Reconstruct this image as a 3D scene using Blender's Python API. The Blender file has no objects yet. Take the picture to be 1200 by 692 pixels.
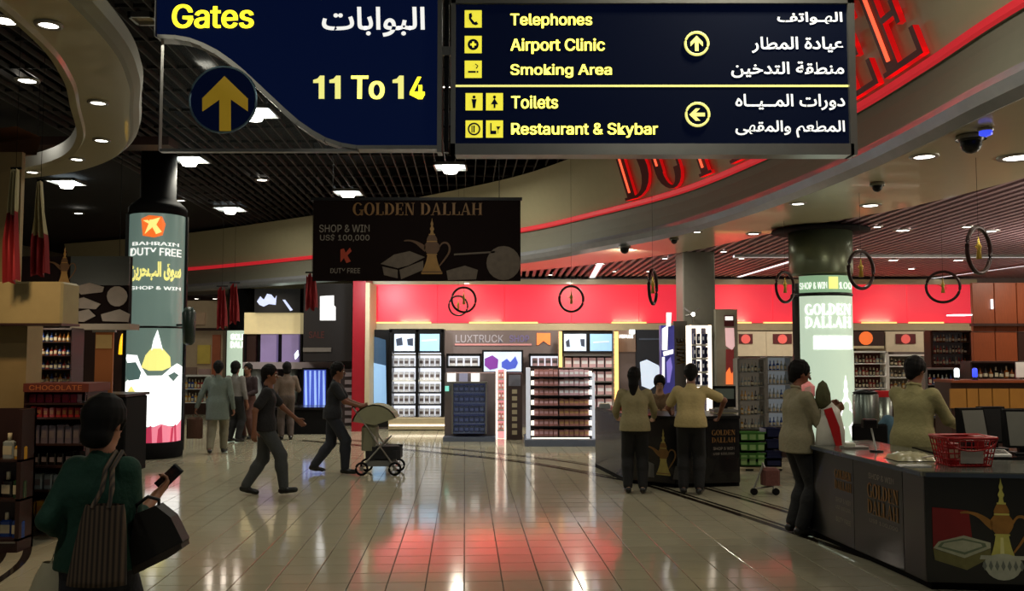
import bpy, math, random
import numpy as np
from mathutils import Vector, Matrix
random.seed(7)
SC = bpy.context.scene
COL = SC.collection
ORD = ['first', 'second', 'third', 'fourth', 'fifth', 'sixth', 'seventh', 'eighth', 'ninth', 'tenth', 'eleventh', 'twelfth', 'thirteenth']
# ---------------------------------------------------------------- camera, world, lights, exposure
CAMZ, F, PITCH = 1.85, 1050.0, math.atan(64/1050)
cam = bpy.data.objects.new('camera', bpy.data.cameras.new('camera'))
COL.objects.link(cam); SC.camera = cam
cam.location = (0, 0, CAMZ); cam.rotation_euler = (math.pi/2+PITCH, 0, 0)
cam.data.sensor_width = 36; cam.data.lens = 36*F/1200; cam.data.clip_end = 200
SC.view_settings.view_transform = 'Standard'; SC.view_settings.look = 'None'
SC.view_settings.gamma = 1; SC.view_settings.use_curve_mapping = False
SC.view_settings.exposure = 0.0
SC.cycles.use_denoising = True
SC.cycles.max_bounces = 6
SC.cycles.sample_clamp_indirect = 4
w = bpy.data.worlds.new('world'); SC.world = w; w.use_nodes = True
w.node_tree.nodes['Background'].inputs[0].default_value = (.8, .9, 1, 1)
w.node_tree.nodes['Background'].inputs[1].default_value = .05
def area(name, loc, size, power, col=(1, .93, .8), tgt=None, sy=None, spread=180):
    l = bpy.data.lights.new(name, 'AREA'); l.energy = power; l.color = col; l.size = size
    if sy: l.shape = 'RECTANGLE'; l.size_y = sy
    l.spread = math.radians(spread)
    o = bpy.data.objects.new(name, l); COL.objects.link(o); o.location = loc
    if tgt: o.rotation_euler = (Vector(tgt)-Vector(loc)).to_track_quat('-Z', 'Y').to_euler()
    return o
# ceiling fixtures of the concourse (one lamp under each recessed square fixture, more out of view)
for x, y in [(-1.0, 9), (1.8, 5.5), (-5.85, 16.2), (-1.16, 16.9), (-3.6, 19.7), (-6.9, 21.9), (-9.5, 18.4), (-9.5, 12), (-3.72, 12.9)]:
    area('fixture_or_fill_lamp', (x, y, 5.16), .26, 48, (1, .96, .8))
area('fixture_or_fill_lamp', (1.6, 2.2, 5.16), .26, 26, (1, .96, .8))  # added fill out of view, lifts the foreground floor; no fixture modelled
area('fixture_or_fill_lamp', (-3.6, 1.8, 5.16), .26, 34, (1, .96, .8))  # added fill out of view for the carrier bag and left shelf
# lamps of the shop ceiling
for x, y, p in [(1.5, 20.2, 60), (6.2, 18.6, 80), (7.5, 11.5, 50), (7.0, 8.5, 36), (9.6, 15.4, 60), (-1.2, 20.0, 60), (4.29, 10.7, 14), (5.0, 7.2, 18), (10.5, 19, 60)]:
    area('shop_lamp', (x, y, 3.585), .16, p, (1, .9, .72))
for x, y, p in [(8.0, 8.5, 170), (9.2, 13.0, 140), (12.3, 17.5, 80)]:  # added upward fill outside the frame, brightens the soffit; no shelf lamps there
    area('soffit_fill_uplight', (x, y, 2.45), 1.2, p, (1, .92, .78), (x, y+.01, 4))
area('gondola_fill', (2.1, 15.6, 3.55), .16, 60, (1, .93, .85), (.9, 17.9, .9))  # added fill aimed at the carton fronts, no fixture of its own
area('wall_unit_fill', (-3.2, 19.2, 3.4), .16, 40, (.95, .97, 1), (-2.2, 21.4, 1.2))  # added fill for the left wall unit, hangs without a fixture
# lamps over the left shops, with added shelf fill
area('goods_shelf_fill', (-4.6, 7.5, 3.1), .2, 22, (1, .7, .4))  # added floating fill that brings out the goods shelf
area('perfume_shelf_fill', (-5.75, 10.2, 2.35), .15, 8, (1, .85, .65), (-5.9, 10.9, 1.9))  # added fill so the perfume bottles glitter
area('left_shop_lamp', (-6.5, 20.5, 3.3), .6, 35, (1, .85, .7))

# ---------------------------------------------------------------- helpers
cp, sp = math.cos(PITCH), math.sin(PITCH)
def W(px, py, Y):
    cx, cy = (px-600)/F, (346-py)/F
    k = Y/(cp-cy*sp)
    return Vector((cx*k, Y, CAMZ+(sp+cy*cp)*k))
def WZ(px, py, z=0):
    cx, cy = (px-600)/F, (346-py)/F
    k = (z-CAMZ)/(sp+cy*cp)
    return Vector((cx*k, (cp-cy*sp)*k, z))
def lin(c):
    return tuple((v/255/12.92 if v/255 <= .04045 else ((v/255+.055)/1.055)**2.4) for v in c)
MT = {}
def mat(name, c, rough=.5, metal=0, emit=0, ecol=None, noise=.12, scale=8, bump=0, alpha=1, trans=0, kind=None, c2=None, coat=0, spec=None):
    if name in MT: return MT[name]
    m = bpy.data.materials.new(name); m.use_nodes = True
    nt = m.node_tree; b = nt.nodes['Principled BSDF']
    rgb = lin(c)
    b.inputs['Roughness'].default_value = rough; b.inputs['Metallic'].default_value = metal
    b.inputs['Base Color'].default_value = (*rgb, 1)
    if spec is not None: b.inputs['Specular IOR Level'].default_value = spec
    if coat: b.inputs['Coat Weight'].default_value = coat
    if trans: b.inputs['Transmission Weight'].default_value = trans; b.inputs['IOR'].default_value = 1.15
    if alpha < 1: b.inputs['Alpha'].default_value = alpha
    if emit:
        e = lin(ecol) if ecol else rgb
        b.inputs['Emission Color'].default_value = (*e, 1); b.inputs['Emission Strength'].default_value = emit
    if noise or kind or bump:
        tc = nt.nodes.new('ShaderNodeTexCoord')
        tx = nt.nodes.new('ShaderNodeTexNoise'); tx.inputs['Scale'].default_value = scale; tx.inputs['Detail'].default_value = 3
        nt.links.new(tc.outputs['Object'], tx.inputs['Vector']); fac = tx.outputs[0]
        if kind == 'wood':
            mp = nt.nodes.new('ShaderNodeMapping'); mp.inputs['Scale'].default_value = (14, 14, .8)
            nt.links.new(tc.outputs['Object'], mp.inputs['Vector']); nt.links.new(mp.outputs[0], tx.inputs['Vector'])
        if kind in ('stripe', 'stripeh'):
            wv = nt.nodes.new('ShaderNodeTexWave'); wv.inputs['Scale'].default_value = scale; wv.bands_direction = 'X' if kind == 'stripe' else 'Z'
            nt.links.new(tc.outputs['Object'], wv.inputs['Vector']); fac = wv.outputs[1] if len(wv.outputs) > 1 else wv.outputs[0]
        mx = nt.nodes.new('ShaderNodeMix'); mx.data_type = 'RGBA'
        a = tuple(v*(1-noise) for v in rgb); d = lin(c2) if c2 else tuple(min(1, v*(1+noise)) for v in rgb)
        mx.inputs['A'].default_value = (*a, 1); mx.inputs['B'].default_value = (*d, 1)
        nt.links.new(fac, mx.inputs['Factor']); nt.links.new(mx.outputs['Result'], b.inputs['Base Color'])
        if bump:
            bp = nt.nodes.new('ShaderNodeBump'); bp.inputs['Strength'].default_value = bump; bp.inputs['Distance'].default_value = .02
            nt.links.new(tx.outputs[0], bp.inputs['Height']); nt.links.new(bp.outputs[0], b.inputs['Normal'])
    MT[name] = m
    return m
AUTO = []
def tag(o, label=None, cat=None, group=None, kind=None):
    for k, v in (('label', label), ('category', cat), ('group', group), ('kind', kind)):
        if v: o[k] = v
    return o
def thing(name, label, cat, group=None, loc=None, rz=0):
    o = bpy.data.objects.new(name, None); COL.objects.link(o); o.empty_display_size = .1
    tag(o, label, cat, group)
    if loc is None: AUTO.append(o)
    else: o.location = loc; o.rotation_euler = (0, 0, rz)
    return o
class MB:
    def __init__(s): s.v, s.f, s.m, s.sm = [], [], [], []
    def add(s, vs, fs, mi=0, smooth=False):
        n = len(s.v); s.v += [tuple(v) for v in vs]
        for f in fs: s.f.append([i+n for i in f]); s.m.append(mi); s.sm.append(smooth)
        return s
    def box(s, x0, x1, y0, y1, z0, z1, mi=0):
        vs = [(x, y, z) for z in (z0, z1) for x, y in ((x0, y0), (x1, y0), (x1, y1), (x0, y1))]
        return s.add(vs, [(3, 2, 1, 0), (4, 5, 6, 7), (0, 1, 5, 4), (1, 2, 6, 5), (2, 3, 7, 6), (3, 0, 4, 7)], mi)
    def bbox(s, x0, x1, y0, y1, z0, z1, b=.01, mi=0):
        # box with chamfered vertical and top edges
        def ring(d, z): return [(x0+d+b, y0+d, z), (x1-d-b, y0+d, z), (x1-d, y0+d+b, z), (x1-d, y1-d-b, z), (x1-d-b, y1-d, z), (x0+d+b, y1-d, z), (x0+d, y1-d-b, z), (x0+d, y0+d+b, z)]
        R = ring(0, z0)+ring(0, z1-b)+ring(b, z1)
        fs = [tuple(range(7, -1, -1)), tuple(range(16, 24))]
        for k in (0, 8):
            for i in range(8): j = (i+1) % 8; fs.append((k+i, k+j, k+8+j, k+8+i))
        return s.add(R, fs, mi)
    def obox(s, o, u, v, wv, lu, lv, lw, mi=0):
        o, u, v, wv = Vector(o), Vector(u), Vector(v), Vector(wv); vs = []
        for c in (0, 1):
            for a, b in ((0, 0), (1, 0), (1, 1), (0, 1)): vs.append(o+u*a*lu+v*b*lv+wv*c*lw)
        return s.add(vs, [(3, 2, 1, 0), (4, 5, 6, 7), (0, 1, 5, 4), (1, 2, 6, 5), (2, 3, 7, 6), (3, 0, 4, 7)], mi)
    def lathe(s, prof, c=(0, 0, 0), n=24, mi=0, smooth=True, a0=0, a1=2*math.pi, cap=True):
        full = abs(a1-a0-2*math.pi) < 1e-6; m = n if full else n+1; vs = []
        for r, z in prof:
            for i in range(m):
                a = a0+(a1-a0)*i/n; vs.append((c[0]+r*math.cos(a), c[1]+r*math.sin(a), c[2]+z))
        fs = []
        for k in range(len(prof)-1):
            for i in range(n): j = (i+1) % m; fs.append((k*m+i, k*m+j, k*m+m+j, k*m+m+i))
        if cap and full: fs.append(tuple(range(m-1, -1, -1))); fs.append(tuple(range((len(prof)-1)*m, len(prof)*m)))
        return s.add(vs, fs, mi, smooth)
    def cyl(s, a, b, r, r2=None, n=10, mi=0, smooth=True):
        a, b = Vector(a), Vector(b); r2 = r if r2 is None else r2
        d = (b-a).normalized(); u = d.orthogonal().normalized(); v = d.cross(u); vs = []
        for p, q in ((a, r), (b, r2)):
            for i in range(n): t = 2*math.pi*i/n; vs.append(p+(u*math.cos(t)+v*math.sin(t))*q)
        s.add(vs, [(i, (i+1) % n, n+(i+1) % n, n+i) for i in range(n)], mi, smooth)
        return s.add(vs, [tuple(range(n-1, -1, -1)), tuple(range(n, 2*n))], mi)
    def tube(s, pts, r, n=6, mi=0, closed=False):
        pts = [Vector(p) for p in pts]; N = len(pts); vs = []
        for i, p in enumerate(pts):
            a = pts[i-1] if (i or closed) else p; b = pts[(i+1) % N] if (i < N-1 or closed) else p
            d = (b-a).normalized(); up = Vector((0, 0, 1)) if abs(d.z) < .95 else Vector((1, 0, 0))
            u = d.cross(up).normalized(); v = u.cross(d)
            for k in range(n): t = 2*math.pi*k/n; vs.append(p+(u*math.cos(t)+v*math.sin(t))*r)
        fs = []
        for i in range(N if closed else N-1):
            for k in range(n): j = (i+1) % N; fs.append((i*n+k, i*n+(k+1) % n, j*n+(k+1) % n, j*n+k))
        if not closed: fs += [tuple(range(n)), tuple(range((N-1)*n, N*n))]
        return s.add(vs, fs, mi, True)
    def sphere(s, c, r, n=12, mi=0, sz=1, sy=1):
        vs, fs = [], []; h = n//2
        for i in range(h+1):
            t = math.pi*i/h
            for k in range(n): a = 2*math.pi*k/n; vs.append((c[0]+r*math.sin(t)*math.cos(a), c[1]+sy*r*math.sin(t)*math.sin(a), c[2]-sz*r*math.cos(t)))
        for i in range(h):
            for k in range(n): fs.append((i*n+k, i*n+(k+1) % n, (i+1)*n+(k+1) % n, (i+1)*n+k))
        return s.add(vs, fs, mi, True)
    def polys(s, P, fn, w0, w1, mi=0, side=None):
        # 2D polygons -> slabs through mapping fn(u, v, w); the w1 face looks at the viewer
        for p in P:
            n = len(p); vs = [fn(a, b, w0) for a, b in p]+[fn(a, b, w1) for a, b in p]
            s.add(vs, [tuple(range(n, 2*n))], mi)
            s.add(vs, [tuple(range(n-1, -1, -1))]+[(i, (i+1) % n, n+(i+1) % n, n+i) for i in range(n)], mi if side is None else side)
        return s
    def pp(s, pts, Y, t=.02, mi=0):
        # polygon given by sight lines on the upright plane at depth Y, thickness t behind it
        vs = [W(x, y, Y) for x, y in pts]; n = len(vs); vs += [v+Vector((0, t, 0)) for v in vs]
        return s.add(vs, [tuple(range(n-1, -1, -1)), tuple(range(n, 2*n))]+[(i, (i+1) % n, n+(i+1) % n, n+i) for i in range(n)], mi)
    def pb(s, x0, y0, x1, y1, Y, t, mi=0):
        a, b = W(x0, y1, Y), W(x1, y0, Y)
        return s.box(a.x, b.x, Y, Y+t, a.z, b.z, mi)
    def build(s, name, m, parent=None, kind=None):
        me = bpy.data.meshes.new(name); me.from_pydata(s.v, [], s.f)
        ms = m if isinstance(m, (list, tuple)) else [m]
        for x in ms: me.materials.append(x)
        me.polygons.foreach_set('material_index', s.m); me.polygons.foreach_set('use_smooth', s.sm)
        me.update()
        o = bpy.data.objects.new(name, me); COL.objects.link(o)
        if parent: o.parent = parent
        if kind: o['kind'] = kind
        return o
def kids(o): return [c for c in KID.get(o.name, [])]
def dup(o, loc=None, rz=None, label=None, group=None, parent=None):
    c = o.copy(); COL.objects.link(c)
    if parent: c.parent = parent
    if loc is not None: c.location = loc
    if rz is not None: c.rotation_euler = (0, 0, rz)
    if label: c['label'] = label
    if group: c['group'] = group
    for ch in o.children: dup(ch, parent=c)
    return c
def settle():
    for o in AUTO:
        if o.location.length > 0: continue
        ms = []
        def walk(q):
            for c in q.children:
                if c.type == 'MESH': ms.append(c)
                walk(c)
        walk(o)
        if not ms: continue
        lo = Vector((1e9,)*3); hi = -lo
        arrs = {}
        for c in ms:
            a = np.empty(len(c.data.vertices)*3, np.float32); c.data.vertices.foreach_get('co', a); a = a.reshape(-1, 3); arrs[c] = a
            off = c.location
            lo = Vector([min(lo[i], float(a[:, i].min())+off[i]) for i in range(3)]); hi = Vector([max(hi[i], float(a[:, i].max())+off[i]) for i in range(3)])
        L = Vector(((lo.x+hi.x)/2, (lo.y+hi.y)/2, lo.z)); done = set()
        for c in ms:
            if c.data.users > 1 or c.location.length > 0:
                if c.parent == o: c.location -= L
            elif c.data.name not in done:
                done.add(c.data.name); a = arrs[c]-np.array(L, np.float32); c.data.vertices.foreach_set('co', a.ravel()); c.data.update()
        o.location = L
_tc = {}
try:   # the sans serif that ships inside Blender
    FONT = bpy.data.fonts.load(bpy.utils.system_resource('DATAFILES')+'/fonts/Inter.woff2')
except Exception: FONT = None
def textmesh(s, weight=0.0):
    k = (s, weight)
    if k in _tc: return _tc[k]
    c = bpy.data.curves.new('t', 'FONT'); c.body = s
    if FONT and all(ord(q) < 0x590 for q in s): c.font = FONT
    latin = all(ord(q) < 0x590 for q in s); bold = weight*.62 if latin and weight > .017 else 0
    c.resolution_u = 3; c.offset = .006 if (FONT and latin) else weight
    o = bpy.data.objects.new('t', c); COL.objects.link(o)
    bpy.context.view_layer.update(); dg = bpy.context.evaluated_depsgraph_get()
    me = bpy.data.meshes.new_from_object(o.evaluated_get(dg))
    vs = [(v.co.x, v.co.y) for v in me.vertices]; fs = [list(p.vertices) for p in me.polygons]
    bpy.data.objects.remove(o); bpy.data.curves.remove(c); bpy.data.meshes.remove(me)
    x0 = min(v[0] for v in vs); x1 = max(v[0] for v in vs); y0 = min(v[1] for v in vs); y1 = max(v[1] for v in vs)
    vs = [((x-x0)/(x1-x0), (y-y0)/(y1-y0)) for x, y in vs]
    if FONT and bold > 0:   # heavier strokes: the same outline laid side by side
        d = bold/(x1-x0); n = len(vs); base, bf = vs, fs; vs, fs = [], []
        for q, k_ in enumerate((-1, -.5, 0, .5, 1)):
            vs += [((x+k_*d)/(1+2*d)+d/(1+2*d), y) for x, y in base]; fs += [[i+q*n for i in f] for f in bf]
    _tc[k] = (vs, fs); return _tc[k]
def textmap(s, fn, m, parent, weight=.02, name='lettering'):
    # fn(u, v) with u, v in 0..1 -> point
    vs, fs = textmesh(s, weight); b = MB(); b.add([fn(u, v) for u, v in vs], fs)
    return b.build(name, m, parent)
def fit(s, x0, y0, x1, y1, Y, m, parent, weight=.02, name='lettering'):
    a, b = W(x0, y1, Y), W(x1, y0, Y)
    return textmap(s, lambda u, v: (a.x+(b.x-a.x)*u, Y, a.z+(b.z-a.z)*v), m, parent, weight, name)
# Arabic shaping: presentation forms, written right to left
_A = {'ا': (0xFE8D, 0), 'ب': (0xFE8F, 1), 'ة': (0xFE93, 0), 'ت': (0xFE95, 1), 'خ': (0xFEA5, 1), 'د': (0xFEA9, 0), 'ر': (0xFEAD, 0), 'ط': (0xFEC1, 1),
      'ع': (0xFEC9, 1), 'ف': (0xFED1, 1), 'ق': (0xFED5, 1), 'ل': (0xFEDD, 1), 'م': (0xFEE1, 1), 'ن': (0xFEE5, 1), 'ه': (0xFEE9, 1), 'و': (0xFEED, 0),
      'ى': (0xFEEF, 0), 'ي': (0xFEF1, 1), 'س': (0xFEB1, 1), 'ك': (0xFED9, 1)}
def arab(s):
    out = []
    for i, c in enumerate(s):
        if c == 'ـ': out.append(c); continue
        if c not in _A: out.append(c); continue
        base, d = _A[c]
        p = i > 0 and (s[i-1] == 'ـ' or (s[i-1] in _A and _A[s[i-1]][1]))
        n = d and i < len(s)-1 and (s[i+1] == 'ـ' or s[i+1] in _A)
        out.append(chr(base+(3 if p and n else 2 if n else 1 if p else 0)))
    return ''.join(reversed(out))
# serif capitals as thick/thin strokes, unit height
def _arc(cx, cy, rx, ry, ix, iy, a0, a1, n=10):
    P = []
    for i in range(n):
        a, b = math.radians(a0+(a1-a0)*i/n), math.radians(a0+(a1-a0)*(i+1)/n)
        P.append([(cx+ix*math.cos(a), cy+iy*math.sin(a)), (cx+rx*math.cos(a), cy+ry*math.sin(a)), (cx+rx*math.cos(b), cy+ry*math.sin(b)), (cx+ix*math.cos(b), cy+iy*math.sin(b))])
    return P
def _r(x0, y0, x1, y1): return [(x0, y0), (x1, y0), (x1, y1), (x0, y1)]
def _sf(x, y, w=.34): return _r(x-w/2, y, x+w/2, y+.05)
def serif(ch):
    S = lambda x0, x1: _r(x0, 0, x1, 1)
    if ch == 'D': return .86, [S(.1, .3), _sf(.2, 0), _sf(.2, .95)]+_arc(.3, .5, .52, .5, .32, .45, -90, 90)
    if ch == 'O': return .9, _arc(.45, .5, .42, .52, .22, .46, 0, 360, 20)
    if ch == 'G': return .92, _arc(.45, .5, .42, .52, .22, .46, 40, 330, 16)+[_r(.66, 0, .84, .45), _r(.56, .4, .92, .45)]
    if ch == 'L': return .74, [S(.12, .32), _sf(.22, 0), _sf(.22, .95), _r(.3, 0, .7, .06), _r(.63, 0, .7, .3)]
    if ch == 'E': return .76, [S(.12, .32), _sf(.22, 0), _sf(.22, .95), _r(.3, 0, .7, .06), _r(.63, 0, .7, .28), _r(.3, .94, .68, 1), _r(.61, .74, .68, 1), _r(.3, .47, .56, .53), _r(.5, .38, .56, .62)]
    if ch == 'F': return .72, [S(.12, .32), _sf(.22, 0), _sf(.22, .95), _r(.3, .94, .68, 1), _r(.61, .72, .68, 1), _r(.3, .47, .56, .53), _r(.5, .38, .56, .62)]
    if ch == 'N': return .9, [_r(.14, 0, .2, 1), _r(.7, 0, .76, 1), [(.12, 1), (.34, 1), (.78, 0), (.62, 0)], _sf(.17, 0, .26), _sf(.13, .95, .2), _sf(.73, .95, .26)]
    if ch == 'A': return .9, [[(.1, 0), (.16, 0), (.47, .93), (.42, 1)], [(.6, 0), (.82, 0), (.5, 1), (.42, 1)], _r(.2, .28, .7, .33), _sf(.13, 0, .26), _sf(.72, 0, .34)]
    if ch == 'H': return .94, [S(.1, .28), S(.64, .82), _r(.28, .47, .64, .52), _sf(.19, 0, .3), _sf(.19, .95, .3), _sf(.73, 0, .3), _sf(.73, .95, .3)]
    if ch == 'U': return .9, [_r(.1, .3, .3, 1), _r(.7, .3, .76, 1), _sf(.2, .95), _sf(.73, .95, .24)]+_arc(.43, .32, .33, .34, .15, .28, 180, 360)
    if ch == 'T': return .84, [S(.32, .52), _sf(.42, 0), _r(.06, .94, .78, 1), _r(.06, .72, .12, 1), _r(.72, .72, .78, 1)]
    if ch == 'Y': return .86, [_r(.33, 0, .53, .5), [(.33, .5), (.53, .5), (.28, 1), (.06, 1)], [(.45, .45), (.53, .5), (.78, 1), (.72, 1)], _sf(.43, 0), _sf(.17, .95, .3), _sf(.75, .95, .22)]
    if ch == 'R': return .88, [S(.12, .32), _sf(.22, 0), _sf(.22, .95), [(.38, .5), (.58, .5), (.88, 0), (.66, 0)]]+_arc(.34, .74, .38, .26, .18, .2, -90, 90)
    if ch == 'S': return .7, _arc(.35, .74, .27, .27, .1, .2, 40, 270, 8)+_arc(.35, .26, .29, .27, .11, .2, -140, 90, 8)
    return .4, []
def serif_word(word):
    x, P = 0, []
    for ch in word:
        wd, pl = serif(ch)
        P += [[(a+x, b) for a, b in p] for p in pl]; x += wd
    return x, P
def serif_fit(word, x0, y0, x1, y1, Y, m, parent, t=.006):
    wd, P = serif_word(word); a, b = W(x0, y1, Y), W(x1, y0, Y)
    mb = MB(); mb.polys(P, lambda u, v, w_: (a.x+(b.x-a.x)*u/wd, Y-w_, a.z+(b.z-a.z)*v), 0, t)
    return mb.build('lettering', m, parent)
# silhouette of the long-spouted coffee pot, unit height, origin bottom centre
def _sm(pts, n=5):   # smooth open outline
    out = []
    for i in range(len(pts)-1):
        a, b, c, d = pts[max(i-1, 0)], pts[i], pts[i+1], pts[min(i+2, len(pts)-1)]
        for k in range(n):
            t = k/n; out.append(tuple(.5*(2*b[q]+(-a[q]+c[q])*t+(2*a[q]-5*b[q]+4*c[q]-d[q])*t*t+(-a[q]+3*b[q]-3*c[q]+d[q])*t**3) for q in (0, 1)))
    return out+[tuple(pts[-1])]
def _mir(half):
    h = _sm(half); return h+[(-x, y) for x, y in reversed(h)]
POT = dict(body=_mir([(.165, 0), (.17, .02), (.135, .10), (.10, .20), (.078, .30), (.07, .36)]),
           belly=_mir([(.07, .36), (.10, .40), (.125, .46), (.12, .52), (.085, .57), (.075, .59), (.085, .62), (.06, .68), (.03, .72)]),
           spire=_mir([(.03, .72), (.02, .77), (.034, .81), (.014, .86), (.022, .90), (.008, .95), (.002, 1)]),
           spout=_sm([(-.10, .50), (-.18, .555), (-.28, .60), (-.40, .615), (-.46, .60)])+_sm([(-.45, .585), (-.36, .585), (-.26, .54), (-.18, .46), (-.115, .40)]),
           handle=_sm([(.115, .50), (.17, .57), (.25, .57), (.30, .49), (.29, .38), (.22, .26), (.12, .13)])+_sm([(.12, .16), (.20, .28), (.262, .39), (.27, .48), (.235, .54), (.175, .54), (.125, .47)]))
def pot_print(fn, mg, parent, w0=0, w1=.004):
    mb = MB()
    for k in ('body', 'belly', 'spire', 'spout', 'handle'):
        P = POT[k]
        if k in ('spout', 'handle'):   # ribbons: split into quads so that the outline stays clean
            n = len(P)//2; P2 = [[P[i], P[i+1], P[len(P)-2-i], P[len(P)-1-i]] for i in range(min(n, len(P)-n)-1)]
        else: P2 = [P]
        mb.polys(P2, fn, w0, w1, 0 if k in ('body', 'spire') else 1)
    for z, h_ in ((.03, .17), (.34, .085), (.575, .085), (.70, .05)): mb.polys([[(-h_, z), (h_, z), (h_, z+.02), (-h_, z+.02)]], fn, w1, w1+.001, 1 if z < .1 else 0)
    mb.polys([[(-.03, .08), (.02, .06), (.01, .32), (-.02, .32)]], fn, w1, w1+.001, 2 if len(mg) > 2 else 0)
    return mb.build('pot_print', mg, parent)
def catmull(P, n=8):
    P = [Vector((*p, 0)) for p in P]; out = []
    for i in range(len(P)-1):
        a, b, c, d = P[max(i-1, 0)], P[i], P[i+1], P[min(i+2, len(P)-1)]
        for k in range(n):
            t = k/n; out.append(.5*((2*b)+(-a+c)*t+(2*a-5*b+4*c-d)*t*t+(-a+3*b-3*c+d)*t**3))
    out.append(P[-1]); return out
def sweep(curve, prof, side=1, mi=None, closed=False):
    # curve: list of plan Vectors; prof: (offset to the left of travel * side, z)
    mb = MB(); n = len(curve); m = len(prof); vs = []
    for i, p in enumerate(curve):
        d = (curve[min(i+1, n-1)]-curve[max(i-1, 0)]).normalized(); nn = Vector((-d.y, d.x, 0))*side
        for o, z in prof: vs.append(p+nn*o+Vector((0, 0, z)))
    for k in range(m-1):
        fs = []
        for i in range(n-1): fs.append((i*m+k, i*m+k+1, (i+1)*m+k+1, (i+1)*m+k))
        base = len(mb.v)
        mb.add(vs, fs, mi[k] if mi else 0, True)
    return mb
# ---------------------------------------------------------------- common materials
M = {}
M['tile'] = mat('floor tile', (172, 166, 142), .10, noise=.07, scale=3)
M['grout'] = mat('tile grout', (70, 64, 54), .8)
M['inlay'] = mat('dark floor inlay', (38, 30, 22), .15)
M['void'] = mat('ceiling void black', (9, 9, 10), .95)
M['slat'] = mat('ceiling slat grey', (62, 60, 58), .6)
M['carrier'] = mat('slat carrier', (28, 27, 27), .7)
M['beige'] = mat('painted beige bulkhead', (176, 168, 136), .32, noise=.05, coat=.3)
M['band'] = mat('satin grey band', (122, 120, 104), .6, metal=0, noise=.05)
M['lip'] = mat('polished lip', (168, 170, 176), .18, metal=.35)
M['redneon'] = mat('red neon line', (180, 30, 40), .5, emit=.38, ecol=(255, 50, 60))
M['reddark'] = mat('dark red letter face', (34, 3, 4), .3, emit=.05, ecol=(150, 8, 8))
M['redlit'] = mat('lit red letter edge', (220, 14, 18), .3, emit=.5)
M['tube'] = mat('orange red neon tube', (255, 110, 70), .3, emit=1.5, ecol=(255, 92, 60))
M['shopslat'] = mat('maroon shop ceiling slat', (150, 124, 130), .45)
M['shopvoid'] = mat('maroon ceiling board', (84, 62, 68), .7)
M['fascia'] = mat('glowing red fascia', (226, 60, 78), .35, emit=.62, ecol=(236, 34, 62), noise=0)
M['cream'] = mat('cream plaster', (186, 172, 140), .6)
M['greywall'] = mat('warm grey wall', (116, 104, 104), .5)
M['black'] = mat('satin black', (14, 14, 15), .35, spec=.3)
M['blackm'] = mat('matt black', (14, 13, 14), .8, spec=.15)
M['chrome'] = mat('chrome', (190, 190, 190), .15, metal=1)
M['alu'] = mat('brushed aluminium', (150, 148, 142), .35, metal=.8)
M['white'] = mat('white plastic', (225, 225, 220), .4)
M['lamp'] = mat('lit lamp lens', (255, 250, 235), .3, emit=9, noise=0)
M['lampw'] = mat('lit diffuser', (225, 240, 245), .3, emit=2.6, noise=0)
M['led'] = mat('lit shelf strip', (250, 235, 215), .3, emit=1.6, noise=0)
M['warm'] = mat('warm strip lamp', (255, 190, 110), .3, emit=1.6, noise=0)
M['navy'] = mat('navy sign face', (6, 16, 42), .75, spec=.08, emit=.4, ecol=(8, 22, 60), noise=0)
M['navy2'] = mat('dark navy sign face', (3, 8, 22), .75, spec=.08, emit=.4, ecol=(5, 14, 40), noise=0)
M['yel'] = mat('backlit yellow', (252, 240, 70), .4, emit=.75, noise=0)
M['pyel'] = mat('backlit pale yellow', (252, 246, 140), .4, emit=.8, noise=0)
M['wht'] = mat('backlit white', (250, 250, 245), .4, emit=.85, noise=0)
M['gold'] = mat('gold print', (196, 152, 66), .4, noise=.3, scale=20)
M['goldd'] = mat('dull gold print', (128, 90, 40), .5, noise=.3, scale=20)
M['wood'] = mat('red brown wood', (128, 62, 32), .4, kind='wood', noise=.35)
M['darkwood'] = mat('dark wood', (48, 26, 20), .4, kind='wood', noise=.3)
M['maroon'] = mat('maroon paint', (84, 14, 20), .5)
M['red'] = mat('bright red plastic', (176, 18, 26), .4)
M['navyp'] = mat('navy blue plastic', (18, 26, 70), .5)
M['greenp'] = mat('green crate plastic', (70, 128, 52), .5)
M['glass'] = mat('clear glass pane', (200, 215, 215), .05, alpha=.035, noise=0)
M['steel'] = mat('polished steel column', (104, 112, 88), .33, metal=.45, noise=.05)

# ---------------------------------------------------------------- floor
ROT = math.radians(3.0)
cr, sr = math.cos(ROT), math.sin(ROT)
def fl(u, v, z=0): return (u*cr-v*sr, u*sr+v*cr, z)
mb = MB(); mb.box(-17, 14, -1, 36, -.12, -.012)
floor = mb.build('floor', M['grout']); floor['kind'] = 'structure'; floor['label'] = 'glossy cream tiled concourse floor'
T = .305; g = .0035
tme = MB(); tme.bbox(-T/2+g, T/2-g, -T/2+g, T/2-g, -.012, 0, .0025)
tile0 = tme.build('tile', M['tile'], floor)
cells = []
for i in range(-52, 46):
    for j in range(0, 118):
        u, v = (i+.5)*T, (j+.5)*T; x, y, _ = fl(u, v)
        if -16.5 < x < 13.5 and 0 < y < 35.5: cells.append((x, y))
vis = [c for c in cells if c[1] > 6.6 and abs(c[0]) < c[1]*.575+.2 and c[0] < 3.1 + .3*(c[1]-6) ]
vis.sort(key=lambda c: c[1]); near = set(vis[:300])
rest = MB(); first = True
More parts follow.
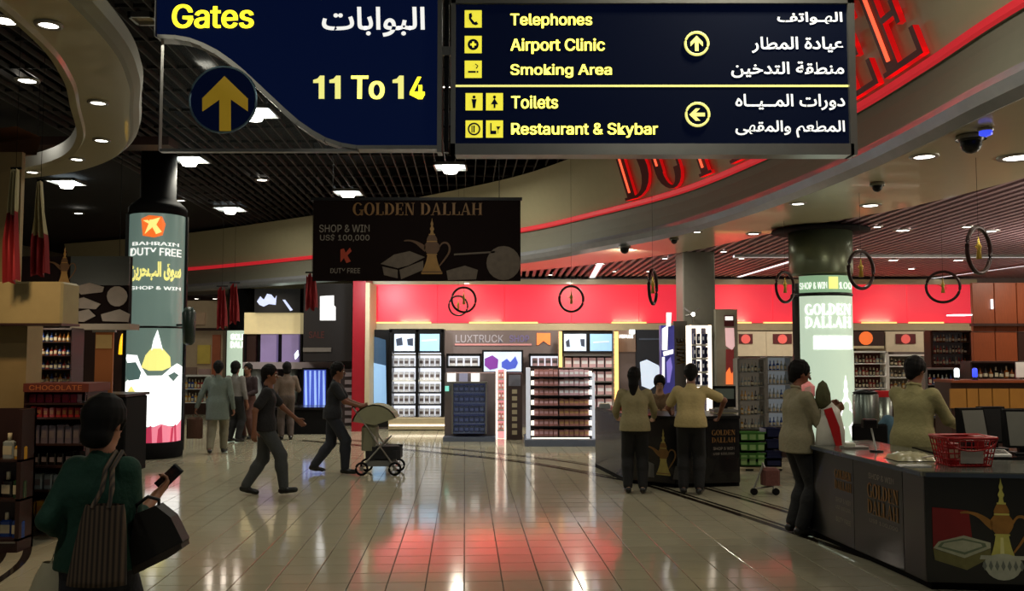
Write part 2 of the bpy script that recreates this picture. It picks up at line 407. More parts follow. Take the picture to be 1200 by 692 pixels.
for x, y in cells:
    if (x, y) in near:
        o = tile0 if first else tile0.copy()
        if not first: COL.objects.link(o)
        first = False
        o.location = (x, y, 0); o.rotation_euler = (random.uniform(-.0012, .0012), random.uniform(-.0012, .0012), ROT)
    else:
        h = T/2-g; tx, ty = random.uniform(-.0012, .0012), random.uniform(-.0012, .0012)
        vs = []
        for a, b in ((-h, -h), (h, -h), (h, h), (-h, h)):
            p = fl(a, b); vs.append((x+p[0], y+p[1], a*tx+b*ty))
        rest.add(vs, [(0, 1, 2, 3)])
        rest.add([Vector(v)-Vector((0, 0, .012)) for v in vs]+vs, [(0, 1, 5, 4), (1, 2, 6, 5)])
rest.build('tile_field', M['tile'], floor, 'stuff')
# curved dark inlay stripes in the floor beneath the bulkhead and by the left shop
SA = catmull([(3.3, 7.5), (2.98, 8.6), (2.72, 9.55), (2.16, 11.36), (1.78, 12.45), (1.27, 13.3), (0, 15.05), (-2.2, 16.9), (-4.4, 18.5)], 6)
k = 1
for off, wd in ((0, .09), (.13, .05), (.62, .07), (.75, .03)):
    mb = sweep(SA, [(-off, .003), (-off-wd, .003)]); o = mb.build('trim_%d' % k, M['inlay']); o['kind'] = 'structure'; k += 1
SL = catmull([(-3.6, 5.2), (-3.95, 6.4), (-4.05, 7.1), (-4.3, 8.1), (-4.9, 9.2), (-5.8, 10.4)], 6)
for off, wd in ((0, .07), (.2, .1)):
    mb = sweep(SL, [(off, .003), (off+wd, .003)]); o = mb.build('trim_%d' % k, M['inlay']); o['kind'] = 'structure'; k += 1

# ---------------------------------------------------------------- curved bulkhead
CA = catmull([(4.0, 1.2), (3.75, 4.3), (3.6, 6.3), (3.58, 7.6), (3.5, 9.1), (3.2, 11.3), (2.6, 13.7), (1.5, 16), (.2, 18.2), (-2.4, 21), (-5.35, 23.6), (-9.8, 27), (-14.5, 29.5)], 10)
CB = catmull([(5.7, 1.2), (5.6, 4), (5.5, 6.3), (5.26, 9.2), (4.9, 11.1), (4.1, 13), (3.2, 15.9), (1.5, 18.7), (-1.0, 21.3), (-4.3, 24.2), (-8.8, 28), (-14, 31)], 10)
prof = [(.0, 3.62), (.06, 3.60), (.13, 3.66), (.17, 3.74), (.13, 3.80), (.12, 3.82), (.07, 3.95), (.02, 4.12), (0, 4.24), (.03, 4.24), (.06, 4.26), (.06, 4.32), (.03, 4.34), (.01, 4.34), (.17, 4.8), (.36, 5.32)]
mi = [1, 1, 1, 1, 1, 2, 2, 2, 2, 3, 3, 3, 3, 0, 0]
mi = [2, 1, 1, 1, 1, 2, 2, 2, 2, 3, 3, 3, 3, 0, 0]
bulk = sweep(CA, prof, 1, mi).build('wall_bulkhead', [M['beige'], M['lip'], M['band'], M['redneon']]); bulk['kind'] = 'structure'; bulk['label'] = 'long curved beige bulkhead with a red neon line'
mb = MB(); n = min(len(CA), len(CB)); vs = []
def near_pt(p, C): return min(C, key=lambda q: (q-p).length)
pa = CA; pbv = [near_pt(p, CB) for p in CA]
for i in range(len(CA)): vs += [CA[i]+Vector((0, 0, 3.62)), pbv[i]+Vector((0, 0, 3.62)), pbv[i]+Vector((0, 0, 3.80))]
for i in range(len(CA)-1): mb.add([vs[3*i], vs[3*i+1], vs[3*i+4], vs[3*i+3]], [(0, 1, 2, 3)], 0); mb.add([vs[3*i+1], vs[3*i+2], vs[3*i+5], vs[3*i+4]], [(0, 1, 2, 3)], 1)
o = mb.build('ceiling_soffit', [M['beige'], M['blackm']]); o['kind'] = 'structure'; o['label'] = 'flat beige soffit under the curved bulkhead'

# big red channel letters along the bulkhead
arc = [0]
for i in range(1, len(CA)): arc.append(arc[-1]+(CA[i]-CA[i-1]).length)
def onA(s):
    s = max(0, min(s, arc[-1]-1e-3))
    i = max(j for j in range(len(arc)-1) if arc[j] <= s); t = (s-arc[i])/(arc[i+1]-arc[i])
    p = CA[i].lerp(CA[i+1], t); d = (CA[i+1]-CA[i]).normalized(); return p, Vector((-d.y, d.x, 0)), d
def s_at_px(px):
    best = min(range(400), key=lambda q: abs(600+F*onA(arc[-1]*q/400)[0].x/max(onA(arc[-1]*q/400)[0].y, .1)-px) if 2 < onA(arc[-1]*q/400)[0].y < 19 else 1e9)
    return arc[-1]*best/400
sL, sR = s_at_px(738), s_at_px(1112)
LH = .86
def onfas(s, v, w_):
    p, nn, d = onA(s); off = .03+.36*v*LH+w_; return p+nn*off+Vector((0, 0, 4.36+v*LH))
word = 'DUTY FREE'; tot = sum(serif(c)[0] for c in word); xx = 0
root = thing('illuminated_wall_lettering', 'huge red lit letters DUTY FREE along the curved bulkhead', 'sign')
for ch in word:
    wd, P = serif(ch)
    if P:
        def fn(u, v, w_, xx=xx): return onfas(sL+(sR-sL)*(xx+u)/tot, v, w_)
        mb = MB(); mb.polys(P, fn, .02, .075, 0, 1); o = mb.build('letter', [M['reddark'], M['redlit']], root)
        nb = MB()
        for p in P:
            xs = [a for a, b in p]; ys = [b for a, b in p]
            if max(ys)-min(ys) > .6 and max(xs)-min(xs) < .3 and len(p) == 4:
                c = (max(xs)+min(xs))/2; nb.tube([fn(c, min(ys)+.12, .085), fn(c, max(ys)-.12, .085)], .02)
        if nb.v: nb.build('neon_tube', M['tube'], o)
    xx += wd

# ---------------------------------------------------------------- ceilings
mb = MB(); mb.box(-17, 14, -1, 36, 6.2, 6.3); o = mb.build('ceiling', M['void']); o['kind'] = 'structure'; o['label'] = 'black void above the open slat ceiling'
sl = MB(); sl.box(-.007, .007, 0, 1, 0, .07); slat0 = sl.build('slat', M['slat'], o)
ceil = o; first = True
def xA(y):
    q = min(CA, key=lambda p: abs(p.y-y)); return q.x
for i in range(-34, 22):
    u = i*.19
    # travel along the tile direction until the bulkhead is met
    v1 = 1.5
    while v1 < 33:
        x, y, _ = fl(u, v1)
        pq = near_pt(Vector((x, y, 0)), CA)
        if x > xA(y)-.45: break
        v1 += .3
    v0 = 2.0
    if v1-v0 < 1 or v1 < 3: continue
    s_ = slat0 if first else slat0.copy()
    if not first: COL.objects.link(s_)
    first = False
    s_.location = fl(u, v0, 5.34); s_.rotation_euler = (0, 0, ROT); s_.scale = (1, v1-v0, 1)
    s_.parent = ceil
for j in range(3, 33):
    y = j*1.0
    xr = xA(y)-.4
    if xr < -6.4: continue
    mb = MB(); mb.box(-7.2, xr, y, y+.018, 5.36, 5.40); mb.build('carrier_rail', M['carrier'], ceil)
# shop ceiling right of the soffit
shop = MB()
for i in range(len(CB)-1):
    a, b = CB[i], CB[i+1]
    shop.add([(a.x, a.y, 3.80), (13.5, a.y, 3.80), (13.5, b.y, 3.80), (b.x, b.y, 3.80)], [(0, 1, 2, 3)])
so = shop.build('ceiling_shop', M['shopvoid']); so['kind'] = 'structure'; so['label'] = 'low maroon slatted ceiling over the shop'
sl = MB(); sl.box(-.035, .035, 0, 1, 0, .05); s0 = sl.build('slat', M['shopslat'], so); first = True
x = -3.0
def yB(x):
    c = [p.y for p in CB if p.x < x]
    return min(c) if c else 30
while x < 13.3:
    y0 = yB(x)+.05 if x < 5.72 else 2.0
    if y0 < 22:
        s_ = s0 if first else s0.copy()
        if not first: COL.objects.link(s_)
        first = False
        s_.location = (x, y0, 3.64); s_.scale = (1, 22.6-y0, 1)
    x += .16

mb = MB(); mb.box(-17, -6.62, -1, 35.5, 5.42, 5.48); o = mb.build('ceiling_side', M['void']); o['kind'] = 'structure'; o['label'] = 'black closed ceiling at the left of the slats'
# ring shaped soffit top left
CR = catmull([(-2.62, 1.5), (-2.75, 3.5), (-2.98, 5.9), (-3.25, 7.0), (-3.62, 7.9), (-4.15, 9.1), (-4.85, 10.1), (-5.8, 10.8), (-7.2, 11.2), (-9.5, 11.3)], 8)
ring = sweep(CR, [(.30, 4.14), (.30, 3.99), (.24, 3.97), (.22, 4.0), (-.18, 4.0), (-.21, 4.02), (-.26, 4.07), (-.28, 4.16), (-.22, 4.24), (-.05, 4.27), (.30, 4.14)], 1, [0, 0, 0, 0, 1, 1, 1, 1, 0, 0])
o = ring.build('ceiling_ring', [M['beige'], M['band']]); o['kind'] = 'structure'; o['label'] = 'curved beige ring soffit at upper left'
mb = MB(); mb.box(-12.5, -5.2, 13.4, 13.8, 4.95, 5.08); o = mb.build('trim_%d' % k, M['darkwood']); o['kind'] = 'structure'; k += 1

# outer walls of the hall
for nm, b in (('wall_back', (-17, 14, 34.8, 35.2, 0, 6.2)), ('wall_right', (13.4, 13.7, -1, 35, 0, 6.2)), ('wall_left', (-17, -16.7, -1, 35, 0, 6.2))):
    mb = MB(); mb.box(*b); o = mb.build(nm, M['cream'] if nm != 'wall_back' else M['greywall']); o['kind'] = 'structure'
# ---------------------------------------------------------------- ceiling fixtures
def sq_fixture(px, py, label, z=5.30, s=.62, group=None, lit=True):
    p = WZ(px, py, z); t = thing('ceiling_light', label, 'ceiling light', group, loc=(p.x, p.y, z))
    mb = MB()
    for a in ((-s/2, s/2, -s/2, -s/2+.03), (-s/2, s/2, s/2-.03, s/2), (-s/2, -s/2+.03, -s/2, s/2), (s/2-.03, s/2, -s/2, s/2)): mb.box(*a, -.01, .05)
    mb.build('frame', M['alu'], t)
    mb = MB(); mb.box(-s/2+.03, s/2-.03, -s/2+.03, s/2-.03, .03, .04); mb.build('diffuser', M['lampw'] if lit else M['cream'], t)
    if not lit: return t
    mb = MB(); mb.lathe([(.0, -.12), (.12, -.11), (.17, -.02), (.17, 0)], n=8, cap=False); mb.build('lamp_bowl', M['lamp'], t)
    return t
sq_fixture(528, 196, 'square ceiling light just under the gap between the two hanging signs')
sq_fixture(222, 187, 'square ceiling light to the upper right of the left lightbox column')
sq_fixture(78, 214, 'square ceiling light just beside the end of the curved ring soffit')
sq_fixture(408, 226, 'square ceiling light just above the dark hanging promotional banner')
sq_fixture(270, 245, 'square ceiling light right of the cap of the left lightbox column', s=.7)
sq_fixture(298, 132, 'square ceiling light seen through the glass beside the round arrow')
sq_fixture(170, 24, 'small dim square ceiling light at the left edge of the gates sign', s=.26, lit=False)
dl_proto = None
def downlight(px, py, z, label, r=.075, group=None):
    global dl_proto
    p = WZ(px, py, z)
    if dl_proto is None:
        t = thing('downlight', label, 'downlight', group, loc=(p.x, p.y, z))
        mb = MB(); mb.lathe([(.062, .02), (.062, -.004), (.085, -.006), (.09, .01)], n=14, cap=False); mb.build('bezel', M['alu'], t)
        mb = MB(); mb.lathe([(0, -.001), (.05, 0), (.062, .003)], n=14, cap=False); mb.build('lens', M['lamp'], t)
        dl_proto = t
    else: t = dup(dl_proto, (p.x, p.y, z), 0, label)
    if group: t['group'] = group
    elif 'group' in t: del t['group']
    k_ = r/.075; t.scale = (k_, k_, 1); return t
for px, py, wh in ((57, 30, 'uppermost downlight in the curved ring soffit'), (115, 121, 'downlight in the ring soffit at its widest bulge'), (119, 165, 'downlight in the ring soffit where it begins to turn back'),
                   (90, 187, 'downlight in the lower arm of the ring soffit'), (38, 202, 'leftmost downlight at the end of the ring soffit')): downlight(px, py, 3.985, wh)
for px, py, r, wh in ((6, 25, .14, 'large bright downlight in the black ceiling at the left picture edge'), (32, 95, .13, 'bright downlight in the black ceiling inside the ring soffit'),
                   (92, 250, .12, 'downlight in the dark ceiling right of the red and white flags'), (197, 225, .12, 'downlight just above the cap of the left lightbox column'),
                   (212, 235, .1, 'small downlight touching the right edge of the left column cap'), (307, 211, .12, 'round downlight in the slats between column and banner'),
                   (523, 102, .06, 'small bright downlight seen in the slit between the signs')): downlight(px, py, 5.28, wh, r)
for px, py, r, wh in ((1194, 185, .16, 'largest soffit downlight, by the right picture edge'), (1020, 241, .11, 'soffit downlight right above the steel column cap'), (935, 239, .09, 'soffit downlight left of the steel column cap'),
                   (883, 274, .10, 'soffit downlight over the grey pillar'), (817, 272, .07, 'small soffit downlight close to the polished lip'), (1083, 184, .11, 'bright soffit lamp beside the black camera dome near the right edge'),
                   (1196, 3, .2, 'white lamp at the top right corner of the picture')):
    if py < 10: continue
    downlight(px, py, 3.61, wh, r)
for i, (px, py, r) in enumerate(((1058, 270, .12), (1160, 271, .12), (1047, 305, .12), (1123, 305, .12), (1068, 315, .1), (1028, 266, .07), (869, 303, .08), (848, 295, .08), (779, 303, .08), (720, 318, .07), (1133, 266, .08), (645, 322, .08), (760, 318, .08))):
    downlight(px, py, 3.63, '%s downlight in the maroon shop ceiling, counted from the left' % ORD[sorted([1058, 1160, 1047, 1123, 1068, 1028, 869, 848, 779, 720, 1133, 645, 760]).index(px)], r, 'downlights of the maroon shop ceiling')
for i, (px, py) in enumerate(((230, 350), (252, 350), (238, 341), (296, 339), (310, 340), (346, 341))):
    downlight(px, py, 3.79, 'small far downlight beyond the lit column, %s from the left' % ORD[sorted([230, 252, 238, 296, 310, 346]).index(px)], .13, 'downlights at the far left end')
p = WZ(1188, 5, 4.6)
t = thing('emergency_lamp', 'white glowing lamp at the very top right of the bulkhead', 'lamp')
mb = MB(); mb.bbox(p.x-.14, p.x+.14, p.y-.05, p.y+.05, 4.60, 4.72, .02); mb.build('lens', M['lamp'], t)
mb = MB(); mb.box(p.x-.16, p.x+.16, p.y-.06, p.y+.06, 4.72, 4.76); mb.build('housing', M['white'], t)
# linear lights of the shop ceiling
def troffer(x0, y0, x1, y1, label, wd=.12):
    a, b = Vector((x0, y0, 0)), Vector((x1, y1, 0)); d = (b-a).normalized(); n_ = Vector((-d.y, d.x, 0))
    t = thing('linear_light', label, 'linear light')
    mb = MB(); mb.obox(a-n_*wd/2+Vector((0, 0, 3.612)), d, n_, (0, 0, 1), (b-a).length, wd, .02); mb.build('diffuser', M['led2'], t)
    mb = MB()
    for s_ in (-1, 1): mb.obox(a+n_*(s_*(wd/2+.02)-.015)+Vector((0, 0, 3.60)), d, n_, (0, 0, 1), (b-a).length, .03, .05)
    mb.build('rail', M['alu'], t)
M['led2'] = mat('linear lamp', (245, 245, 250), .3, emit=1.6, noise=0)
troffer(1.8, 18.3, 1.95, 21.8, 'linear ceiling light above the lit carton gondola')
troffer(5.55, 16.5, 5.45, 21.6, 'linear ceiling light between grey pillar and steel column')
troffer(4.2, 16.9, 13.0, 16.9, 'long linear light crossing the shop ceiling right of the steel column')
troffer(10.9, 16.9, 10.3, 22.0, 'linear ceiling light running toward the wood panelled wall')
# camera domes
def dome(px, py, z, s, label):
    p = WZ(px, py, z); t = thing('camera_dome', label, 'camera', loc=(p.x, p.y, 0)); 
    mb = MB(); mb.lathe([(.0, 3.60-.06*s), (.05*s, 3.60-.058*s), (.09*s, 3.60-.03*s), (.105*s, 3.60), (.105*s, 3.615)], n=16, cap=False)
    mb.sphere((0, 0, 3.60-.05*s), .085*s, 14); mb.build('dome', M['black'], t)
    mb = MB(); mb.lathe([(.12*s, 3.58), (.12*s, 3.615), (.09*s, 3.615)], n=16, cap=False); mb.build('bezel', M['alu'], t); t.location.z = 0
    return t
dome(1138, 168, 3.55, 1.0, 'large black camera dome on the soffit near the right edge')
dome(1028, 219, 3.57, .62, 'black camera dome on the soffit above the steel column')
dome(732, 291, 3.57, .9, 'black camera dome at the polished lip above the red fascia')
dome(790, 282, 3.57, .62, 'small black camera dome left of the grey pillar')
p = WZ(1155, 152, 3.6)
t = thing('indicator_lamp', 'small blue lamp beside the large camera dome', 'lamp'); mb = MB(); mb.lathe([(.0, -.06), (.05, -.04), (.05, 0)], (p.x, p.y, 3.6), 10, cap=False); mb.build('lens', mat('blue lamp', (60, 80, 240), .3, emit=1), t)
mb = MB(); mb.lathe([(.06, -.01), (.06, .01)], (p.x, p.y, 3.6), 10); mb.build('bezel', M['alu'], t)

# ---------------------------------------------------------------- hanging signs
YS = 6.0
root = thing('gates_sign', 'navy hanging sign reading Gates 11 To 14 with glass corner and round arrow', 'sign')
curve = [(184, 40), (205, 41), (222, 44), (238, 50), (254, 58), (270, 69), (286, 82), (302, 97), (318, 112), (334, 127), (350, 141), (366, 152), (382, 161), (400, 167), (418, 170), (512, 170)]
mb = MB(); mb.pp([(512, -75), (184, -75)][::-1][::-1]+curve[:], YS, .08); mb.build('face_panel', M['navy'], root)
# silver trim following the curve
mb = MB()
for i in range(len(curve)-1):
    a, b = curve[i], curve[i+1]; d = Vector((b[0]-a[0], b[1]-a[1])).normalized(); nn = Vector((-d.y, d.x))*(5.5 if 2 < i < 12 else 4.5)
    mb.pp([a, b, (b[0]+nn.x, b[1]+nn.y), (a[0]+nn.x, a[1]+nn.y)], YS-.02, .12)
mb.build('curved_trim', M['alu'], root)
mb = MB(); mb.pb(512, -78, 518.5, 178, YS-.02, .12); mb.pb(183, -78, 518, -74, YS-.02, .12); mb.pb(180.5, -78, 184.5, 42, YS-.02, .12); mb.build('frame', M['alu'], root)
mb = MB(); mb.pb(186, 44, 188.5, 176, YS, .05); mb.pb(187, 174, 420, 177.5, YS, .05); mb.build('glass_edge', M['alu'], root)
mb = MB(); mb.pp([(188, 46)]+[(a, b+6) for a, b in curve[1:14]]+[(410, 174), (188, 174)], YS+.02, .012); mb.build('glass_pane', M['glass'], root)
c = W(263, 118, YS); R = 39.5*YS/F
mb = MB(); mb.polys([[(R*math.cos(2*math.pi*i/32), R*math.sin(2*math.pi*i/32)) for i in range(32)]], lambda u, v, w_: (c.x+u, YS-w_, c.z+v), 0, .03); mb.build('arrow_disc', M['navy2'], root)
mb = MB(); mb.tube([(c.x+R*math.cos(2*math.pi*i/36), YS-.03, c.z+R*math.sin(2*math.pi*i/36)) for i in range(36)], .008, closed=True); mb.build('disc_rim', mat('pale blue rim', (120, 150, 170), .3, metal=.6), root)
mb = MB(); mb.pp([(257, 153), (257, 116), (237, 130), (237, 115), (263, 89), (290, 115), (290, 130), (270, 116), (270, 153)], YS-.045, .01); mb.build('arrow', mat('yellow arrow', (206, 166, 44), .6, emit=.18), root)
fit('Gates', 201, 5, 298, 33, YS-.006, M['yel'], root, .03)
for x0 in (367, 386, 460):   # the figure one
    mb = MB(); mb.pp([(x0+6.5, 115.5), (x0+6.5, 97), (x0, 97), (x0, 93.5), (x0+5, 92), (x0+8, 88.5), (x0+13, 88.5), (x0+13, 115.5)], YS-.008, .004); mb.build('lettering', M['pyel'], root)
fit('To', 411, 88.5, 451, 116, YS-.006, M['pyel'], root, .04)
fit('4', 480, 90, 498, 116, YS-.006, M['yel'], root, .03)
fit(arab('البوابات'), 377, 8, 498, 43, YS-.006, M['wht'], root, .02)
root = thing('directory_sign', 'navy hanging directory sign listing telephones, clinic, toilets and restaurant', 'sign')
mb = MB(); mb.pb(533, 4, 998, 168, YS, .08); mb.build('face_panel', M['navy2'], root)
mb = MB(); mb.pb(528, -1, 534, 181, YS-.03, .14); mb.pb(997.5, -1, 1001, 181, YS-.03, .14); mb.pb(528, 168, 1001, 181, YS-.03, .14); mb.pb(528, -3, 1001, 3.5, YS-.03, .14); mb.build('frame', M['alu'], root)
mb = MB(); mb.pb(534, 99.3, 997, 101.6, YS-.006, .01); mb.build('divider', M['pyel'], root)
for s_, x0, y0, x1, y1 in (('Telephones', 598, 16, 694, 33), ('Airport Clinic', 598, 45, 709, 63), ('Smoking Area', 598, 75, 717, 91), ('Toilets', 599, 112, 654, 127), ('Restaurant & Skybar', 599, 144, 771, 161)):
    fit(s_, x0, y0, x1, y1, YS-.006, M['pyel'], root, .022)
for s_, x0, y0, x1, y1 in (('الهـواتف', 911, 14, 987, 29), ('عيادة المطار', 881, 43, 988, 62), ('منطقة التدخين', 857, 72, 989, 91), ('دورات المــيــاه', 862, 110, 990, 129), ('المطعم والمقهى', 862, 141, 990, 161)):
    fit(arab(s_), x0, y0, x1, y1, YS-.006, M['wht'], root, .018)
def icon(x, y, polys, ring=None):
    mb = MB(); mb.pb(x-10, y-10, x+10, y+10, YS-.006, .008); o = mb.build('pictogram', M['yel'], root)
    mb = MB()
    for q in polys: mb.pp([(x+a, y+b) for a, b in q], YS-.010, .004)
    if ring: 
        for i in range(16):
            a, b = 2*math.pi*i/16, 2*math.pi*(i+1)/16
            mb.pp([(x+ring*math.cos(a), y+ring*math.sin(a)), (x+ring*math.cos(b), y+ring*math.sin(b)), (x+(ring-1.8)*math.cos(b), y+(ring-1.8)*math.sin(b)), (x+(ring-1.8)*math.cos(a), y+(ring-1.8)*math.sin(a))], YS-.010, .004)
    mb.build('pictogram_figure', M['navy2'], o)
circ = lambda cx, cy, r, n=10: [(cx+r*math.cos(2*math.pi*i/n), cy+r*math.sin(2*math.pi*i/n)) for i in range(n)]
icon(554.5, 22, [[(-5, -6), (-2, -7), (-1, -3), (-2.5, -1), (1.5, 4), (4, 3), (6, 6), (3, 7.5), (-1, 6), (-5, 0)]])
icon(554.5, 52, [circ(0, 0, 6.5, 16)])
mb = MB(); mb.pp([(551, 50.8), (558, 50.8), (558, 53.2), (551, 53.2)], YS-.013, .003); mb.pp([(553.3, 48.5), (555.7, 48.5), (555.7, 55.5), (553.3, 55.5)], YS-.013, .003); mb.build('cross', M['yel'], root)
icon(554.5, 81, [[(-6, 2), (3, 2), (3, 4), (-6, 4)], [(4, 2), (6, 2), (6, 4), (4, 4)], [(3, -1), (5, -4), (2, -6), (3, -6.5), (6, -4), (4.5, -1)]])
icon(555.5, 119, [circ(0, -5.5, 1.8), [(-3, -3), (3, -3), (2, 2), (1.4, 7.5), (-1.4, 7.5), (-2, 2)]])
icon(579.5, 119, [circ(0, -5.5, 1.8), [(0, -4), (4.2, 3), (1.2, 3), (1, 7.5), (-1, 7.5), (-1.2, 3), (-4.2, 3)]])
icon(555.5, 151, [[(-.8, -4), (.8, -4), (.8, 4), (-.8, 4)], [(-3, -4), (-1.8, -4), (-1.8, 4), (-3, 4)]], ring=7.5)
icon(579.5, 151, [[(-5, -7), (-3.5, -7), (-3.5, 2), (2, 2), (2, 6), (-5, 6)], [(2, -3), (7, -3), (4.5, 1), (4.5, 5), (4, 5), (4, 1)]])
for cy, ang in ((51, 0), (134, 90)):
    cx = 816.5 if ang == 0 else 817.5; q = W(cx, cy, YS-.012)
    mb = MB(); mb.tube([(q.x+.078*math.cos(2*math.pi*i/32), YS-.012, q.z+.078*math.sin(2*math.pi*i/32)) for i in range(32)], .009, closed=True); ro = mb.build('arrow_ring', M['pyel'], root)
    A = [(-.012, -.05), (.012, -.05), (.012, .012), (.042, -.018), (.042, .012), (0, .055), (-.042, .012), (-.042, -.018), (-.012, .012)]
    ca_, sa_ = math.cos(math.radians(ang)), math.sin(math.radians(ang))
    mb = MB(); mb.polys([[(a*ca_-b*sa_, a*sa_+b*ca_) for a, b in A]], lambda u, v, w_: (q.x+u, YS-.006-w_, q.z+v), 0, .006); mb.build('arrow', M['pyel'], root)
# hanger between the signs and suspension rods
root = thing('sign_hanger', 'dark steel hanger post between the two navy signs', 'hanger')
mb = MB(); mb.pb(520.5, -80, 526.5, 178, YS+.02, .06); mb.build('post', M['black'], root)
a = W(523, 60, YS); mb = MB(); mb.box(a.x-.035, a.x+.035, YS-.01, YS+.02, a.z-.03, a.z+.03); mb.build('bracket', M['alu'], root)
mb = MB()
for px in (230, 470, 560, 960): q = W(px, -2, YS+.04); mb.cyl((q.x, q.y, 4.2), (q.x, q.y, 5.36), .012)
q = W(523.5, 0, YS+.05); mb.cyl((q.x, q.y, 4.5), (q.x, q.y, 5.36), .02); mb.build('suspension_rod', M['alu'], root)

# ---------------------------------------------------------------- hanging banner
YB = 12.0
M['ban'] = mat('dark brown banner print', (22, 13, 12), .8, spec=.1, noise=.25, scale=2)
M['banp'] = mat('dull beige print', (96, 84, 72), .6, noise=.35, scale=14)
M['bant'] = mat('dull grey print', (128, 120, 110), .6)
root = thing('hanging_banner', 'dark hanging banner reading GOLDEN DALLAH with a gold coffee pot', 'banner')
mb = MB(); mb.pb(366, 233, 610, 329, YB, .03); mb.build('cloth', M['ban'], root)
mb = MB(); mb.pb(364, 231, 612, 234.5, YB-.01, .05); mb.build('top_rail', M['black'], root)
mb = MB()
for px in (390, 585): q = W(px, 232, YB+.02); mb.cyl(q, (q.x, q.y, 5.36), .005)
mb.build('suspension_wire', M['black'], root)
serif_fit('GOLDEN DALLAH', 413, 237.5, 566, 252, YB-.004, M['goldd'], root)
fit('SHOP & WIN', 374, 263, 433, 272, YB-.004, M['bant'], root, .01)
fit('US$ 100,000', 375, 274, 433, 283, YB-.004, M['bant'], root, .01)
mb = MB(); mb.pp([(399, 292), (403, 291), (405, 296), (410, 290), (412, 294), (407, 299), (411, 306), (406, 308), (403, 302), (399, 307)], YB-.006, .006); mb.build('emblem_print', mat('red orange print', (168, 60, 34), .5), root)
fit('DUTY FREE', 387, 314, 422, 320, YB-.004, M['bant'], root, .005)
q = W(506, 321, YB); HP = 66*YB/F
pot_print(lambda u, v, w_: (q.x+u*HP*1.1, YB-w_-.003, q.z+v*HP), [mat('banner gold', (150, 112, 54), .5, noise=.3, scale=10), mat('banner dark gold', (92, 62, 34), .5, noise=.3, scale=10)], root)
mb = MB()
mb.pp([(446, 309), (462, 298), (480, 294), (498, 301), (478, 311), (466, 314)], YB-.005, .004)   # open chest top
mb.pp([(448, 312), (466, 316), (466, 326), (450, 322)], YB-.005, .004); mb.pp([(468, 316), (496, 305), (496, 316), (470, 327)], YB-.005, .004)
mb.pp([(523, 317), (545, 311), (560, 316), (558, 327), (525, 328)], YB-.005, .004)
mb.pp(circ(590, 308, 20, 20), YB-.005, .004); mb.pp([(532, 297), (580, 294), (580, 296), (532, 299)], YB-.005, .004)
mb.build('still_life_print', M['banp'], root)

# ---------------------------------------------------------------- lightbox columns
def lightcolumn(px0, px1, Y, ybase, ytop, name_label, cap_top=None):
    a, b = W(px0, 400, Y), W(px1, 400, Y); R = (b.x-a.x)/2; cx = (a.x+b.x)/2; Yc = Y+R
    return cx, Yc, R
def wrapc(cx, Yc, R):  # u metres round the front (0 = facing viewer), v = z
    t0 = math.atan2(-cx, Yc)
    return lambda u, v, w_: (cx+(R+w_)*math.sin(u/R+t0), Yc-(R+w_)*math.cos(u/R+t0), v)
M['ltgrey'] = mat('backlit grey green film', (120, 140, 132), .3, emit=.42, ecol=(120, 145, 136), noise=0)
M['ltwhite'] = mat('backlit white film', (250, 250, 248), .3, emit=1.6, noise=0)
M['ltpink'] = mat('backlit pink film', (232, 130, 150), .3, emit=.85, noise=0)
M['ltred'] = mat('backlit crimson film', (196, 60, 90), .3, emit=.7, noise=0)
M['ltgold'] = mat('backlit gold film', (240, 228, 130), .3, emit=1.0, noise=0)
M['ltteal'] = mat('backlit teal film', (96, 126, 122), .3, emit=.45, noise=0)
M['ltorange'] = mat('backlit orange film', (240, 110, 40), .3, emit=.9, noise=0)
M['ltgreen'] = mat('backlit pale green film', (194, 214, 192), .3, emit=.72, noise=0)
M['ltgreen2'] = mat('backlit mid green film', (138, 176, 140), .3, emit=.62, noise=0)
def Zp(py, Y): return W(600, py, Y).z
root = thing('lightbox_column', 'tall lit round column at left with glowing white, gold and pink print', 'column')
Y = 15.3; R = .462; cx = W(181.5, 400, Y+R).x; Yc = Y+R; wf = wrapc(cx, Yc, R)
def film(z0, z1, m, rr=0, a=-1.2, b=1.95, name='film', par=None):
    mb = MB(); mb.lathe([(R+rr, z0), (R+rr, z1)], (cx, Yc, 0), 28, a0=-math.pi/2+a, a1=-math.pi/2+b, cap=False); return mb.build(name, m, par or root)
mb = MB(); mb.lathe([(R+.03, 0), (R+.04, .02), (R+.04, Zp(519, Y)-.02), (R+.01, Zp(519, Y)), (R-.02, Zp(519, Y)+.01), (R-.02, Zp(248, Y)), (R+.03, Zp(248, Y)), (R+.03, Zp(240, Y)), (R-.02, Zp(236, Y)), (R-.16, Zp(228, Y)), (R-.16, 5.42)], (cx, Yc, 0), 32); mb.build('shaft', M['blackm'], root)
film(Zp(519, Y), Zp(384, Y), M['ltgrey'], .002); film(Zp(381.5, Y), Zp(249, Y), M['ltgrey'], .002)
mb = MB(); mb.lathe([(R+.004, Zp(384, Y)), (R+.018, Zp(383, Y)), (R+.004, Zp(381.5, Y))], (cx, Yc, 0), 28, cap=False); mb.build('joint_band', M['black'], root)
mb = MB()
for s_ in (-1, 1):
    a = -math.pi/2+.37+s_*1.5; c_ = (cx+(R+.02)*math.cos(a), Yc+(R+.02)*math.sin(a)); mb.box(c_[0]-.03, c_[0]+.03, c_[1]-.03, c_[1]+.03, .1, Zp(248, Y))
mb.build('edge_rail', M['black'], root)
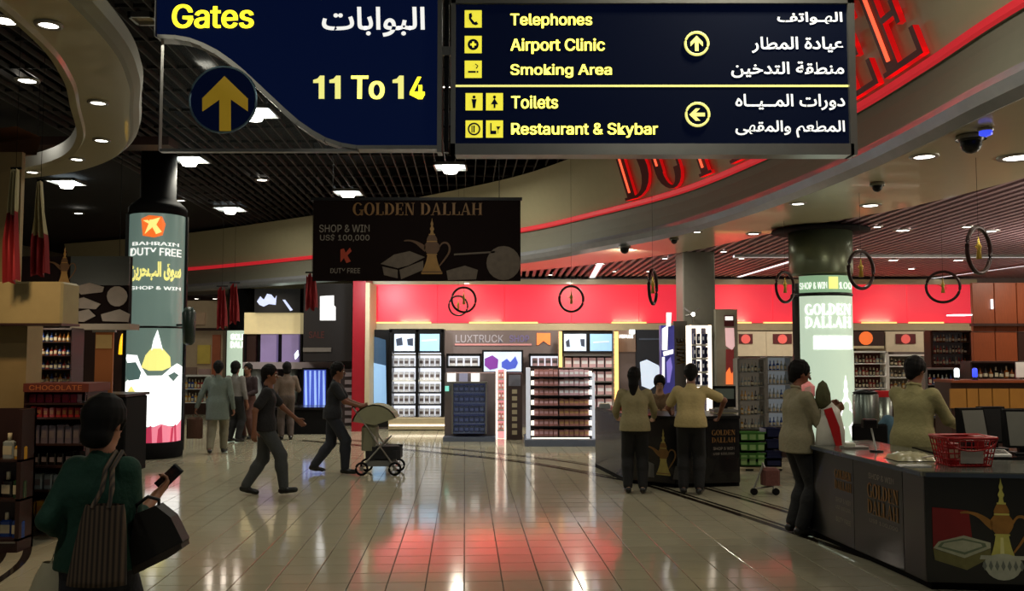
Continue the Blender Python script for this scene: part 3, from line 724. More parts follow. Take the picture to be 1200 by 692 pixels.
def film_blob(pts, m, rr, name='print_patch'):
    # pts in pixels, relative to this column
    P = [((x-181.5)*(Y+R*.5)/F, Zp(y, Y)) for x, y in pts]
    P = [(R*math.asin(max(-.97, min(.97, u/R))), v) for u, v in P]
    # subdivide edges so that the patch bends with the drum
    x0 = min(p[0] for p in P); x1 = max(p[0] for p in P); n = max(1, int((x1-x0)/.12)); out = []
    for i in range(n):
        lo, hi = x0+(x1-x0)*i/n, x0+(x1-x0)*(i+1)/n
        def clip(poly, c, sgn):
            r = []
            for j in range(len(poly)):
                p, q = poly[j], poly[(j+1) % len(poly)]; ip, iq = sgn*(p[0]-c) >= 0, sgn*(q[0]-c) >= 0
                if ip: r.append(p)
                if ip != iq: t_ = (c-p[0])/(q[0]-p[0]); r.append((c, p[1]+(q[1]-p[1])*t_))
            return r
        c_ = clip(clip(P, lo, 1), hi, -1)
        if len(c_) >= 3: out.append(c_)
    mb = MB(); mb.polys(out, wf, rr-.003, rr); return mb.build(name, m, root)
film_blob([(150.5, 500), (150.5, 448), (160, 440), (150.5, 420), (152, 415), (163, 416), (168, 430), (174, 440), (190, 440), (200, 430), (206, 426), (212.3, 430), (212.3, 500)], M['ltwhite'], .008)
film_blob([(150.5, 519), (150.5, 500), (160, 496), (175, 503), (190, 497), (204, 502), (212.3, 494), (212.3, 519)], M['ltpink'], .009)
for a, b in ((157, 164), (172, 181), (186, 192), (200, 207)): film_blob([(a, 519), (a+1, 503), (b-1, 498), (b, 519)], M['ltred'], .012)
film_blob([(168, 430), (172, 416), (178, 408), (190, 408), (198, 418), (199, 430), (190, 434), (176, 434)], M['ltgold'], .012)
film_blob([(178, 410), (180, 398), (184, 386), (187, 398), (190, 410)], M['ltwhite'], .013)
film_blob([(151, 440), (153, 425), (162, 424), (168, 436), (166, 444), (155, 446)], M['ltteal'], .012)
film_blob([(154, 470), (163, 461), (170, 468), (163, 472)], M['ltteal'], .012)
film_blob([(196, 440), (203, 436), (208, 440), (202, 447)], M['ltteal'], .012)
film_blob([(152, 462), (158, 452), (163, 460), (157, 470), (152, 470)], M['ltgold'], .012)
film_blob([(166, 276), (164, 256), (172, 252), (186, 253), (190, 262), (187, 275), (178, 278)], M['ltorange'], .01)
film_blob([(168, 274), (172, 262), (166, 258), (176, 257), (184, 254), (180, 263), (186, 271), (180, 274), (176, 266)], M['ltgold'], .014)
def wraptext(s_, x0, y0, x1, y1, m, pc, Yl, Rl, fnw, par, weight=.015):
    def fn(u, v):
        X = (x0+(x1-x0)*u-pc)*(Yl+Rl*.3)/F; X = max(-.96*Rl, min(.96*Rl, X)); return fnw(Rl*math.asin(X/Rl), Zp(y1, Yl)+(Zp(y0, Yl)-Zp(y1, Yl))*v, .012)
    return textmap(s_, fn, m, par, weight)
wraptext('BAHRAIN', 155, 283, 205, 287, M['wht'], 181.5, Y, R, wf, root, .02)
wraptext('DUTY FREE', 153, 290, 208, 299, M['wht'], 181.5, Y, R, wf, root, .02)
wraptext(arab('سوق البحرين').replace('ح', 'ﺤ'), 153, 306, 208, 329, M['ltgold'], 181.5, Y, R, wf, root, .04)
wraptext('SHOP & WIN', 154, 335, 208, 339, M['wht'], 181.5, Y, R, wf, root, .02)
# second lit column far behind
root = thing('lightbox_column', 'distant lit column with pale print seen past the walking shoppers', 'column')
Y = 25.5; R = .40; cx = W(278, 400, Y).x; Yc = Y+R
mb = MB(); mb.lathe([(R+.03, 0), (R+.03, .3), (R-.01, .31), (R-.01, 3.6)], (cx, Yc, 0), 24); mb.build('shaft', M['black'], root)
mb = MB(); mb.lathe([(R, .35), (R, Zp(387, Y))], (cx, Yc, 0), 24, a0=-math.pi/2-1.4, a1=-math.pi/2+1.4, cap=False); mb.build('film', M['ltgreen'], root)
wf2 = wrapc(cx, Yc, R)
wraptext('GOLDEN', 266, 391, 290, 398, M['ltwhite'], 278, Y, R, wf2, root, .03); wraptext('DALLAH', 266, 400, 290, 407, M['ltwhite'], 278, Y, R, wf2, root, .03)
# steel clad column at right
root = thing('lightbox_column', 'green lit column at right with steel drum top, behind the counter man', 'column')
Y = 12.6; R = .42; cx = W(963.5, 400, Y+R).x; Yc = Y+R; wf3 = wrapc(cx, Yc, R); RC = R
mb = MB(); mb.lathe([(R+.02, 0), (R+.02, .2), (R-.01, .22), (R-.01, Zp(330, Y))], (cx, Yc, 0), 32); mb.build('shaft', M['black'], root)
mb = MB(); mb.lathe([(R+.015, Zp(320, Y)), (R+.025, Zp(318, Y)), (R+.025, 3.62)], (cx, Yc, 0), 40); mb.build('steel_drum', M['steel'], root)
mb = MB(); mb.lathe([(R+.03, 3.61), (R+.26, 3.60), (R+.27, 3.57), (R+.03, 3.56)], (cx, Yc, 0), 40, cap=False); mb.build('recess_ring', M['blackm'], root)
for z0, z1, m in ((.22, Zp(346, Y), M['ltgreen']), (Zp(342, Y), Zp(322, Y), M['ltgreen2'])):
    mb = MB(); mb.lathe([(R+.002, z0), (R+.002, z1)], (cx, Yc, 0), 26, a0=-math.pi/2-1.12, a1=-math.pi/2+1.5, cap=False); mb.build('film', m, root)
mb = MB(); mb.lathe([(R+.003, Zp(346, Y)), (R+.018, Zp(344, Y)), (R+.003, Zp(342, Y))], (cx, Yc, 0), 30, cap=False); mb.build('joint_band', M['black'], root)
def wserif(word, x0, y0, x1, y1, m):
    wd, P = serif_word(word)
    def fn(u, v, w_):
        X = ((x0+(x1-x0)*u/wd)-963.5)*(Y+R*.3)/F; X = max(-.97*R, min(.97*R, X)); return wf3(R*math.asin(X/R), Zp(y1, Y)+(Zp(y0, Y)-Zp(y1, Y))*v, w_)
    mb = MB(); mb.polys(P, fn, .004, .012); mb.build('lettering', m, root)
wserif('GOLDEN', 945, 356, 996, 368, M['ltwhite']); wserif('DALLAH', 945, 371, 996, 383, M['ltwhite'])
def rb(x0, y0, x1, y1, m, nm='print_patch'):
    mb = MB(); n = 8; P = []
    for i in range(n):
        A_ = [R*math.asin(max(-.97, min(.97, ((x0+(x1-x0)*(i+k_)/n)-963.5)*(Y+R*.3)/F/R))) for k_ in (0, 1)]
        P.append([(A_[0], Zp(y1, Y)), (A_[1], Zp(y1, Y)), (A_[1], Zp(y0, Y)), (A_[0], Zp(y0, Y))])
    mb.polys(P, wf3, .004, .008); mb.build(nm, m, root)
rb(954, 393, 996, 409, M['ltwhite']); rb(972, 324, 982, 338, M['ltgold'])
wraptext('SHOP & WIN', 940, 330, 970, 338, M['wht'], 963.5, Y, R, wf3, root, .02)
wraptext('100', 983, 330, 997, 338, M['wht'], 963.5, Y, R, wf3, root, .02)
# large pale pot print on the film
def fp(u, v, w_):
    X = ((988+u*70)-963.5)*(Y+R*.3)/F; X = max(-.97*R, min(.97*R, X)); return wf3(R*math.asin(X/R), Zp(534, Y)+(Zp(440, Y)-Zp(534, Y))*v, w_+.005)
mb = MB(); mb.polys([POT['body'], POT['belly'], POT['spire']], fp, 0, .004); mb.build('pot_print', M['ltwhite'], root)

# ---------------------------------------------------------------- ring ornaments
M['ringm'] = mat('dark brown ring', (44, 20, 18), .35, metal=.3)
def ornament(px, py, hpx, wpx, label, dbl=False, Dm=.42):
    Y = F*Dm/hpx; q = W(px, py, Y); t = thing('ring_ornament', label, 'ornament', loc=(q.x, Y, q.z))
    t.rotation_euler = (0, 0, math.acos(min(1, wpx/hpx))-math.atan2(q.x, Y)); r = Dm/2
    mb = MB(); mb.tube([(r*math.cos(a), 0, r*math.sin(a)) for a in [2*math.pi*i/36 for i in range(36)]], .021, closed=True); mb.build('ring', M['ringm'], t)
    mb = MB(); mb.lathe([(.026, -.08), (.016, 0), (.028, .03), (.012, .07), (.005, .12), (0, .14)], n=10); mb.tube([(-.01, 0, .0), (-.05, 0, .03), (-.065, 0, .03)], .005); mb.tube([(.02, 0, .02), (.05, 0, .01), (.03, 0, -.04)], .004); mb.build('pot_pendant', mat('ornament gold', (190, 160, 70), .3, metal=.7), t)
    mb = MB(); mb.cyl((0, 0, .13), (0, 0, r), .003, n=5); top_ = 5.36 if q.x < xA(Y)+.1 else 3.62 if (q.x < 5.7 and Y < yB(q.x)) else 3.80; mb.cyl((0, 0, r), (0, 0, top_-q.z), .002, n=5); mb.build('wire', M['black'], t)
ornament(543.5, 351, 29, 28, 'round ring ornament over the left end of the red fascia, front of the pair')
ornament(537, 358, 23, 22, 'smaller ring ornament hanging just behind another at the red fascia', Dm=.42)
ornament(669.5, 350, 30, 28, 'round ring ornament before the middle of the red fascia')
ornament(765, 336, 40, 9, 'nearly edge-on ring ornament left of the grey pillar')
ornament(920, 336, 36, 20, 'ring ornament half hidden by the left side of the steel column')
ornament(1009, 316, 44, 27, 'oval-looking ring ornament right beside the steel drum')
ornament(1105, 336, 36, 37, 'ring ornament seen full face before the right part of the red fascia')
ornament(1147, 293, 54, 24, 'nearest ring ornament, high up and narrow, near the right edge')
# ORD = ['first', 'second', 'third', 'fourth', 'fifth', 'sixth', 'seventh', 'eighth', 'ninth', 'tenth', 'eleventh', 'twelfth']
# ---------------------------------------------------------------- back shop: fascia and wall
YF = 21.9
def zt(py, Y): return W(600, py, Y).z
xl, xm, xr = W(434, 350, YF).x, W(800, 350, YF).x, W(1141, 350, YF).x
root = thing('red_fascia', 'long glowing red fascia band over the back shop', 'fascia')
mb = MB(); mb.box(xl, xr, YF+.1, YF+.38, zt(382, YF), 3.57); mb.build('backing_board', M['cream'], root)
n = 9
for i in range(n):
    a, b = xl+(xr-xl)*i/n, xl+(xr-xl)*(i+1)/n
    mb = MB(); mb.box(a+.004, b-.004, YF, YF+.1, zt(378, YF), zt(333.5, YF)); mb.build('panel', M['fascia'], root)
mb = MB(); mb.box(xl, xr, YF-.18, YF+.1, zt(333.5, YF), 3.57); mb.build('top_ledge', M['beige'], root)
mb = MB(); mb.box(xl, xr, YF-.25, YF+.1, zt(387, YF), zt(379, YF)); mb.build('bottom_ledge', M['cream'], root)
for px in (448, 485, 570, 610, 737, 860, 915, 1030, 1085):
    q = W(px, 377.6, YF-.12); mb = MB(); mb.box(q.x-.42, q.x+.42, YF-.16, YF-.1, q.z-.02, q.z+.012); mb.build('uplight', M['warm'], root)
    if px in (485, 570, 737, 860, 1030): area('uplight_glow', (q.x, YF-.14, q.z+.04), .7, 5, (1, .75, .35), (q.x, YF+.1, q.z+.5), sy=.05)
mb = MB(); mb.box(W(431, 400, 22.3).x, W(1200, 400, 22.3).x+1.5, 22.3, 22.5, 0, 3.8); o = mb.build('wall_shop', M['greywall']); o['kind'] = 'structure'; o['label'] = 'warm grey back wall of the shop'
# red return wall and white end post
root = thing('end_pillar', 'dark red pillar with pale edge at the left end of the back shop', 'pillar')
a, b = W(413, 400, 20.6), W(428, 400, 20.6)
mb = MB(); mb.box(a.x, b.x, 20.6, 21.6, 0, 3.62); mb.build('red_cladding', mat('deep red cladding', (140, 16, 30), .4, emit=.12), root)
mb = MB(); mb.box(b.x, W(433, 400, 20.6).x, 20.58, 21.6, 0, zt(331, 20.6)); mb.build('pale_edge', M['cream'], root)
# lit wall unit at left (two bays of packs, two screens)
M['scr'] = mat('lit screen', (190, 205, 225), .2, emit=.75, noise=.35, scale=3)
M['scrb'] = mat('lit blue screen', (150, 190, 225), .2, emit=.75, noise=.1)
M['pack'] = mat('white cigarette carton', (214, 214, 216), .4, emit=.22, noise=0)  # faint glow in the carton colour stands for the shelf lighting
M['packp'] = mat('pink carton', (214, 176, 184), .4)
M['packb'] = mat('brown red carton', (176, 122, 116), .4)
M['packg'] = mat('gold carton', (184, 150, 100), .4)
M['packn'] = mat('dark blue carton', (30, 40, 84), .35)
M['litback'] = mat('lit shelf back', (215, 218, 226), .4, emit=1.3, noise=0)
def screen(x0, y0, x1, y1, Y, label, m='scr', extra=None):
    t = thing('wall_screen', label, 'screen')
    mb = MB(); mb.pb(x0-2.2, y0-2.2, x1+2.2, y1+2.2, Y, .08); mb.build('bezel', M['black'], t)
    mb = MB(); mb.pb(x0, y0, x1, y1, Y-.012, .012); o = mb.build('display', M[m], t)
    if extra: extra(t)
    return t
def pix(cols):
    def f(t):
        for (pts, m, Y) in cols: mb = MB(); mb.pp(pts, Y, .004); mb.build('screen_image', M[m], t)
    return f
M['imgd'] = mat('dark screen image', (60, 70, 90), .3, emit=.2); M['imgp'] = mat('purple screen image', (120, 60, 150), .3, emit=.5); M['imgb'] = mat('blue screen image', (70, 90, 190), .3, emit=.6)
Y1 = 21.4
root = thing('shelf_unit', 'tall black framed shelf unit with lit white packs at the left of the back shop', 'shelf unit')
mb = MB()
for x in (457.5, 488.5, 518.5): mb.pb(x-2, 386, x+2, 502, Y1-.25, .5)
mb.pb(456, 385, 520, 389, Y1-.25, .5); mb.build('frame', M['black'], root)
mb = MB(); mb.pb(459, 412, 518, 490, Y1+.2, .03); mb.build('lit_back', M['litback'], root)
for y in (415.5, 430, 446, 460, 474, 489): mb = MB(); mb.pb(460, y-.9, 517, y+.9, Y1-.2, .4); mb.build('shelf', M['white'] if y in (415.5, 446) else M['black'], root)
mb = MB(); mb.pb(455, 490, 521, 503, Y1-.6, 1.0); mb.build('plinth', M['cream'], root)
mb = MB(); mb.pb(456, 497, 521, 499, Y1-.62, .03); mb.build('plinth_light', M['led'], root)
screen(462, 391, 486, 411, Y1-.3, 'left wall screen of the pair above the left lit shelf unit', 'scr', pix([([(464, 397), (471, 395), (472, 404), (465, 405)], 'imgd', Y1-.32), ([(477, 397), (484, 396), (484, 405), (478, 404)], 'imgd', Y1-.32)]))
screen(492, 391, 515, 411, Y1-.3, 'right wall screen of the pair above the left lit shelf unit', 'scrb', pix([([(494, 398), (512, 397), (512, 399), (494, 400)], 'scr', Y1-.32)]))
def carton(Y, m, m2, w_=.2, h_=.24, d_=.1):
    mb = MB(); mb.bbox(-w_/2, w_/2, -d_/2, d_/2, 0, h_, .008); mb.box(-w_/2+.01, w_/2-.01, -d_/2-.002, -d_/2, h_*.35, h_*.7, 1)
    return mb
def row_items(x0, x1, ybase, Y, n, m, m2, hpx, label, group, name='carton', cat='carton', fill=.82, jit=.0, ri=None):
    a, b = W(x0, ybase, Y), W(x1, ybase, Y); st = (b.x-a.x)/n; hh = hpx*Y/F
    mb = carton(Y, m, m2, st*fill, hh, .12); o = mb.build(name, [m, m2]); tag(o, label, cat, group)
    for i in range(n):
        c_ = o if i == 0 else o.copy()
        if i: COL.objects.link(c_)
        c_['label'] = label+('' if ri is None else ', %s shelf down' % ORD[ri])+', %s from the left' % ORD[i]
        c_.location = (a.x+st*(i+.5), Y, a.z); c_.rotation_euler = (0, 0, random.uniform(-.06, .06)); c_.scale = (1, 1, random.uniform(1-jit, 1))
for x0, x1, sd in ((461, 486, 'left'), (491, 516, 'right')):
    for ri, yb in enumerate((429, 445, 459, 473, 488)):
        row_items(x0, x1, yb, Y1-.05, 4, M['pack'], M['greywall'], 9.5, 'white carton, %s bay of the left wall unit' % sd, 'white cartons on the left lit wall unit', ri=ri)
# slanted blue mirror pillar
root = thing('display_mirror', 'narrow black framed light blue lit panel beside the pale pillar edge', 'panel')
mb = MB(); mb.pb(433, 386, 456, 500, Y1-.1, .2); mb.build('frame', M['black'], root)
mb = MB(); mb.pp([(438, 394), (452, 398), (453, 470), (438, 480)], Y1-.12, .02); mb.build('upper_glass', mat('blue lit glass', (60, 84, 110), .1, emit=.3), root)
mb = MB(); mb.pp([(438, 425), (452, 428), (453, 476), (438, 486)], Y1-.14, .02); mb.build('lit_glass', mat('pale blue lit glass', (140, 180, 220), .1, emit=.6), root)
# header wall with lettering and the orange square
root = thing('header_sign', 'grey header board with pale lettering, pink underline and an orange square', 'sign')
mb = MB(); mb.pb(520, 387, 659, 418, Y1, .1); mb.build('board', M['greywall'], root)
fit('LUXTRUCK', 534, 392, 590, 401, Y1-.01, mat('pale lettering', (170, 165, 175), .3, emit=.15), root, .01)
fit('SHOP', 597, 392.5, 620, 400.5, Y1-.01, mat('violet lettering', (120, 110, 160), .3, emit=.15), root, .01)
mb = MB(); mb.pb(533, 402.5, 623, 404.5, Y1-.02, .02); mb.build('underline', mat('pink strip', (200, 140, 140), .3, emit=.25), root)
mb = MB(); mb.pp([(629, 390), (645, 390), (645, 404), (642, 403), (637, 399), (631, 404), (629, 404)], Y1-.02, .02); mb.build('emblem', mat('orange emblem', (244, 130, 70), .3, emit=.7), root)
for x0, nm in ((524, 'left niche of white packs under the header board'), (621, 'niche of pink packs under the orange emblem')):
    root = thing('wall_niche', nm, 'shelf'); x1 = x0+39 if x0 < 600 else 656
    mb = MB(); mb.pb(x0, 414, x1, 417, Y1-.3, .3); mb.pb(x0, 428.5, x1, 431, Y1-.3, .3); mb.pb(x0-1, 414, x0+1, 431, Y1-.3, .3); mb.pb(x1-1, 414, x1+1, 431, Y1-.3, .3); mb.build('frame', M['black'], root)
    mb = MB(); mb.pb(x0, 417, x1, 429, Y1-.03, .02); mb.build('lit_back', M['litback'], root)
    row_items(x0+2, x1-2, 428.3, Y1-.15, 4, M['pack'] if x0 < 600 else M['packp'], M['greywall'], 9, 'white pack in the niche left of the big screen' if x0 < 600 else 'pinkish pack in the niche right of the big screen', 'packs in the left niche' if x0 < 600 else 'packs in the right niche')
screen(567, 412, 611, 435, Y1-.35, 'big bright screen with violet and blue picture under the header board', 'scr', pix([([(568, 420), (577, 416), (584, 421), (583, 431), (574, 433), (568, 428)], 'imgp', Y1-.37), ([(588, 424), (594, 420), (598, 424), (604, 417), (607, 425), (604, 431), (594, 433), (588, 430)], 'imgb', Y1-.37)]))
# warm light strips
for x0, x1, y0, y1, nm in ((655, 658.5, 388, 430, 'short'), (720, 724.5, 388, 500, 'long')):
    t = thing('light_strip', '%s upright warm light strip on the back shop wall' % nm, 'light strip')
    mb = MB(); mb.pb(x0, y0, x1, y1, Y1-.32, .1); mb.build('strip', M['warm'], t); mb = MB(); mb.pb(x0-1, y0-1, x0, y1+1, Y1-.32, .12); mb.build('channel', M['alu'], t)
screen(661, 391, 687, 411, Y1-.2, 'left wall screen of the pair right of the orange emblem', 'scr', pix([([(663, 400), (667, 397), (668, 406), (664, 406)], 'imgd', Y1-.22), ([(680, 397), (685, 397), (685, 406), (681, 405)], 'imgd', Y1-.22)]))
screen(691.5, 391, 717, 411, Y1-.2, 'right wall screen of the pair right of the orange emblem', 'scrb', pix([([(695, 400), (714, 399), (714, 401), (695, 402)], 'scr', Y1-.22)]))
root = thing('shelf_unit', 'wall shelf unit under the two right screens with pink and white packs', 'shelf unit')
mb = MB(); mb.pb(657, 414, 720, 417, Y1-.1, .2)
for x in (659, 719): mb.pb(x-1.5, 414, x+1.5, 505, Y1-.1, .2)
mb.build('frame', M['alu'], root)
mb = MB(); mb.pb(658, 417, 719, 505, Y1+.1, .03); mb.build('back', M['darkwood'], root)
for y in (431, 447, 463, 479, 495): mb = MB(); mb.pb(659, y-.8, 719, y+.8, Y1-.15, .25); mb.build('shelf', M['alu'], root)
for ri, yb in enumerate((430, 446, 462, 478)): row_items(661, 718, yb, Y1-.02, 6, M['packp'], M['pack'], 11, 'pink and white pack under the right screens', 'packs under the right screens', ri=ri)
# dark blue glass cabinet gondola
Y2 = 18.6
root = thing('display_cabinet', 'dark cabinet with blue glass front and three lit cards on top', 'cabinet')
mb = MB(); mb.pb(521, 437, 580.5, 513, Y2+.05, .9); mb.build('body', M['greywall'], root)
mb = MB(); mb.pb(529, 449, 571, 507, Y2+.02, .03); mb.build('back_panel', mat('deep blue interior', (22, 34, 84), .3, emit=.5), root)
for y in (460, 472, 484, 496, 507): mb = MB(); mb.pb(531, y-.6, 569, y+.6, Y2-.2, .24); mb.build('shelf', mat('blue grey shelf', (80, 92, 130), .3), root)
mb = MB()
for x in (530, 569.5): mb.pb(x-1, 448, x+1, 508, Y2-.22, .24)
mb.pb(529, 447, 571, 449, Y2-.22, .24); mb.build('door_frame', M['alu'], root)
mb = MB(); mb.pb(531, 449, 569, 507, Y2-.22, .01); mb.build('glass_door', M['glass'], root)
for x in (523, 537, 551): mb = MB(); mb.pb(x+1, 437, x+11, 447, Y2-.05, .04); mb.build('lit_card', M['wht'] if x != 537 else mat('dim lit card', (150, 150, 175), .3, emit=.4), root)
mb = MB(); mb.pb(521.5, 452, 526, 458, Y2-.03, .03); mb.build('price_light', mat('aqua light', (130, 220, 200), .3, emit=.9), root)
mb = MB(); mb.pb(519, 512, 580.5, 522, Y2-.3, 1.3); mb.build('plinth', mat('blue grey plinth', (92, 100, 116), .35), root)
for ri, yb in enumerate((459.5, 471.5, 483.5, 495.5, 506.5)): row_items(532, 568, yb, Y2-.08, 6, M['packn'], mat('blue grey label', (70, 84, 140), .3, emit=.1), 8, 'dark blue box in the blue glass cabinet', 'boxes inside the blue glass cabinet', 'box', 'box', ri=ri)
# narrow lit pink shelf tower
root = thing('display_tower', 'narrow tower with lit pinkish shelves left of the brown stand', 'shelf unit')
Y3 = 18.9
mb = MB(); mb.pb(581, 433, 583, 515, Y3-.1, .3); mb.pb(591, 433, 593, 515, Y3-.1, .3); mb.build('side_panel', M['led'], root)
mb = MB(); mb.pb(582, 433, 592, 515, Y3+.15, .04); mb.build('back', mat('pink lit back', (190, 130, 145), .4, emit=.35), root)
for y in (444, 456, 468, 480, 492, 504, 515): mb = MB(); mb.pb(582.5, y-.8, 591.5, y+.8, Y3-.1, .25); mb.build('shelf', M['white'], root)
for ri, yb in enumerate((443, 455, 467, 479, 491, 503)): row_items(583.5, 591, yb, Y3+.03, 2, M['packb'], M['pack'], 7.5, 'dark red box on the narrow lit tower', 'boxes on the narrow lit tower', 'box', 'box', ri=ri)
root = thing('display_stand', 'brown stand with a pale card strip between tower and carton gondola', 'stand')
mb = MB(); mb.pb(594, 437, 612, 517, Y3-.2, .5); mb.build('body', mat('brown laminate', (72, 54, 50), .4), root)
mb = MB(); mb.pb(596, 439, 610, 452, Y3-.23, .03); mb.build('top_panel', mat('silver grey panel', (130, 130, 140), .3, metal=.4), root)
for y in range(456, 512, 8): mb = MB(); mb.pb(600, y, 606, y+5, Y3-.22, .02); mb.build('card', M['cream'], root)
# central carton gondola
Y4 = 17.9
root = thing('carton_gondola', 'wide lit gondola packed with rows of brown and pink cartons', 'gondola')
mb = MB(); mb.pb(617, 431, 621.5, 518, Y4-.25, .7); mb.pb(694, 437, 697, 518, Y4-.25, .7); mb.build('side_panel', mat('pale lit edge', (200, 205, 215), .3, emit=.45, noise=0), root)
mb = MB(); mb.pb(621, 431, 695, 516, Y4+.2, .1); mb.build('back', M['darkwood'], root)
mb = MB(); mb.pb(615, 515, 699, 523, Y4-.5, 1.2); mb.build('plinth', mat('blue grey plinth', (92, 100, 116), .35), root)
ys = [441.5, 452.5, 463.5, 475.5, 487.5, 499.5, 511.5]
for y in ys:
    mb = MB(); mb.pb(621.5, y-.4, 694, y+1, Y4-.22, .42); mb.build('shelf', M['black'], root)
    for x in (622.5, 690): mb = MB(); mb.pb(x, y-7, x+3.5, y-1.5, Y4-.24, .02); mb.build('edge_lamp', M['led'], root)
mb = MB(); mb.pb(623, 512.5, 691, 514.8, Y4-.27, .03); mb.build('base_light', M['led'], root)
for i, yb in enumerate(ys):
    row_items(626, 654, yb-.5, Y4-.08, 5, M['packb'], M['packp'], 9, 'reddish carton, left half of the lit gondola', 'reddish cartons on the gondola', jit=.1, ri=i, fill=.95)
    row_items(655, 690, yb-.5, Y4-.08, 6, M['packb'] if i > 2 else M['packp'], M['packg'] if i > 2 else M['pack'], 9, 'brown and gold carton, right gondola half' if i > 2 else 'pink and white carton, right gondola half', 'lower right cartons on the gondola' if i > 2 else 'upper right cartons on the gondola', jit=.15, ri=i, fill=.95)
# beige panel, dark poster wall, blue banner etc.
root = thing('wall_panel', 'beige panel with a small white inscription and a spot lamp right of the long light strip', 'panel')
mb = MB(); mb.pb(725, 387, 746, 412, Y1-.1, .1); mb.build('board', mat('taupe panel', (128, 108, 96), .5), root); fit('PERFUME', 726, 392, 742, 396, Y1-.12, M['wht'], root, .02)
mb = MB(); mb.pb(738, 386, 744, 391, Y1-.2, .1); mb.build('lamp', M['lampw'], root)
root = thing('poster_wall', 'tall dark poster with a bright blue white glow behind the long haired woman', 'poster')
mb = MB(); mb.pb(746, 386, 776, 520, Y1-.1, .1); mb.build('board', mat('dark slate poster', (28, 32, 42), .4), root)
mb = MB(); mb.pp([(750, 424), (758, 421), (772, 428), (775, 436), (770, 450), (762, 456), (752, 452)], Y1-.12, .02); mb.build('poster_image', M['scr'], root)
mb = MB(); mb.pb(749, 396, 774, 398, Y1-.12, .02); mb.build('poster_line', mat('slate grey line', (70, 80, 100), .4), root)
Y5 = 16.0
root = thing('blue_pylon', 'slim white and blue upright advertising pylon left of the grey pillar', 'pylon')
mb = MB(); mb.pb(776, 381, 790, 531, Y5, .2); mb.build('body', mat('blue pylon', (60, 60, 140), .35, emit=.2), root)
mb = MB(); mb.pp([(776, 385), (783, 381), (782, 410), (776, 410)], Y5-.015, .015); mb.pp([(776, 418), (779, 418), (779, 450), (776, 450)], Y5-.015, .015); mb.pp([(777, 412), (789, 409), (789, 414), (778, 417)], Y5-.015, .015); mb.pp([(781, 366), (787, 366), (786, 382), (781, 382)], Y5-.015, .015); mb.build('white_graphic', M['wht'], root)
mb = MB(); mb.pp([(781, 424), (786, 418), (788, 430), (785, 448), (782, 448)], Y5-.02, .01); mb.build('violet_graphic', mat('violet graphic', (130, 120, 210), .3, emit=.5), root)
root = thing('vertical_sign', 'dark upright sign with gold sideways letters between pylon and white rack', 'sign')
mb = MB(); mb.pb(791, 376, 805, 530.5, Y5+.1, .1); mb.build('board', mat('dark olive board', (52, 46, 38), .5), root)
a, b = W(794.5, 427, Y5), W(803, 396, Y5)
textmap('WINE', lambda u, v: (b.x-(b.x-a.x)*v, Y5+.09, a.z+(b.z-a.z)*(u)), M['gold'], root, .02)
# grey pillar
root = thing('square_pillar', 'square grey pillar from the soffit to behind the desk', 'pillar')
a, b = W(801, 400, Y5+.3), W(839, 400, Y5+.3)
mb = MB(); mb.bbox(a.x, b.x, Y5+.3, Y5+1.0, 0, 3.66, .02); mb.build('shaft', mat('grey green pillar', (104, 102, 90), .45), root)
mb = MB(); mb.box(a.x-.03, b.x+.03, Y5+.26, Y5+1.04, 0, .12); mb.build('skirting', M['alu'], root)
root = thing('spot_cluster', 'small spiky spotlight cluster with a bright lamp on the grey pillar', 'lamp')
mb = MB()
q = W(812, 368, Y5)
for dx, dz in ((-.14, .12), (.13, .1), (.02, -.14), (-.1, -.02)): mb.cyl(q, (q.x+dx, Y5+.1, q.z+dz), .012, .02)
mb.cyl(q, (q.x, Y5+.3, q.z), .015); mb.build('bracket', M['alu'], root)
mb = MB(); mb.sphere((q.x, q.y-.02, q.z), .035); mb.build('lamp', M['lamp'], root)
# white rack with dark cells
root = thing('white_rack', 'white framed rack with two columns of dark compartments before the grey pillar', 'rack')
Yr = 15.7
mb = MB(); mb.pb(808, 382, 833, 534, Yr+.12, .05); mb.build('back', mat('dark violet back', (36, 34, 56), .4), root)
mb = MB()
for x in (808, 831.5): mb.pb(x, 381, x+2.2, 534, Yr-.05, .2)
mb.pb(808, 381, 833.5, 384, Yr-.05, .2); mb.pb(819.5, 384, 821.5, 534, Yr-.02, .15); mb.build('frame', M['led'], root)
for y in (404, 420, 436, 452): mb = MB(); mb.pb(810, y-1, 831.5, y+1, Yr-.04, .18); mb.build('shelf', M['white'], root)
for ri, yb in enumerate((402.5, 418.5, 434.5, 450.5)): row_items(811, 831, yb, Yr+.03, 4, M['packn'], M['pack'], 12, 'dark blue pack in the white rack', 'packs in the white framed rack', 'pack', 'pack', fill=.6, ri=ri)
# white pylon with red graphic
root = thing('white_pylon', 'white upright board with red and orange flame graphic right of the grey pillar', 'pylon')
mb = MB(); mb.pb(841, 362, 864, 531, Y5, .15); mb.build('board', mat('off white board', (150, 146, 128), .5), root)
mb = MB(); mb.pb(849, 369, 860, 382, Y5-.02, .02); mb.build('dark_emblem', M['maroon'], root); mb = MB(); mb.pb(850, 370.5, 859, 375, Y5-.03, .01); mb.build('emblem_top', M['wht'], root)
mb = MB(); mb.pp([(850, 384), (860, 384), (861, 405), (858, 410), (851, 405)], Y5-.02, .02); mb.build('pink_graphic', mat('pinkish white', (236, 190, 190), .3, emit=.6), root)
mb = MB(); mb.pp([(851, 409), (860, 409), (860, 440), (851, 440)], Y5-.02, .02); mb.build('red_graphic', mat('dull red', (130, 44, 44), .4, emit=.2), root)
mb = MB(); mb.pp([(851, 450), (851, 436), (855, 430), (857, 438), (861, 433), (861, 450)], Y5-.03, .015); mb.build('flame_graphic', mat('flame orange', (246, 120, 60), .3, emit=.9), root)
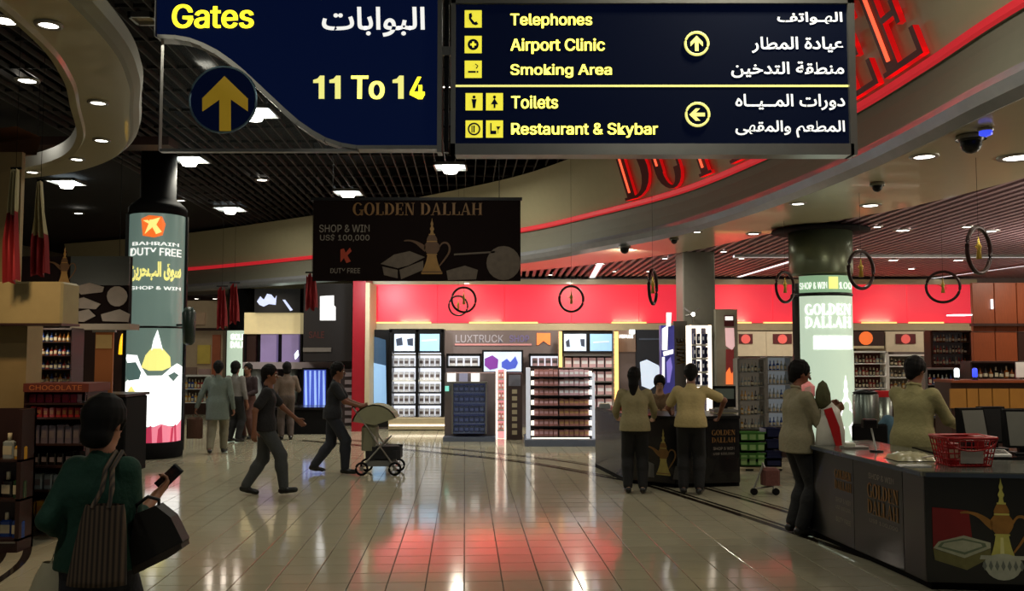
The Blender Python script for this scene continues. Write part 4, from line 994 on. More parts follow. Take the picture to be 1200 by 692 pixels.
# right part under the fascia: white header boxes with red labels
Y6 = 20.5
for i, (x0, x1, lx0, lx1, nm) in enumerate(((864, 898, 866, 882, 'white header box with round red emblem next to the flame graphic pylon'), (898, 930, 906, 928, 'white header box with red emblem left of the steel column'), (1038, 1086, 1050, 1073, 'white header box with dark red label right of the lit column'))):
    root = thing('header_box', nm, 'header'); y1 = 417 if i < 2 else 412
    mb = MB(); mb.pb(x0+.4, 388, x1-.4, y1, Y6, 1.78); mb.build('box', mat('warm white header', (196, 182, 158), .5), root)
    mb = MB(); mb.pb(lx0, 391, lx1, 402.5, Y6-.02, .02); mb.build('label_plate', M['maroon'], root)
    mb = MB(); mb.pp(circ((lx0+lx1)/2, 397, 5.5, 12), Y6-.03, .01); mb.build('emblem', mat('pale red emblem', (214, 90, 84), .4, emit=.4), root)
root = thing('header_box', 'brown header with glowing orange fruit-like emblem just right of the lit column', 'header')
mb = MB(); mb.pb(999, 388, 1036, 405, Y6, 1.78); mb.build('box', M['darkwood'], root); mb = MB(); mb.pb(999, 405, 1036, 408, Y6-.05, .5); mb.build('ledge', M['cream'], root)
mb = MB(); mb.pp(circ(1015, 396, 8, 14), Y6-.02, .02); mb.build('emblem', mat('orange emblem glow', (226, 106, 46), .4, emit=.6), root)
# liquor and perfume shelf wall helper
def bottle_mesh(h, r, kind=0):
    mb = MB()
    if kind == 0: mb.lathe([(r*.95, 0), (r, .02*h), (r, .55*h), (r*.4, .72*h), (r*.32, .92*h), (r*.36, .93*h), (r*.36, h)], n=10)
    elif kind == 1: mb.bbox(-r, r, -r*.6, r*.6, 0, h*.7, .015); mb.lathe([(r*.35, h*.7), (r*.35, h)], n=8, mi=1)
    else: mb.lathe([(r*.6, 0), (r, .15*h), (r, .5*h), (r*.35, .7*h), (r*.35, h)], n=10)
    mb.lathe([(r*1.01, .15*h), (r*1.01, .42*h)], n=10, mi=1, cap=False) if kind != 1 else mb.box(-r*.8, r*.8, -r*.62, -r*.6, .15*h, .5*h, 1)
    return mb
BM = {'amber': mat('amber glass', (120, 66, 22), .15, coat=.5), 'clear': mat('frosted glass', (150, 160, 160), .2), 'green': mat('green glass', (30, 60, 30), .15, coat=.5), 'dark': mat('dark glass', (24, 18, 16), .15, coat=.5), 'goldg': mat('golden liquid', (190, 140, 50), .2), 'redg': mat('red box', (150, 30, 30), .4), 'blueg': mat('blue glass', (40, 70, 140), .2)}
LB = mat('paper label', (200, 190, 160), .6)
def bottles(x0, x1, yb, Y, n, hpx, label, group, kinds=('amber', 'clear', 'dark', 'goldg'), cat='bottle', ri=None):
    a, b = W(x0, yb, Y), W(x1, yb, Y); st = (b.x-a.x)/n; hh = hpx*Y/F; protos = {}
    for i in range(n):
        kk = random.choice(kinds); kd = random.choice((0, 1, 2)) if cat == 'bottle' else 1
        if (kk, kd) not in protos:
            o = bottle_mesh(hh, st*.4, kd).build(cat, [BM[kk], LB]); protos[(kk, kd)] = o
        else: o = protos[(kk, kd)].copy(); COL.objects.link(o)
        tag(o, label+('' if ri is None else ', %s shelf down' % ORD[ri])+', %s from the left' % ORD[i], cat, group); o.location = (a.x+st*(i+.5), Y, a.z); o.scale = (1, 1, random.uniform(.8, 1))
def shelf_wall(name, label, x0, x1, y0, y1, Y, rows, m_back, m_shelf, lit=False, n=8, hpx=None, ilabel='', group='', kinds=('amber', 'clear', 'dark', 'goldg'), cat='bottle', depth=.3):
    root = thing(name, label, 'shelf unit')
    mb = MB(); mb.pb(x0, y0, x1, y1, Y+depth, .04); mb.build('back', m_back, root)
    mb = MB(); mb.pb(x0-.8, y0, x0+.8, y1, Y, depth); mb.pb(x1-.8, y0, x1+.8, y1, Y, depth); mb.pb(x0, y0-1, x1, y0+1, Y, depth); mb.build('frame', m_shelf, root)
    st = (y1-y0)/rows
    for i in range(rows):
        yb = y0+st*(i+1); mb = MB(); mb.pb(x0, yb-1.0, x1, yb, Y, depth); mb.build('shelf', m_shelf, root)
        bottles(x0+1.5, x1-1.5, yb-1.0, Y+depth*.45, n, st*.72 if hpx is None else hpx, ilabel, group, kinds, cat, ri=i)
    zb = zt(y1, Y)
    if zb > .06:
        a_, b_ = W(x0, y1, Y), W(x1, y1, Y); mb = MB(); mb.box(a_.x, b_.x, Y+.02, Y+depth+.04, 0, zb); mb.build('base_cabinet', M['darkwood'], root)
    return root
LBk = mat('warm lit shelf back', (150, 138, 120), .5, emit=.16)
shelf_wall('liquor_shelf', 'tall shelf of bottles behind the green crates, left bay', 866, 897, 420, 503, 15.2, 5, LBk, M['alu'], n=7, ilabel='small bottle above the green crates', group='bottles above the green crates', kinds=('clear', 'goldg', 'dark', 'clear'))
shelf_wall('liquor_shelf', 'bright narrow bottle shelf behind the man at the counter', 899, 928, 418, 500, 15.6, 5, mat('cool lit back', (150, 156, 160), .4, emit=.3), M['alu'], n=6, ilabel='silvery bottle behind the counter man', group='bottles behind the counter man', kinds=('clear', 'clear', 'blueg'))
shelf_wall('liquor_shelf', 'long shelf of small bottles between white header box and wood wall', 1092, 1138, 388, 428, 18.5, 3, mat('grey shelf back', (96, 92, 90), .5, emit=.05), M['darkwood'], n=12, ilabel='small bottle beside the wood wall', group='bottles beside the wood wall', kinds=('amber', 'clear', 'dark', 'redg'))
shelf_wall('liquor_shelf', 'low dim shelf with red goods just right of the lit column', 1000, 1040, 412, 470, 19.0, 4, mat('dim red back', (92, 34, 34), .5), M['white'], n=9, ilabel='small box right of the lit column', group='boxes on the dim shelf', kinds=('redg', 'dark', 'clear'), cat='box')
shelf_wall('liquor_shelf', 'shelf of pale boxes under the white header box with dark red label', 1041, 1086, 416, 470, 19.6, 4, mat('pale shelf back', (130, 118, 104), .5), M['white'], n=9, ilabel='small box under the dark red label', group='boxes under the dark red label', kinds=('redg', 'clear', 'goldg', 'dark'), cat='box')
shelf_wall('liquor_shelf', 'dark bottle shelf left of the gold lit counter behind the clerk', 1086, 1128, 432, 490, 14.5, 3, mat('dark shelf back', (40, 28, 26), .5), M['alu'], n=8, ilabel='bottle on the shelf behind the clerk', group='bottles behind the clerk', kinds=('amber', 'clear', 'redg', 'dark', 'blueg'))
# crates
M['greenl'] = mat('pale green label', (150, 190, 120), .5)
for k_, (px0, px1, m, nm, grp) in enumerate(((867, 897, 'greenp', 'green', 'green'), (898, 916, 'navyp', 'dark blue', 'blue'))):
    Yc_ = 14.0; rows = 4
    for r_ in range(rows):
        ya, yb = (505+r_*12.2, 517+r_*12.2)
        if k_ == 1: ya, yb = 500+r_*13.2, 513+r_*13.2
        pos = ['topmost', 'second from the top', 'third from the top', 'lowest'][r_]
        t = thing('crate', '%s %s crate in the stack left of the counter man' % (pos, nm), 'crate', grp+' crates in a stack')
        a, b = W(px0, yb, Yc_), W(px1, ya, Yc_); h_ = b.z-a.z; z0 = max(.05, a.z)
        mb = MB(); mb.box(a.x, b.x, Yc_, Yc_+.4, z0, z0+.02); mb.box(a.x, b.x, Yc_, Yc_+.02, z0, z0+h_*.8); mb.box(a.x, b.x, Yc_+.38, Yc_+.4, z0, z0+h_*.8); mb.box(a.x, a.x+.02, Yc_, Yc_+.4, z0, z0+h_*.8); mb.box(b.x-.02, b.x, Yc_, Yc_+.4, z0, z0+h_*.8); mb.box(a.x-.01, b.x+.01, Yc_-.012, Yc_+.01, z0+h_*.8, z0+h_*.92); mb.build('shell', M[m], t)
        if k_ == 0:
            mb = MB(); w3 = (b.x-a.x)/3
            for i in range(3): mb.box(a.x+w3*i+.02, a.x+w3*(i+1)-.02, Yc_-.006, Yc_, z0+h_*.2, z0+h_*.7)
            mb.build('label', M['greenl'], t)
root = thing('pallet_base', 'pale low base under the crates', 'base')
mb = MB(); a, b = W(866, 557, 13.9), W(917, 551, 13.9); mb.bbox(a.x, b.x, 13.9, 14.5, 0, .045, .01); mb.build('base', M['cream'], root)
for i in range(3): mb = MB(); mb.box(a.x+.1+i*.22, a.x+.22+i*.22, 13.88, 13.9, .005, .03); mb.build('slot', M['black'], root)
# ---------------------------------------------------------------- enquiry desk in the middle right
YD = 12.4
def front(nm, label, cat, pts, z0, z1, m, th=.04):
    # upright faceted front through plan points, each facet a panel; returns root
    root = thing(nm, label, cat); return root
root = thing('promotion_desk', 'dark faceted desk with a gold pot picture where two shop staff lean', 'desk')
DP = [(697, 14.3), (733, 12.6), (790, 12.15), (865, 12.3)]
DP = [Vector(((x-600)/F*y, y, 0)) for x, y in DP]; zt_ = .92
back = [p+Vector((0, 1.05, 0)) for p in DP]; back[0] = DP[0]+Vector((.55, .35, 0)); back[1] = DP[1]+Vector((.5, .9, 0))
M['desk'] = mat('black glossy desk panel', (24, 23, 25), .22, coat=.3)
for i in range(3):
    a, b = DP[i], DP[i+1]; d = (b-a).normalized(); nn = Vector((d.y, -d.x, 0))
    mb = MB(); mb.obox(a+Vector((0, 0, .06)), d, -nn, (0, 0, 1), (b-a).length-.008, .05, zt_-.06); mb.build('front_panel', M['desk'], root)
mb = MB(); top = [p+Vector((0, -.03, 0)) for p in DP]+back[::-1]; n = len(top)
mb.add([p+Vector((0, 0, zt_)) for p in top]+[p+Vector((0, 0, zt_+.04)) for p in top], [tuple(range(n-1, -1, -1)), tuple(range(n, 2*n))]+[(i, (i+1) % n, n+(i+1) % n, n+i) for i in range(n)]); mb.build('worktop', M['black'], root)
mb = MB(); q = [p*1+Vector((0, .06, 0)) for p in DP]+[p-Vector((.05, .1, 0)) for p in back[::-1]]
mb.add([p for p in q]+[p+Vector((0, 0, .07)) for p in q], [tuple(range(n-1, -1, -1)), tuple(range(n, 2*n))]+[(i, (i+1) % n, n+(i+1) % n, n+i) for i in range(n)]); mb.build('plinth', M['blackm'], root)
a, b = DP[3], back[3]; mb = MB(); mb.obox(a+Vector((-.05, .02, .06)), (b-a).normalized(), (1, 0, 0), (0, 0, 1), (b-a).length-.04, .05, zt_-.06); mb.build('end_panel', M['desk'], root)
def onpanel(a, b, off=.006):
    d = (b-a).normalized(); nn = Vector((d.y, -d.x, 0)); return lambda u, v, w_: a+d*u+nn*(off*.5+w_)+Vector((0, 0, v))
def xon(a, b, px):  # distance along panel seen at px
    best = 0; L = (b-a).length
    return min((i/400*L for i in range(401)), key=lambda s: abs(600+F*(a+(b-a).normalized()*s).x/(a+(b-a).normalized()*s).y-px))
fn = onpanel(DP[1], DP[2]); u0 = xon(DP[1], DP[2], 776)
pot_print(lambda u, v, w_: fn(u0+u*.62, .16+v*.62, w_), [mat('print gold yellow', (176, 158, 84), .5, noise=.3, scale=10), M['goldd']], root)
mb = MB(); mb.polys([[(u0-.3, .12), (u0-.14, .12), (u0-.14, .30), (u0-.26, .34), (u0-.32, .28)], [(u0+.14, .12), (u0+.3, .12), (u0+.32, .28), (u0+.18, .30)]], fn, 0, .003); mb.build('dish_print', mat('print grey', (84, 82, 78), .5, noise=.3, scale=10), root)
fn3 = onpanel(DP[2], DP[3]); v0 = xon(DP[2], DP[3], 832)
for k_, (s_, z) in enumerate((('GOLDEN', .70), ('DALLAH', .60))):
    wd, P = serif_word(s_); mb = MB(); mb.polys(P, lambda u, v, w_, z=z, wd=wd: fn3(v0+.34*u/wd, z+v*.07, w_), 0, .003); mb.build('lettering', M['goldd'], root)
textmap('SHOP & WIN', lambda u, v: fn3(v0+.02+u*.3, .5+v*.04, .003), M['bant'], root, .01); textmap('US$ 100,000', lambda u, v: fn3(v0+.02+u*.3, .43+v*.04, .003), M['bant'], root, .01)
ZT = zt_+.04
def box_thing(nm, label, cat, x0, x1, y0, y1, z0, z1, parts, m, grp=None):
    t = thing(nm, label, cat, grp); mb = MB(); mb.bbox(x0, x1, y0, y1, z0, z1, min(.012, (z1-z0)*.3)); mb.build('body', m, t)
    for pn, bb, pm in parts: mb = MB(); mb.box(*bb); mb.build(pn, pm, t)
    return t
def Xp(px, Y): return (px-600)/F*Y
box_thing('lit_display_box', 'cream lit box standing on the right end of the dark desk', 'display box', Xp(836, 12.7), Xp(862, 12.7), 12.7, 13.0, ZT, zt(483, 12.7), [('lid', (Xp(835, 12.7), Xp(863, 12.7), 12.68, 13.02, zt(483, 12.7), zt(480, 12.7)), M['alu']), ('card', (Xp(838, 12.7), Xp(860, 12.7), 12.69, 12.7, zt(499, 12.7), zt(487, 12.7)), mat('cream card', (226, 208, 150), .5, emit=.35))], mat('cream box', (180, 166, 120), .5, emit=.1))
t = thing('till_monitor', 'grey dark monitor behind the leaning man on the desk', 'monitor')
mb = MB(); mb.pb(836, 452, 862, 477, 13.15, .05); mb.build('casing', M['blackm'], t); mb = MB(); mb.pb(838, 455, 860, 467, 13.14, .012); mb.build('display', mat('grey green display', (84, 92, 84), .3, emit=.12), t)
mb = MB(); mb.box(Xp(847, 13.17), Xp(851, 13.17), 13.16, 13.2, ZT, zt(476, 13.17)); mb.box(Xp(842, 13.1), Xp(856, 13.1), 13.05, 13.25, ZT, ZT+.015); mb.build('stand', M['black'], t)
for i, (px, y, c_, lab) in enumerate(((722, 13.4, 'redg', 'dark red'), (708, 14.0, 'clear', 'grey white'))):
    t = box_thing('leaflet_stack', 'small stack of %s leaflets at the left end of the dark desk' % lab, 'leaflets', Xp(px-6, y), Xp(px+6, y), y-.1, y+.1, ZT, ZT+.06, [('top_leaflet', (Xp(px-5, y), Xp(px+5, y), y-.09, y+.09, ZT+.06, ZT+.066), LB)], BM[c_])

# ---------------------------------------------------------------- cash counter at right
root = thing('cash_counter', 'black cash counter with printed pot and lettering panels in the right foreground', 'counter')
CP = [Vector((Xp(943, 9.1), 9.1, 0)), Vector((Xp(996, 8.15), 8.15, 0)), Vector((Xp(1053, 7.35), 7.35, 0)), Vector((Xp(1078, 7.02), 7.02, 0)), Vector((Xp(1310, 6.85), 6.85, 0))]
CZ = .88
M['counter'] = mat('black printed counter panel', (17, 17, 17), .3, coat=.2, noise=.3, scale=4)
for i in range(4):
    a, b = CP[i], CP[i+1]; d = (b-a).normalized(); nn = Vector((d.y, -d.x, 0))
    mb = MB(); mb.obox(a+Vector((0, 0, .07)), d, -nn, (0, 0, 1), (b-a).length-.01, .05, CZ-.07); mb.build('front_panel', M['counter'], root)
inner = [Vector((CP[0].x+.75, CP[0].y+.35, 0)), Vector((CP[1].x+.75, CP[1].y+.4, 0)), Vector((CP[2].x+.6, CP[2].y+.65, 0)), Vector((CP[3].x+.5, CP[3].y+.75, 0)), Vector((CP[4].x, CP[4].y+.8, 0))]
def slab(outer, inn, z0, z1, nm, m, o_=0.0, par=None):
    q = [p+Vector((-.03, -.03, 0))*o_ for p in outer]+inn[::-1]; n = len(q); mb = MB()
    mb.add([p+Vector((0, 0, z0)) for p in q]+[p+Vector((0, 0, z1)) for p in q], [tuple(range(n-1, -1, -1)), tuple(range(n, 2*n))]+[(i, (i+1) % n, n+(i+1) % n, n+i) for i in range(n)]); return mb.build(nm, m, par)
slab(CP, inner, CZ, CZ+.035, 'worktop', mat('grey stone worktop', (92, 94, 86), .2, coat=.3), 1, root)
slab([p+Vector((.06, .06, 0)) for p in CP], [p-Vector((.05, .06, 0)) for p in inner], 0, .07, 'plinth', M['blackm'], 0, root)
mb = MB()
for i in range(4):
    a, b = CP[i], CP[i+1]; d = (b-a).normalized(); nn = Vector((d.y, -d.x, 0)); mb.obox(a+nn*.035+Vector((0, 0, CZ-.005)), d, -nn, (0, 0, 1), (b-a).length, .02, .03)
mb.build('edge_trim', mat('blue grey edge', (78, 88, 104), .2, metal=.5), root)
fa = onpanel(CP[3], CP[4]); ux = lambda px: xon(CP[3], CP[4], px)
# pot print on the big panel
uc = ux(1166)
pot_print(lambda u, v, w_: fa(uc+u*.66, .21+v*.66, w_), [mat('pot yellow print', (196, 190, 96), .45, noise=.3, scale=12), mat('pot amber print', (150, 104, 44), .45, noise=.4, scale=14), mat('pot highlight print', (226, 222, 150), .45)], root, .0, .004)
mb = MB(); mb.polys([[(uc+.15*math.cos(t_)*(1 if math.sin(t_) > -.3 else .85), .2+.10*math.sin(t_)) for t_ in [2*math.pi*i/20 for i in range(20)]]], fa, 0, .006)
for q_ in range(-3, 4): mb.polys([[(uc+q_*.045-.016, .205), (uc+q_*.045, .17), (uc+q_*.045+.016, .205), (uc+q_*.045, .25)]], fa, .006, .007, 1)
mb.polys([[(uc-.17, .255), (uc+.17, .255), (uc+.16, .285), (uc-.16, .285)]], fa, .004, .008, 0); mb.build('bowl_print', [mat('pale bowl print', (176, 178, 158), .5, noise=.3, scale=16), mat('grey bowl print', (110, 116, 106), .5)], root)
u1, u2, u3 = ux(1086), ux(1122), ux(1152)
mb = MB(); mb.polys([[(u1, .32), (ux(1132), .36), (ux(1128), .62), (u1, .64)]], fa, 0, .002); mb.build('red_print', mat('crimson print', (128, 20, 24), .5), root)
mb = MB(); mb.polys([[(ux(1192), .06), (ux(1230), .06), (ux(1230), .26), (ux(1196), .24)]], fa, 0, .002); mb.build('red_print', mat('crimson print', (128, 20, 24), .5), root)
mb = MB(); mb.polys([[(u1, .33), (u1+.04, .38), (u2, .43), (u3, .38), (u3, .34), (ux(1122), .26)]], fa, 0, .005); mb.polys([[(u1+.03, .34), (u1+.06, .375), (u2-.01, .41), (u3-.04, .375), (u3-.03, .35), (ux(1122), .285)]], fa, .005, .006, 1); mb.polys([[(u1+.06, .345), (u1+.08, .37), (u2-.01, .395), (u3-.07, .37), (u3-.06, .352), (ux(1122), .305)]], fa, .006, .007, 0); mb.build('book_top_print', [mat('book pale print', (170, 172, 146), .5, noise=.35, scale=18), mat('book green print', (104, 118, 92), .5, noise=.3, scale=20)], root)
mb = MB(); mb.polys([[(u1, .325), (ux(1122), .26), (u3, .335), (u3, .27), (ux(1124), .17), (u1+.01, .24)]], fa, 0, .004); mb.build('book_side_print', mat('book olive print', (112, 108, 62), .5, noise=.35, scale=18), root)
fb = onpanel(CP[1], CP[2]); L12 = (CP[2]-CP[1]).length
for s_, z, hh in (('GOLDEN', .58, .12), ('DALLAH', .44, .12)):
    wd, P = serif_word(s_); mb = MB(); mb.polys(P, lambda u, v, w_, z=z, wd=wd, hh=hh: fb(L12*.30+L12*.62*u/wd, z+v*hh, w_), 0, .003); mb.build('lettering', M['goldd'], root)
textmap('SHOP & WIN', lambda u, v: fb(L12*(.34+.5*u), .74+v*.05, .003), M['bant'], root, .01)
textmap('US$ 100,000', lambda u, v: fb(L12*(.34+.56*u), .36+v*.045, .003), M['bant'], root, .01)
fc = onpanel(CP[0], CP[1]); L01 = (CP[1]-CP[0]).length
for s_, z, hh, c_ in (('GOLDEN', .66, .08, 'goldd'), ('DALLAH', .56, .08, 'goldd')):
    wd, P = serif_word(s_); mb = MB(); mb.polys(P, lambda u, v, w_, z=z, wd=wd, hh=hh: fc(L01*.62+L01*.34*u/wd, z+v*hh, w_), 0, .003); mb.build('lettering', M[c_], root)
for s_, z in (('SHOP & WIN', .44), ('US$ 100,000', .37), ('DUTY FREE', .26)): textmap(s_, lambda u, v, z=z: fc(L01*(.64+.3*u), z+v*.045, .003), M['bant'], root, .01)
CT = CZ+.035
# items on the cash counter
t = thing('plastic_bag', 'flattened pale cream plastic bag lying on the counter below the clerk', 'bag', loc=(Xp(1062, 7.75), 7.75, CT))
mb = MB(); prof = []; vs, fs = [], []
nx, ny = 14, 8
for j in range(ny+1):
    for i in range(nx+1):
        u, v = i/nx-.5, j/ny-.5; e = max(0, 1-(abs(2*u)**3))*max(0, 1-(abs(2*v)**3)); vs.append((u*.34, v*.3, .005+.07*e**.5*(.8+.3*math.sin(i*1.9+j)*.5)))
for j in range(ny):
    for i in range(nx): fs.append((j*(nx+1)+i, j*(nx+1)+i+1, (j+1)*(nx+1)+i+1, (j+1)*(nx+1)+i))
mb.add(vs, fs, 0, True); mb.build('sack', mat('cream plastic film', (184, 180, 140), .25, coat=.4), t)
mb = MB(); mb.tube([(.05, -.12, .03), (.12, -.16, .05), (.17, -.12, .03)], .006); mb.build('handle', mat('white film', (214, 212, 196), .3), t)
t = thing('paper_sheet', 'white paper slip on the counter edge before the cream bag', 'paper', loc=(Xp(1066, 7.3), 7.3, CT))
mb = MB(); mb.box(-.12, .12, -.05, .05, 0, .006); mb.box(-.1, .13, -.04, .06, .006, .010); mb.build('sheet', M['white'], t)
# red basket
t = thing('shopping_basket', 'red shopping basket with open sides standing on the counter', 'basket', loc=(Xp(1126, 7.35), 7.38, CT))
M['bask'] = mat('red basket plastic', (170, 20, 24), .35)
def bk(z): k_ = .5+.5*z/.24; return .20*(.8+.2*z/.24), .15*(.8+.2*z/.24)
mb = MB()
for z in (.0, .05, .10, .15, .20): 
    a, b = bk(z); mb.tube([(-a, -b, z+.008), (a, -b, z+.008), (a, b, z+.008), (-a, b, z+.008)], .007, closed=True)
for i in range(9):
    for s_ in (-1, 1):
        a0, b0 = bk(0); a1, b1 = bk(.24); f_ = (i/8*2-1); mb.cyl((a0*f_, b0*s_, 0), (a1*f_, b1*s_, .22), .005, n=5)
for i in range(7):
    for s_ in (-1, 1): f_ = (i/6*2-1); a0, b0 = bk(0); a1, b1 = bk(.24); mb.cyl((a0*s_, b0*f_, 0), (a1*s_, b1*f_, .22), .005, n=5)
mb.box(-.16, .16, -.12, .12, 0, .01); mb.build('mesh_body', M['bask'], t)
a, b = bk(.24); mb = MB(); mb.tube([(-a, -b, .23), (a, -b, .23), (a, b, .23), (-a, b, .23)], .014, closed=True); mb.build('rim', M['bask'], t)
mb = MB(); mb.box(-.09, .09, -b*.93-.004, -b*.93+.002, .03, .13); mb.build('label_plate', mat('pale plate', (170, 160, 150), .5), t)
mb = MB(); mb.tube([(a*math.cos(x), -b-.01, .23-.1*math.sin(x)) for x in [math.pi*i/12 for i in range(13)]], .006); mb.build('handle', M['bask'], t)
for i, (dx, c_, lab) in enumerate(((-.1, 'redg', 'dark red box'), (.03, 'dark', 'dark box'), (.11, 'redg', 'tall red box'))):
    tt = thing('goods_box', '%s lying inside the red basket on the counter' % lab, 'box', loc=(Xp(1126, 7.35)+dx, 7.38, CT+.012)); mb = MB(); mb.bbox(-.045, .045, -.05, .05, 0, .17+.03*i, .005); mb.build('carton', BM[c_], tt)
    mb = MB(); mb.box(-.035, .035, -.052, -.05, .05, .12); mb.build('label', LB, tt)
# monitors on the counter (seen from behind)
def monitor(px, y, w_, h_, rz, label, z0=CT, face='grey back plastic', col=(112, 112, 104)):
    t = thing('till_monitor', label, 'monitor', loc=(Xp(px, y), y, z0), rz=rz)
    mb = MB(); mb.add([(-w_/2, -.01, .06), (w_/2, -.01, .06), (w_/2, .10, .06), (-w_/2, .10, .06), (-w_/2, .06, .06+h_), (w_/2, .06, .06+h_), (w_/2, .12, .06+h_), (-w_/2, .12, .06+h_)], [(3, 2, 1, 0), (4, 5, 6, 7), (0, 1, 5, 4), (1, 2, 6, 5), (2, 3, 7, 6), (3, 0, 4, 7)]); mb.build('casing', M['blackm'], t)
    mb = MB(); mb.add([(-w_/2+.02, -.012, .08), (w_/2-.02, -.012, .08), (w_/2-.02, .050, .04+h_), (-w_/2+.02, .050, .04+h_)], [(0, 1, 2, 3)]); mb.build('panel', mat(face, col, .4), t)
    mb = MB(); mb.box(-.03, .03, .03, .09, .0, .1); mb.bbox(-.1, .1, -.03, .14, 0, .02, .005); mb.build('stand', M['black'], t)
monitor(1141, 8.3, .27, .34, .25, 'grey faced till monitor, leftmost of the three on the right counter')
monitor(1164, 8.5, .25, .34, .1, 'black faced till monitor, middle of the three on the right counter', face='black back plastic', col=(26, 27, 26))
monitor(1196, 8.1, .30, .34, -.1, 'grey faced till monitor with small mark at the right picture edge')
# low back counter that carries them
root = thing('till_counter', 'dark inner till counter carrying the three monitors', 'counter')
mb = MB(); mb.bbox(Xp(1112, 8.0), Xp(1112, 8)+1.9, 7.95, 8.75, .05, CT-.04, .01); mb.build('body', M['blackm'], root); mb = MB(); mb.box(Xp(1112, 8.0)-.02, Xp(1112, 8)+1.92, 7.93, 8.77, CT-.04, CT); mb.build('worktop', M['desk'], root)
t = thing('card_reader', 'white keyboard shaped card reader in front of the monitors', 'card reader', loc=(Xp(1160, 8.02), 8.02, CT))
mb = MB(); mb.add([(-.13, -.05, 0), (.13, -.05, 0), (.13, .05, 0), (-.13, .05, 0), (-.13, -.05, .015), (.13, -.05, .015), (.12, .05, .05), (-.12, .05, .05)], [(3, 2, 1, 0), (4, 5, 6, 7), (0, 1, 5, 4), (1, 2, 6, 5), (2, 3, 7, 6), (3, 0, 4, 7)]); mb.build('body', M['white'], t)
mb = MB()
for i in range(8):
    for j in range(3): x = -.1+i*.027; y = -.03+j*.025; z = .021+(y+.05)*.33; mb.box(x, x+.02, y, y+.018, z, z+.004)
mb.build('key_block', M['greywall'], t, 'stuff')
t = thing('hand_scanner_stand', 'thin white pole stand at the counter left of the clerk', 'stand', loc=(Xp(1026, 8.3), 8.35, CT))
mb = MB(); mb.cyl((0, 0, 0), (-.05, 0, .25), .008); mb.build('pole', M['white'], t); mb = MB(); mb.bbox(-.13, .0, -.05, .03, .22, .30, .01); mb.build('head', M['black'], t); mb = MB(); mb.lathe([(.06, 0), (.06, .012)], n=14); mb.build('foot', M['black'], t)
t = thing('notice_tray', 'pale tray of goods on the counter end beside the lit column', 'tray', loc=(Xp(1000, 8.6), 8.65, CT))
mb = MB(); mb.bbox(-.12, .12, -.06, .06, 0, .02, .005); mb.build('tray', M['alu'], t)
mb = MB(); mb.bbox(-.09, .0, -.04, .04, .02, .05, .005); mb.build('wrapped_block', mat('wrapped white', (200, 200, 180), .5), t)
# bar at the far right: wood wall, yellow lit counter, dark bottles
YW = 16.8
root = thing('wood_wall', 'red brown wood panelled wall at the right end of the red fascia', 'wall panel')
a = W(1141, 400, YW).x
for i in range(8):
    mb = MB(); mb.bbox(a+i*.42, a+i*.42+.41, YW, YW+.08, 2.2, zt(331, YW), .008); mb.build('upper_panel', M['wood'], root)
    mb = MB(); mb.bbox(a+i*.42, a+i*.42+.41, YW+.02, YW+.1, 0, 2.19, .008); mb.build('lower_panel', M['wood'] if i < 2 else M['darkwood'], root)
mb = MB(); mb.box(a-.02, a+3.4, YW-.1, YW+.1, zt(380, YW)-.03, zt(380, YW)+.02); mb.build('rail', M['darkwood'], root)
mb = MB(); mb.box(a-.35, a-.01, YW+.0, YW+.3, 2.5, 2.52); mb.cyl((a+.35, YW-.03, 2.62), (a+.35, YW-.03, 2.80), .02); mb.build('wall_lamp', M['lampw'], root)
shelf_wall('bar_shelf', 'dark bar shelf with jars above the yellow lit bar front', 1138, 1215, 424, 444, 13.8, 1, M['darkwood'], M['darkwood'], n=12, ilabel='dark jar above the yellow bar front', group='jars on the bar shelf', kinds=('dark', 'amber', 'redg'))
root = thing('yellow_bar', 'bar counter with yellow glowing front behind the monitors', 'counter')
mb = MB(); mb.box(Xp(1112, 13), Xp(1230, 13), 13.0, 13.5, 0, zt(448, 13)); mb.build('body', M['darkwood'], root)
mb = MB(); mb.box(Xp(1112, 13)-.02, Xp(1230, 13), 12.93, 13.5, zt(448, 13), zt(445, 13)); mb.build('top', M['wood'], root)
for x0, x1 in ((1114, 1132), (1134, 1146), (1148, 1162), (1164, 1182), (1184, 1210)): mb = MB(); mb.pb(x0, 455, x1, 478, 12.97, .03); mb.build('front_panel', mat('mustard lit panel', (136, 92, 32), .5, emit=.08, noise=.3, scale=3), root)
for px, c_ in ((1140, M['lampw']), (1162, mat('blue bar lamp', (50, 70, 230), .3, emit=1.5))):
    t = thing('bar_lamp', 'small %s glowing lamp standing on the bar' % ('white' if px == 1140 else 'blue'), 'lamp', loc=(Xp(px, 12.6), 13.1, zt(445, 13))); mb = MB(); mb.lathe([(.03, .04), (.035, .05), (.035, .15), (.02, .17)], n=12); mb.build('shade', c_, t); mb = MB(); mb.lathe([(.04, 0), (.04, .02), (.015, .04)], n=12); mb.build('base', M['black'], t)
mb = MB(); t = thing('notice_card', 'pale notice card at the right picture edge above the bar', 'card'); mb.pb(1191, 424, 1203, 442, 13.2, .02); mb.build('card', M['white'], t); mb = MB(); mb.pb(1195, 442, 1199, 446, 13.22, .01); mb.build('holder', M['alu'], t)
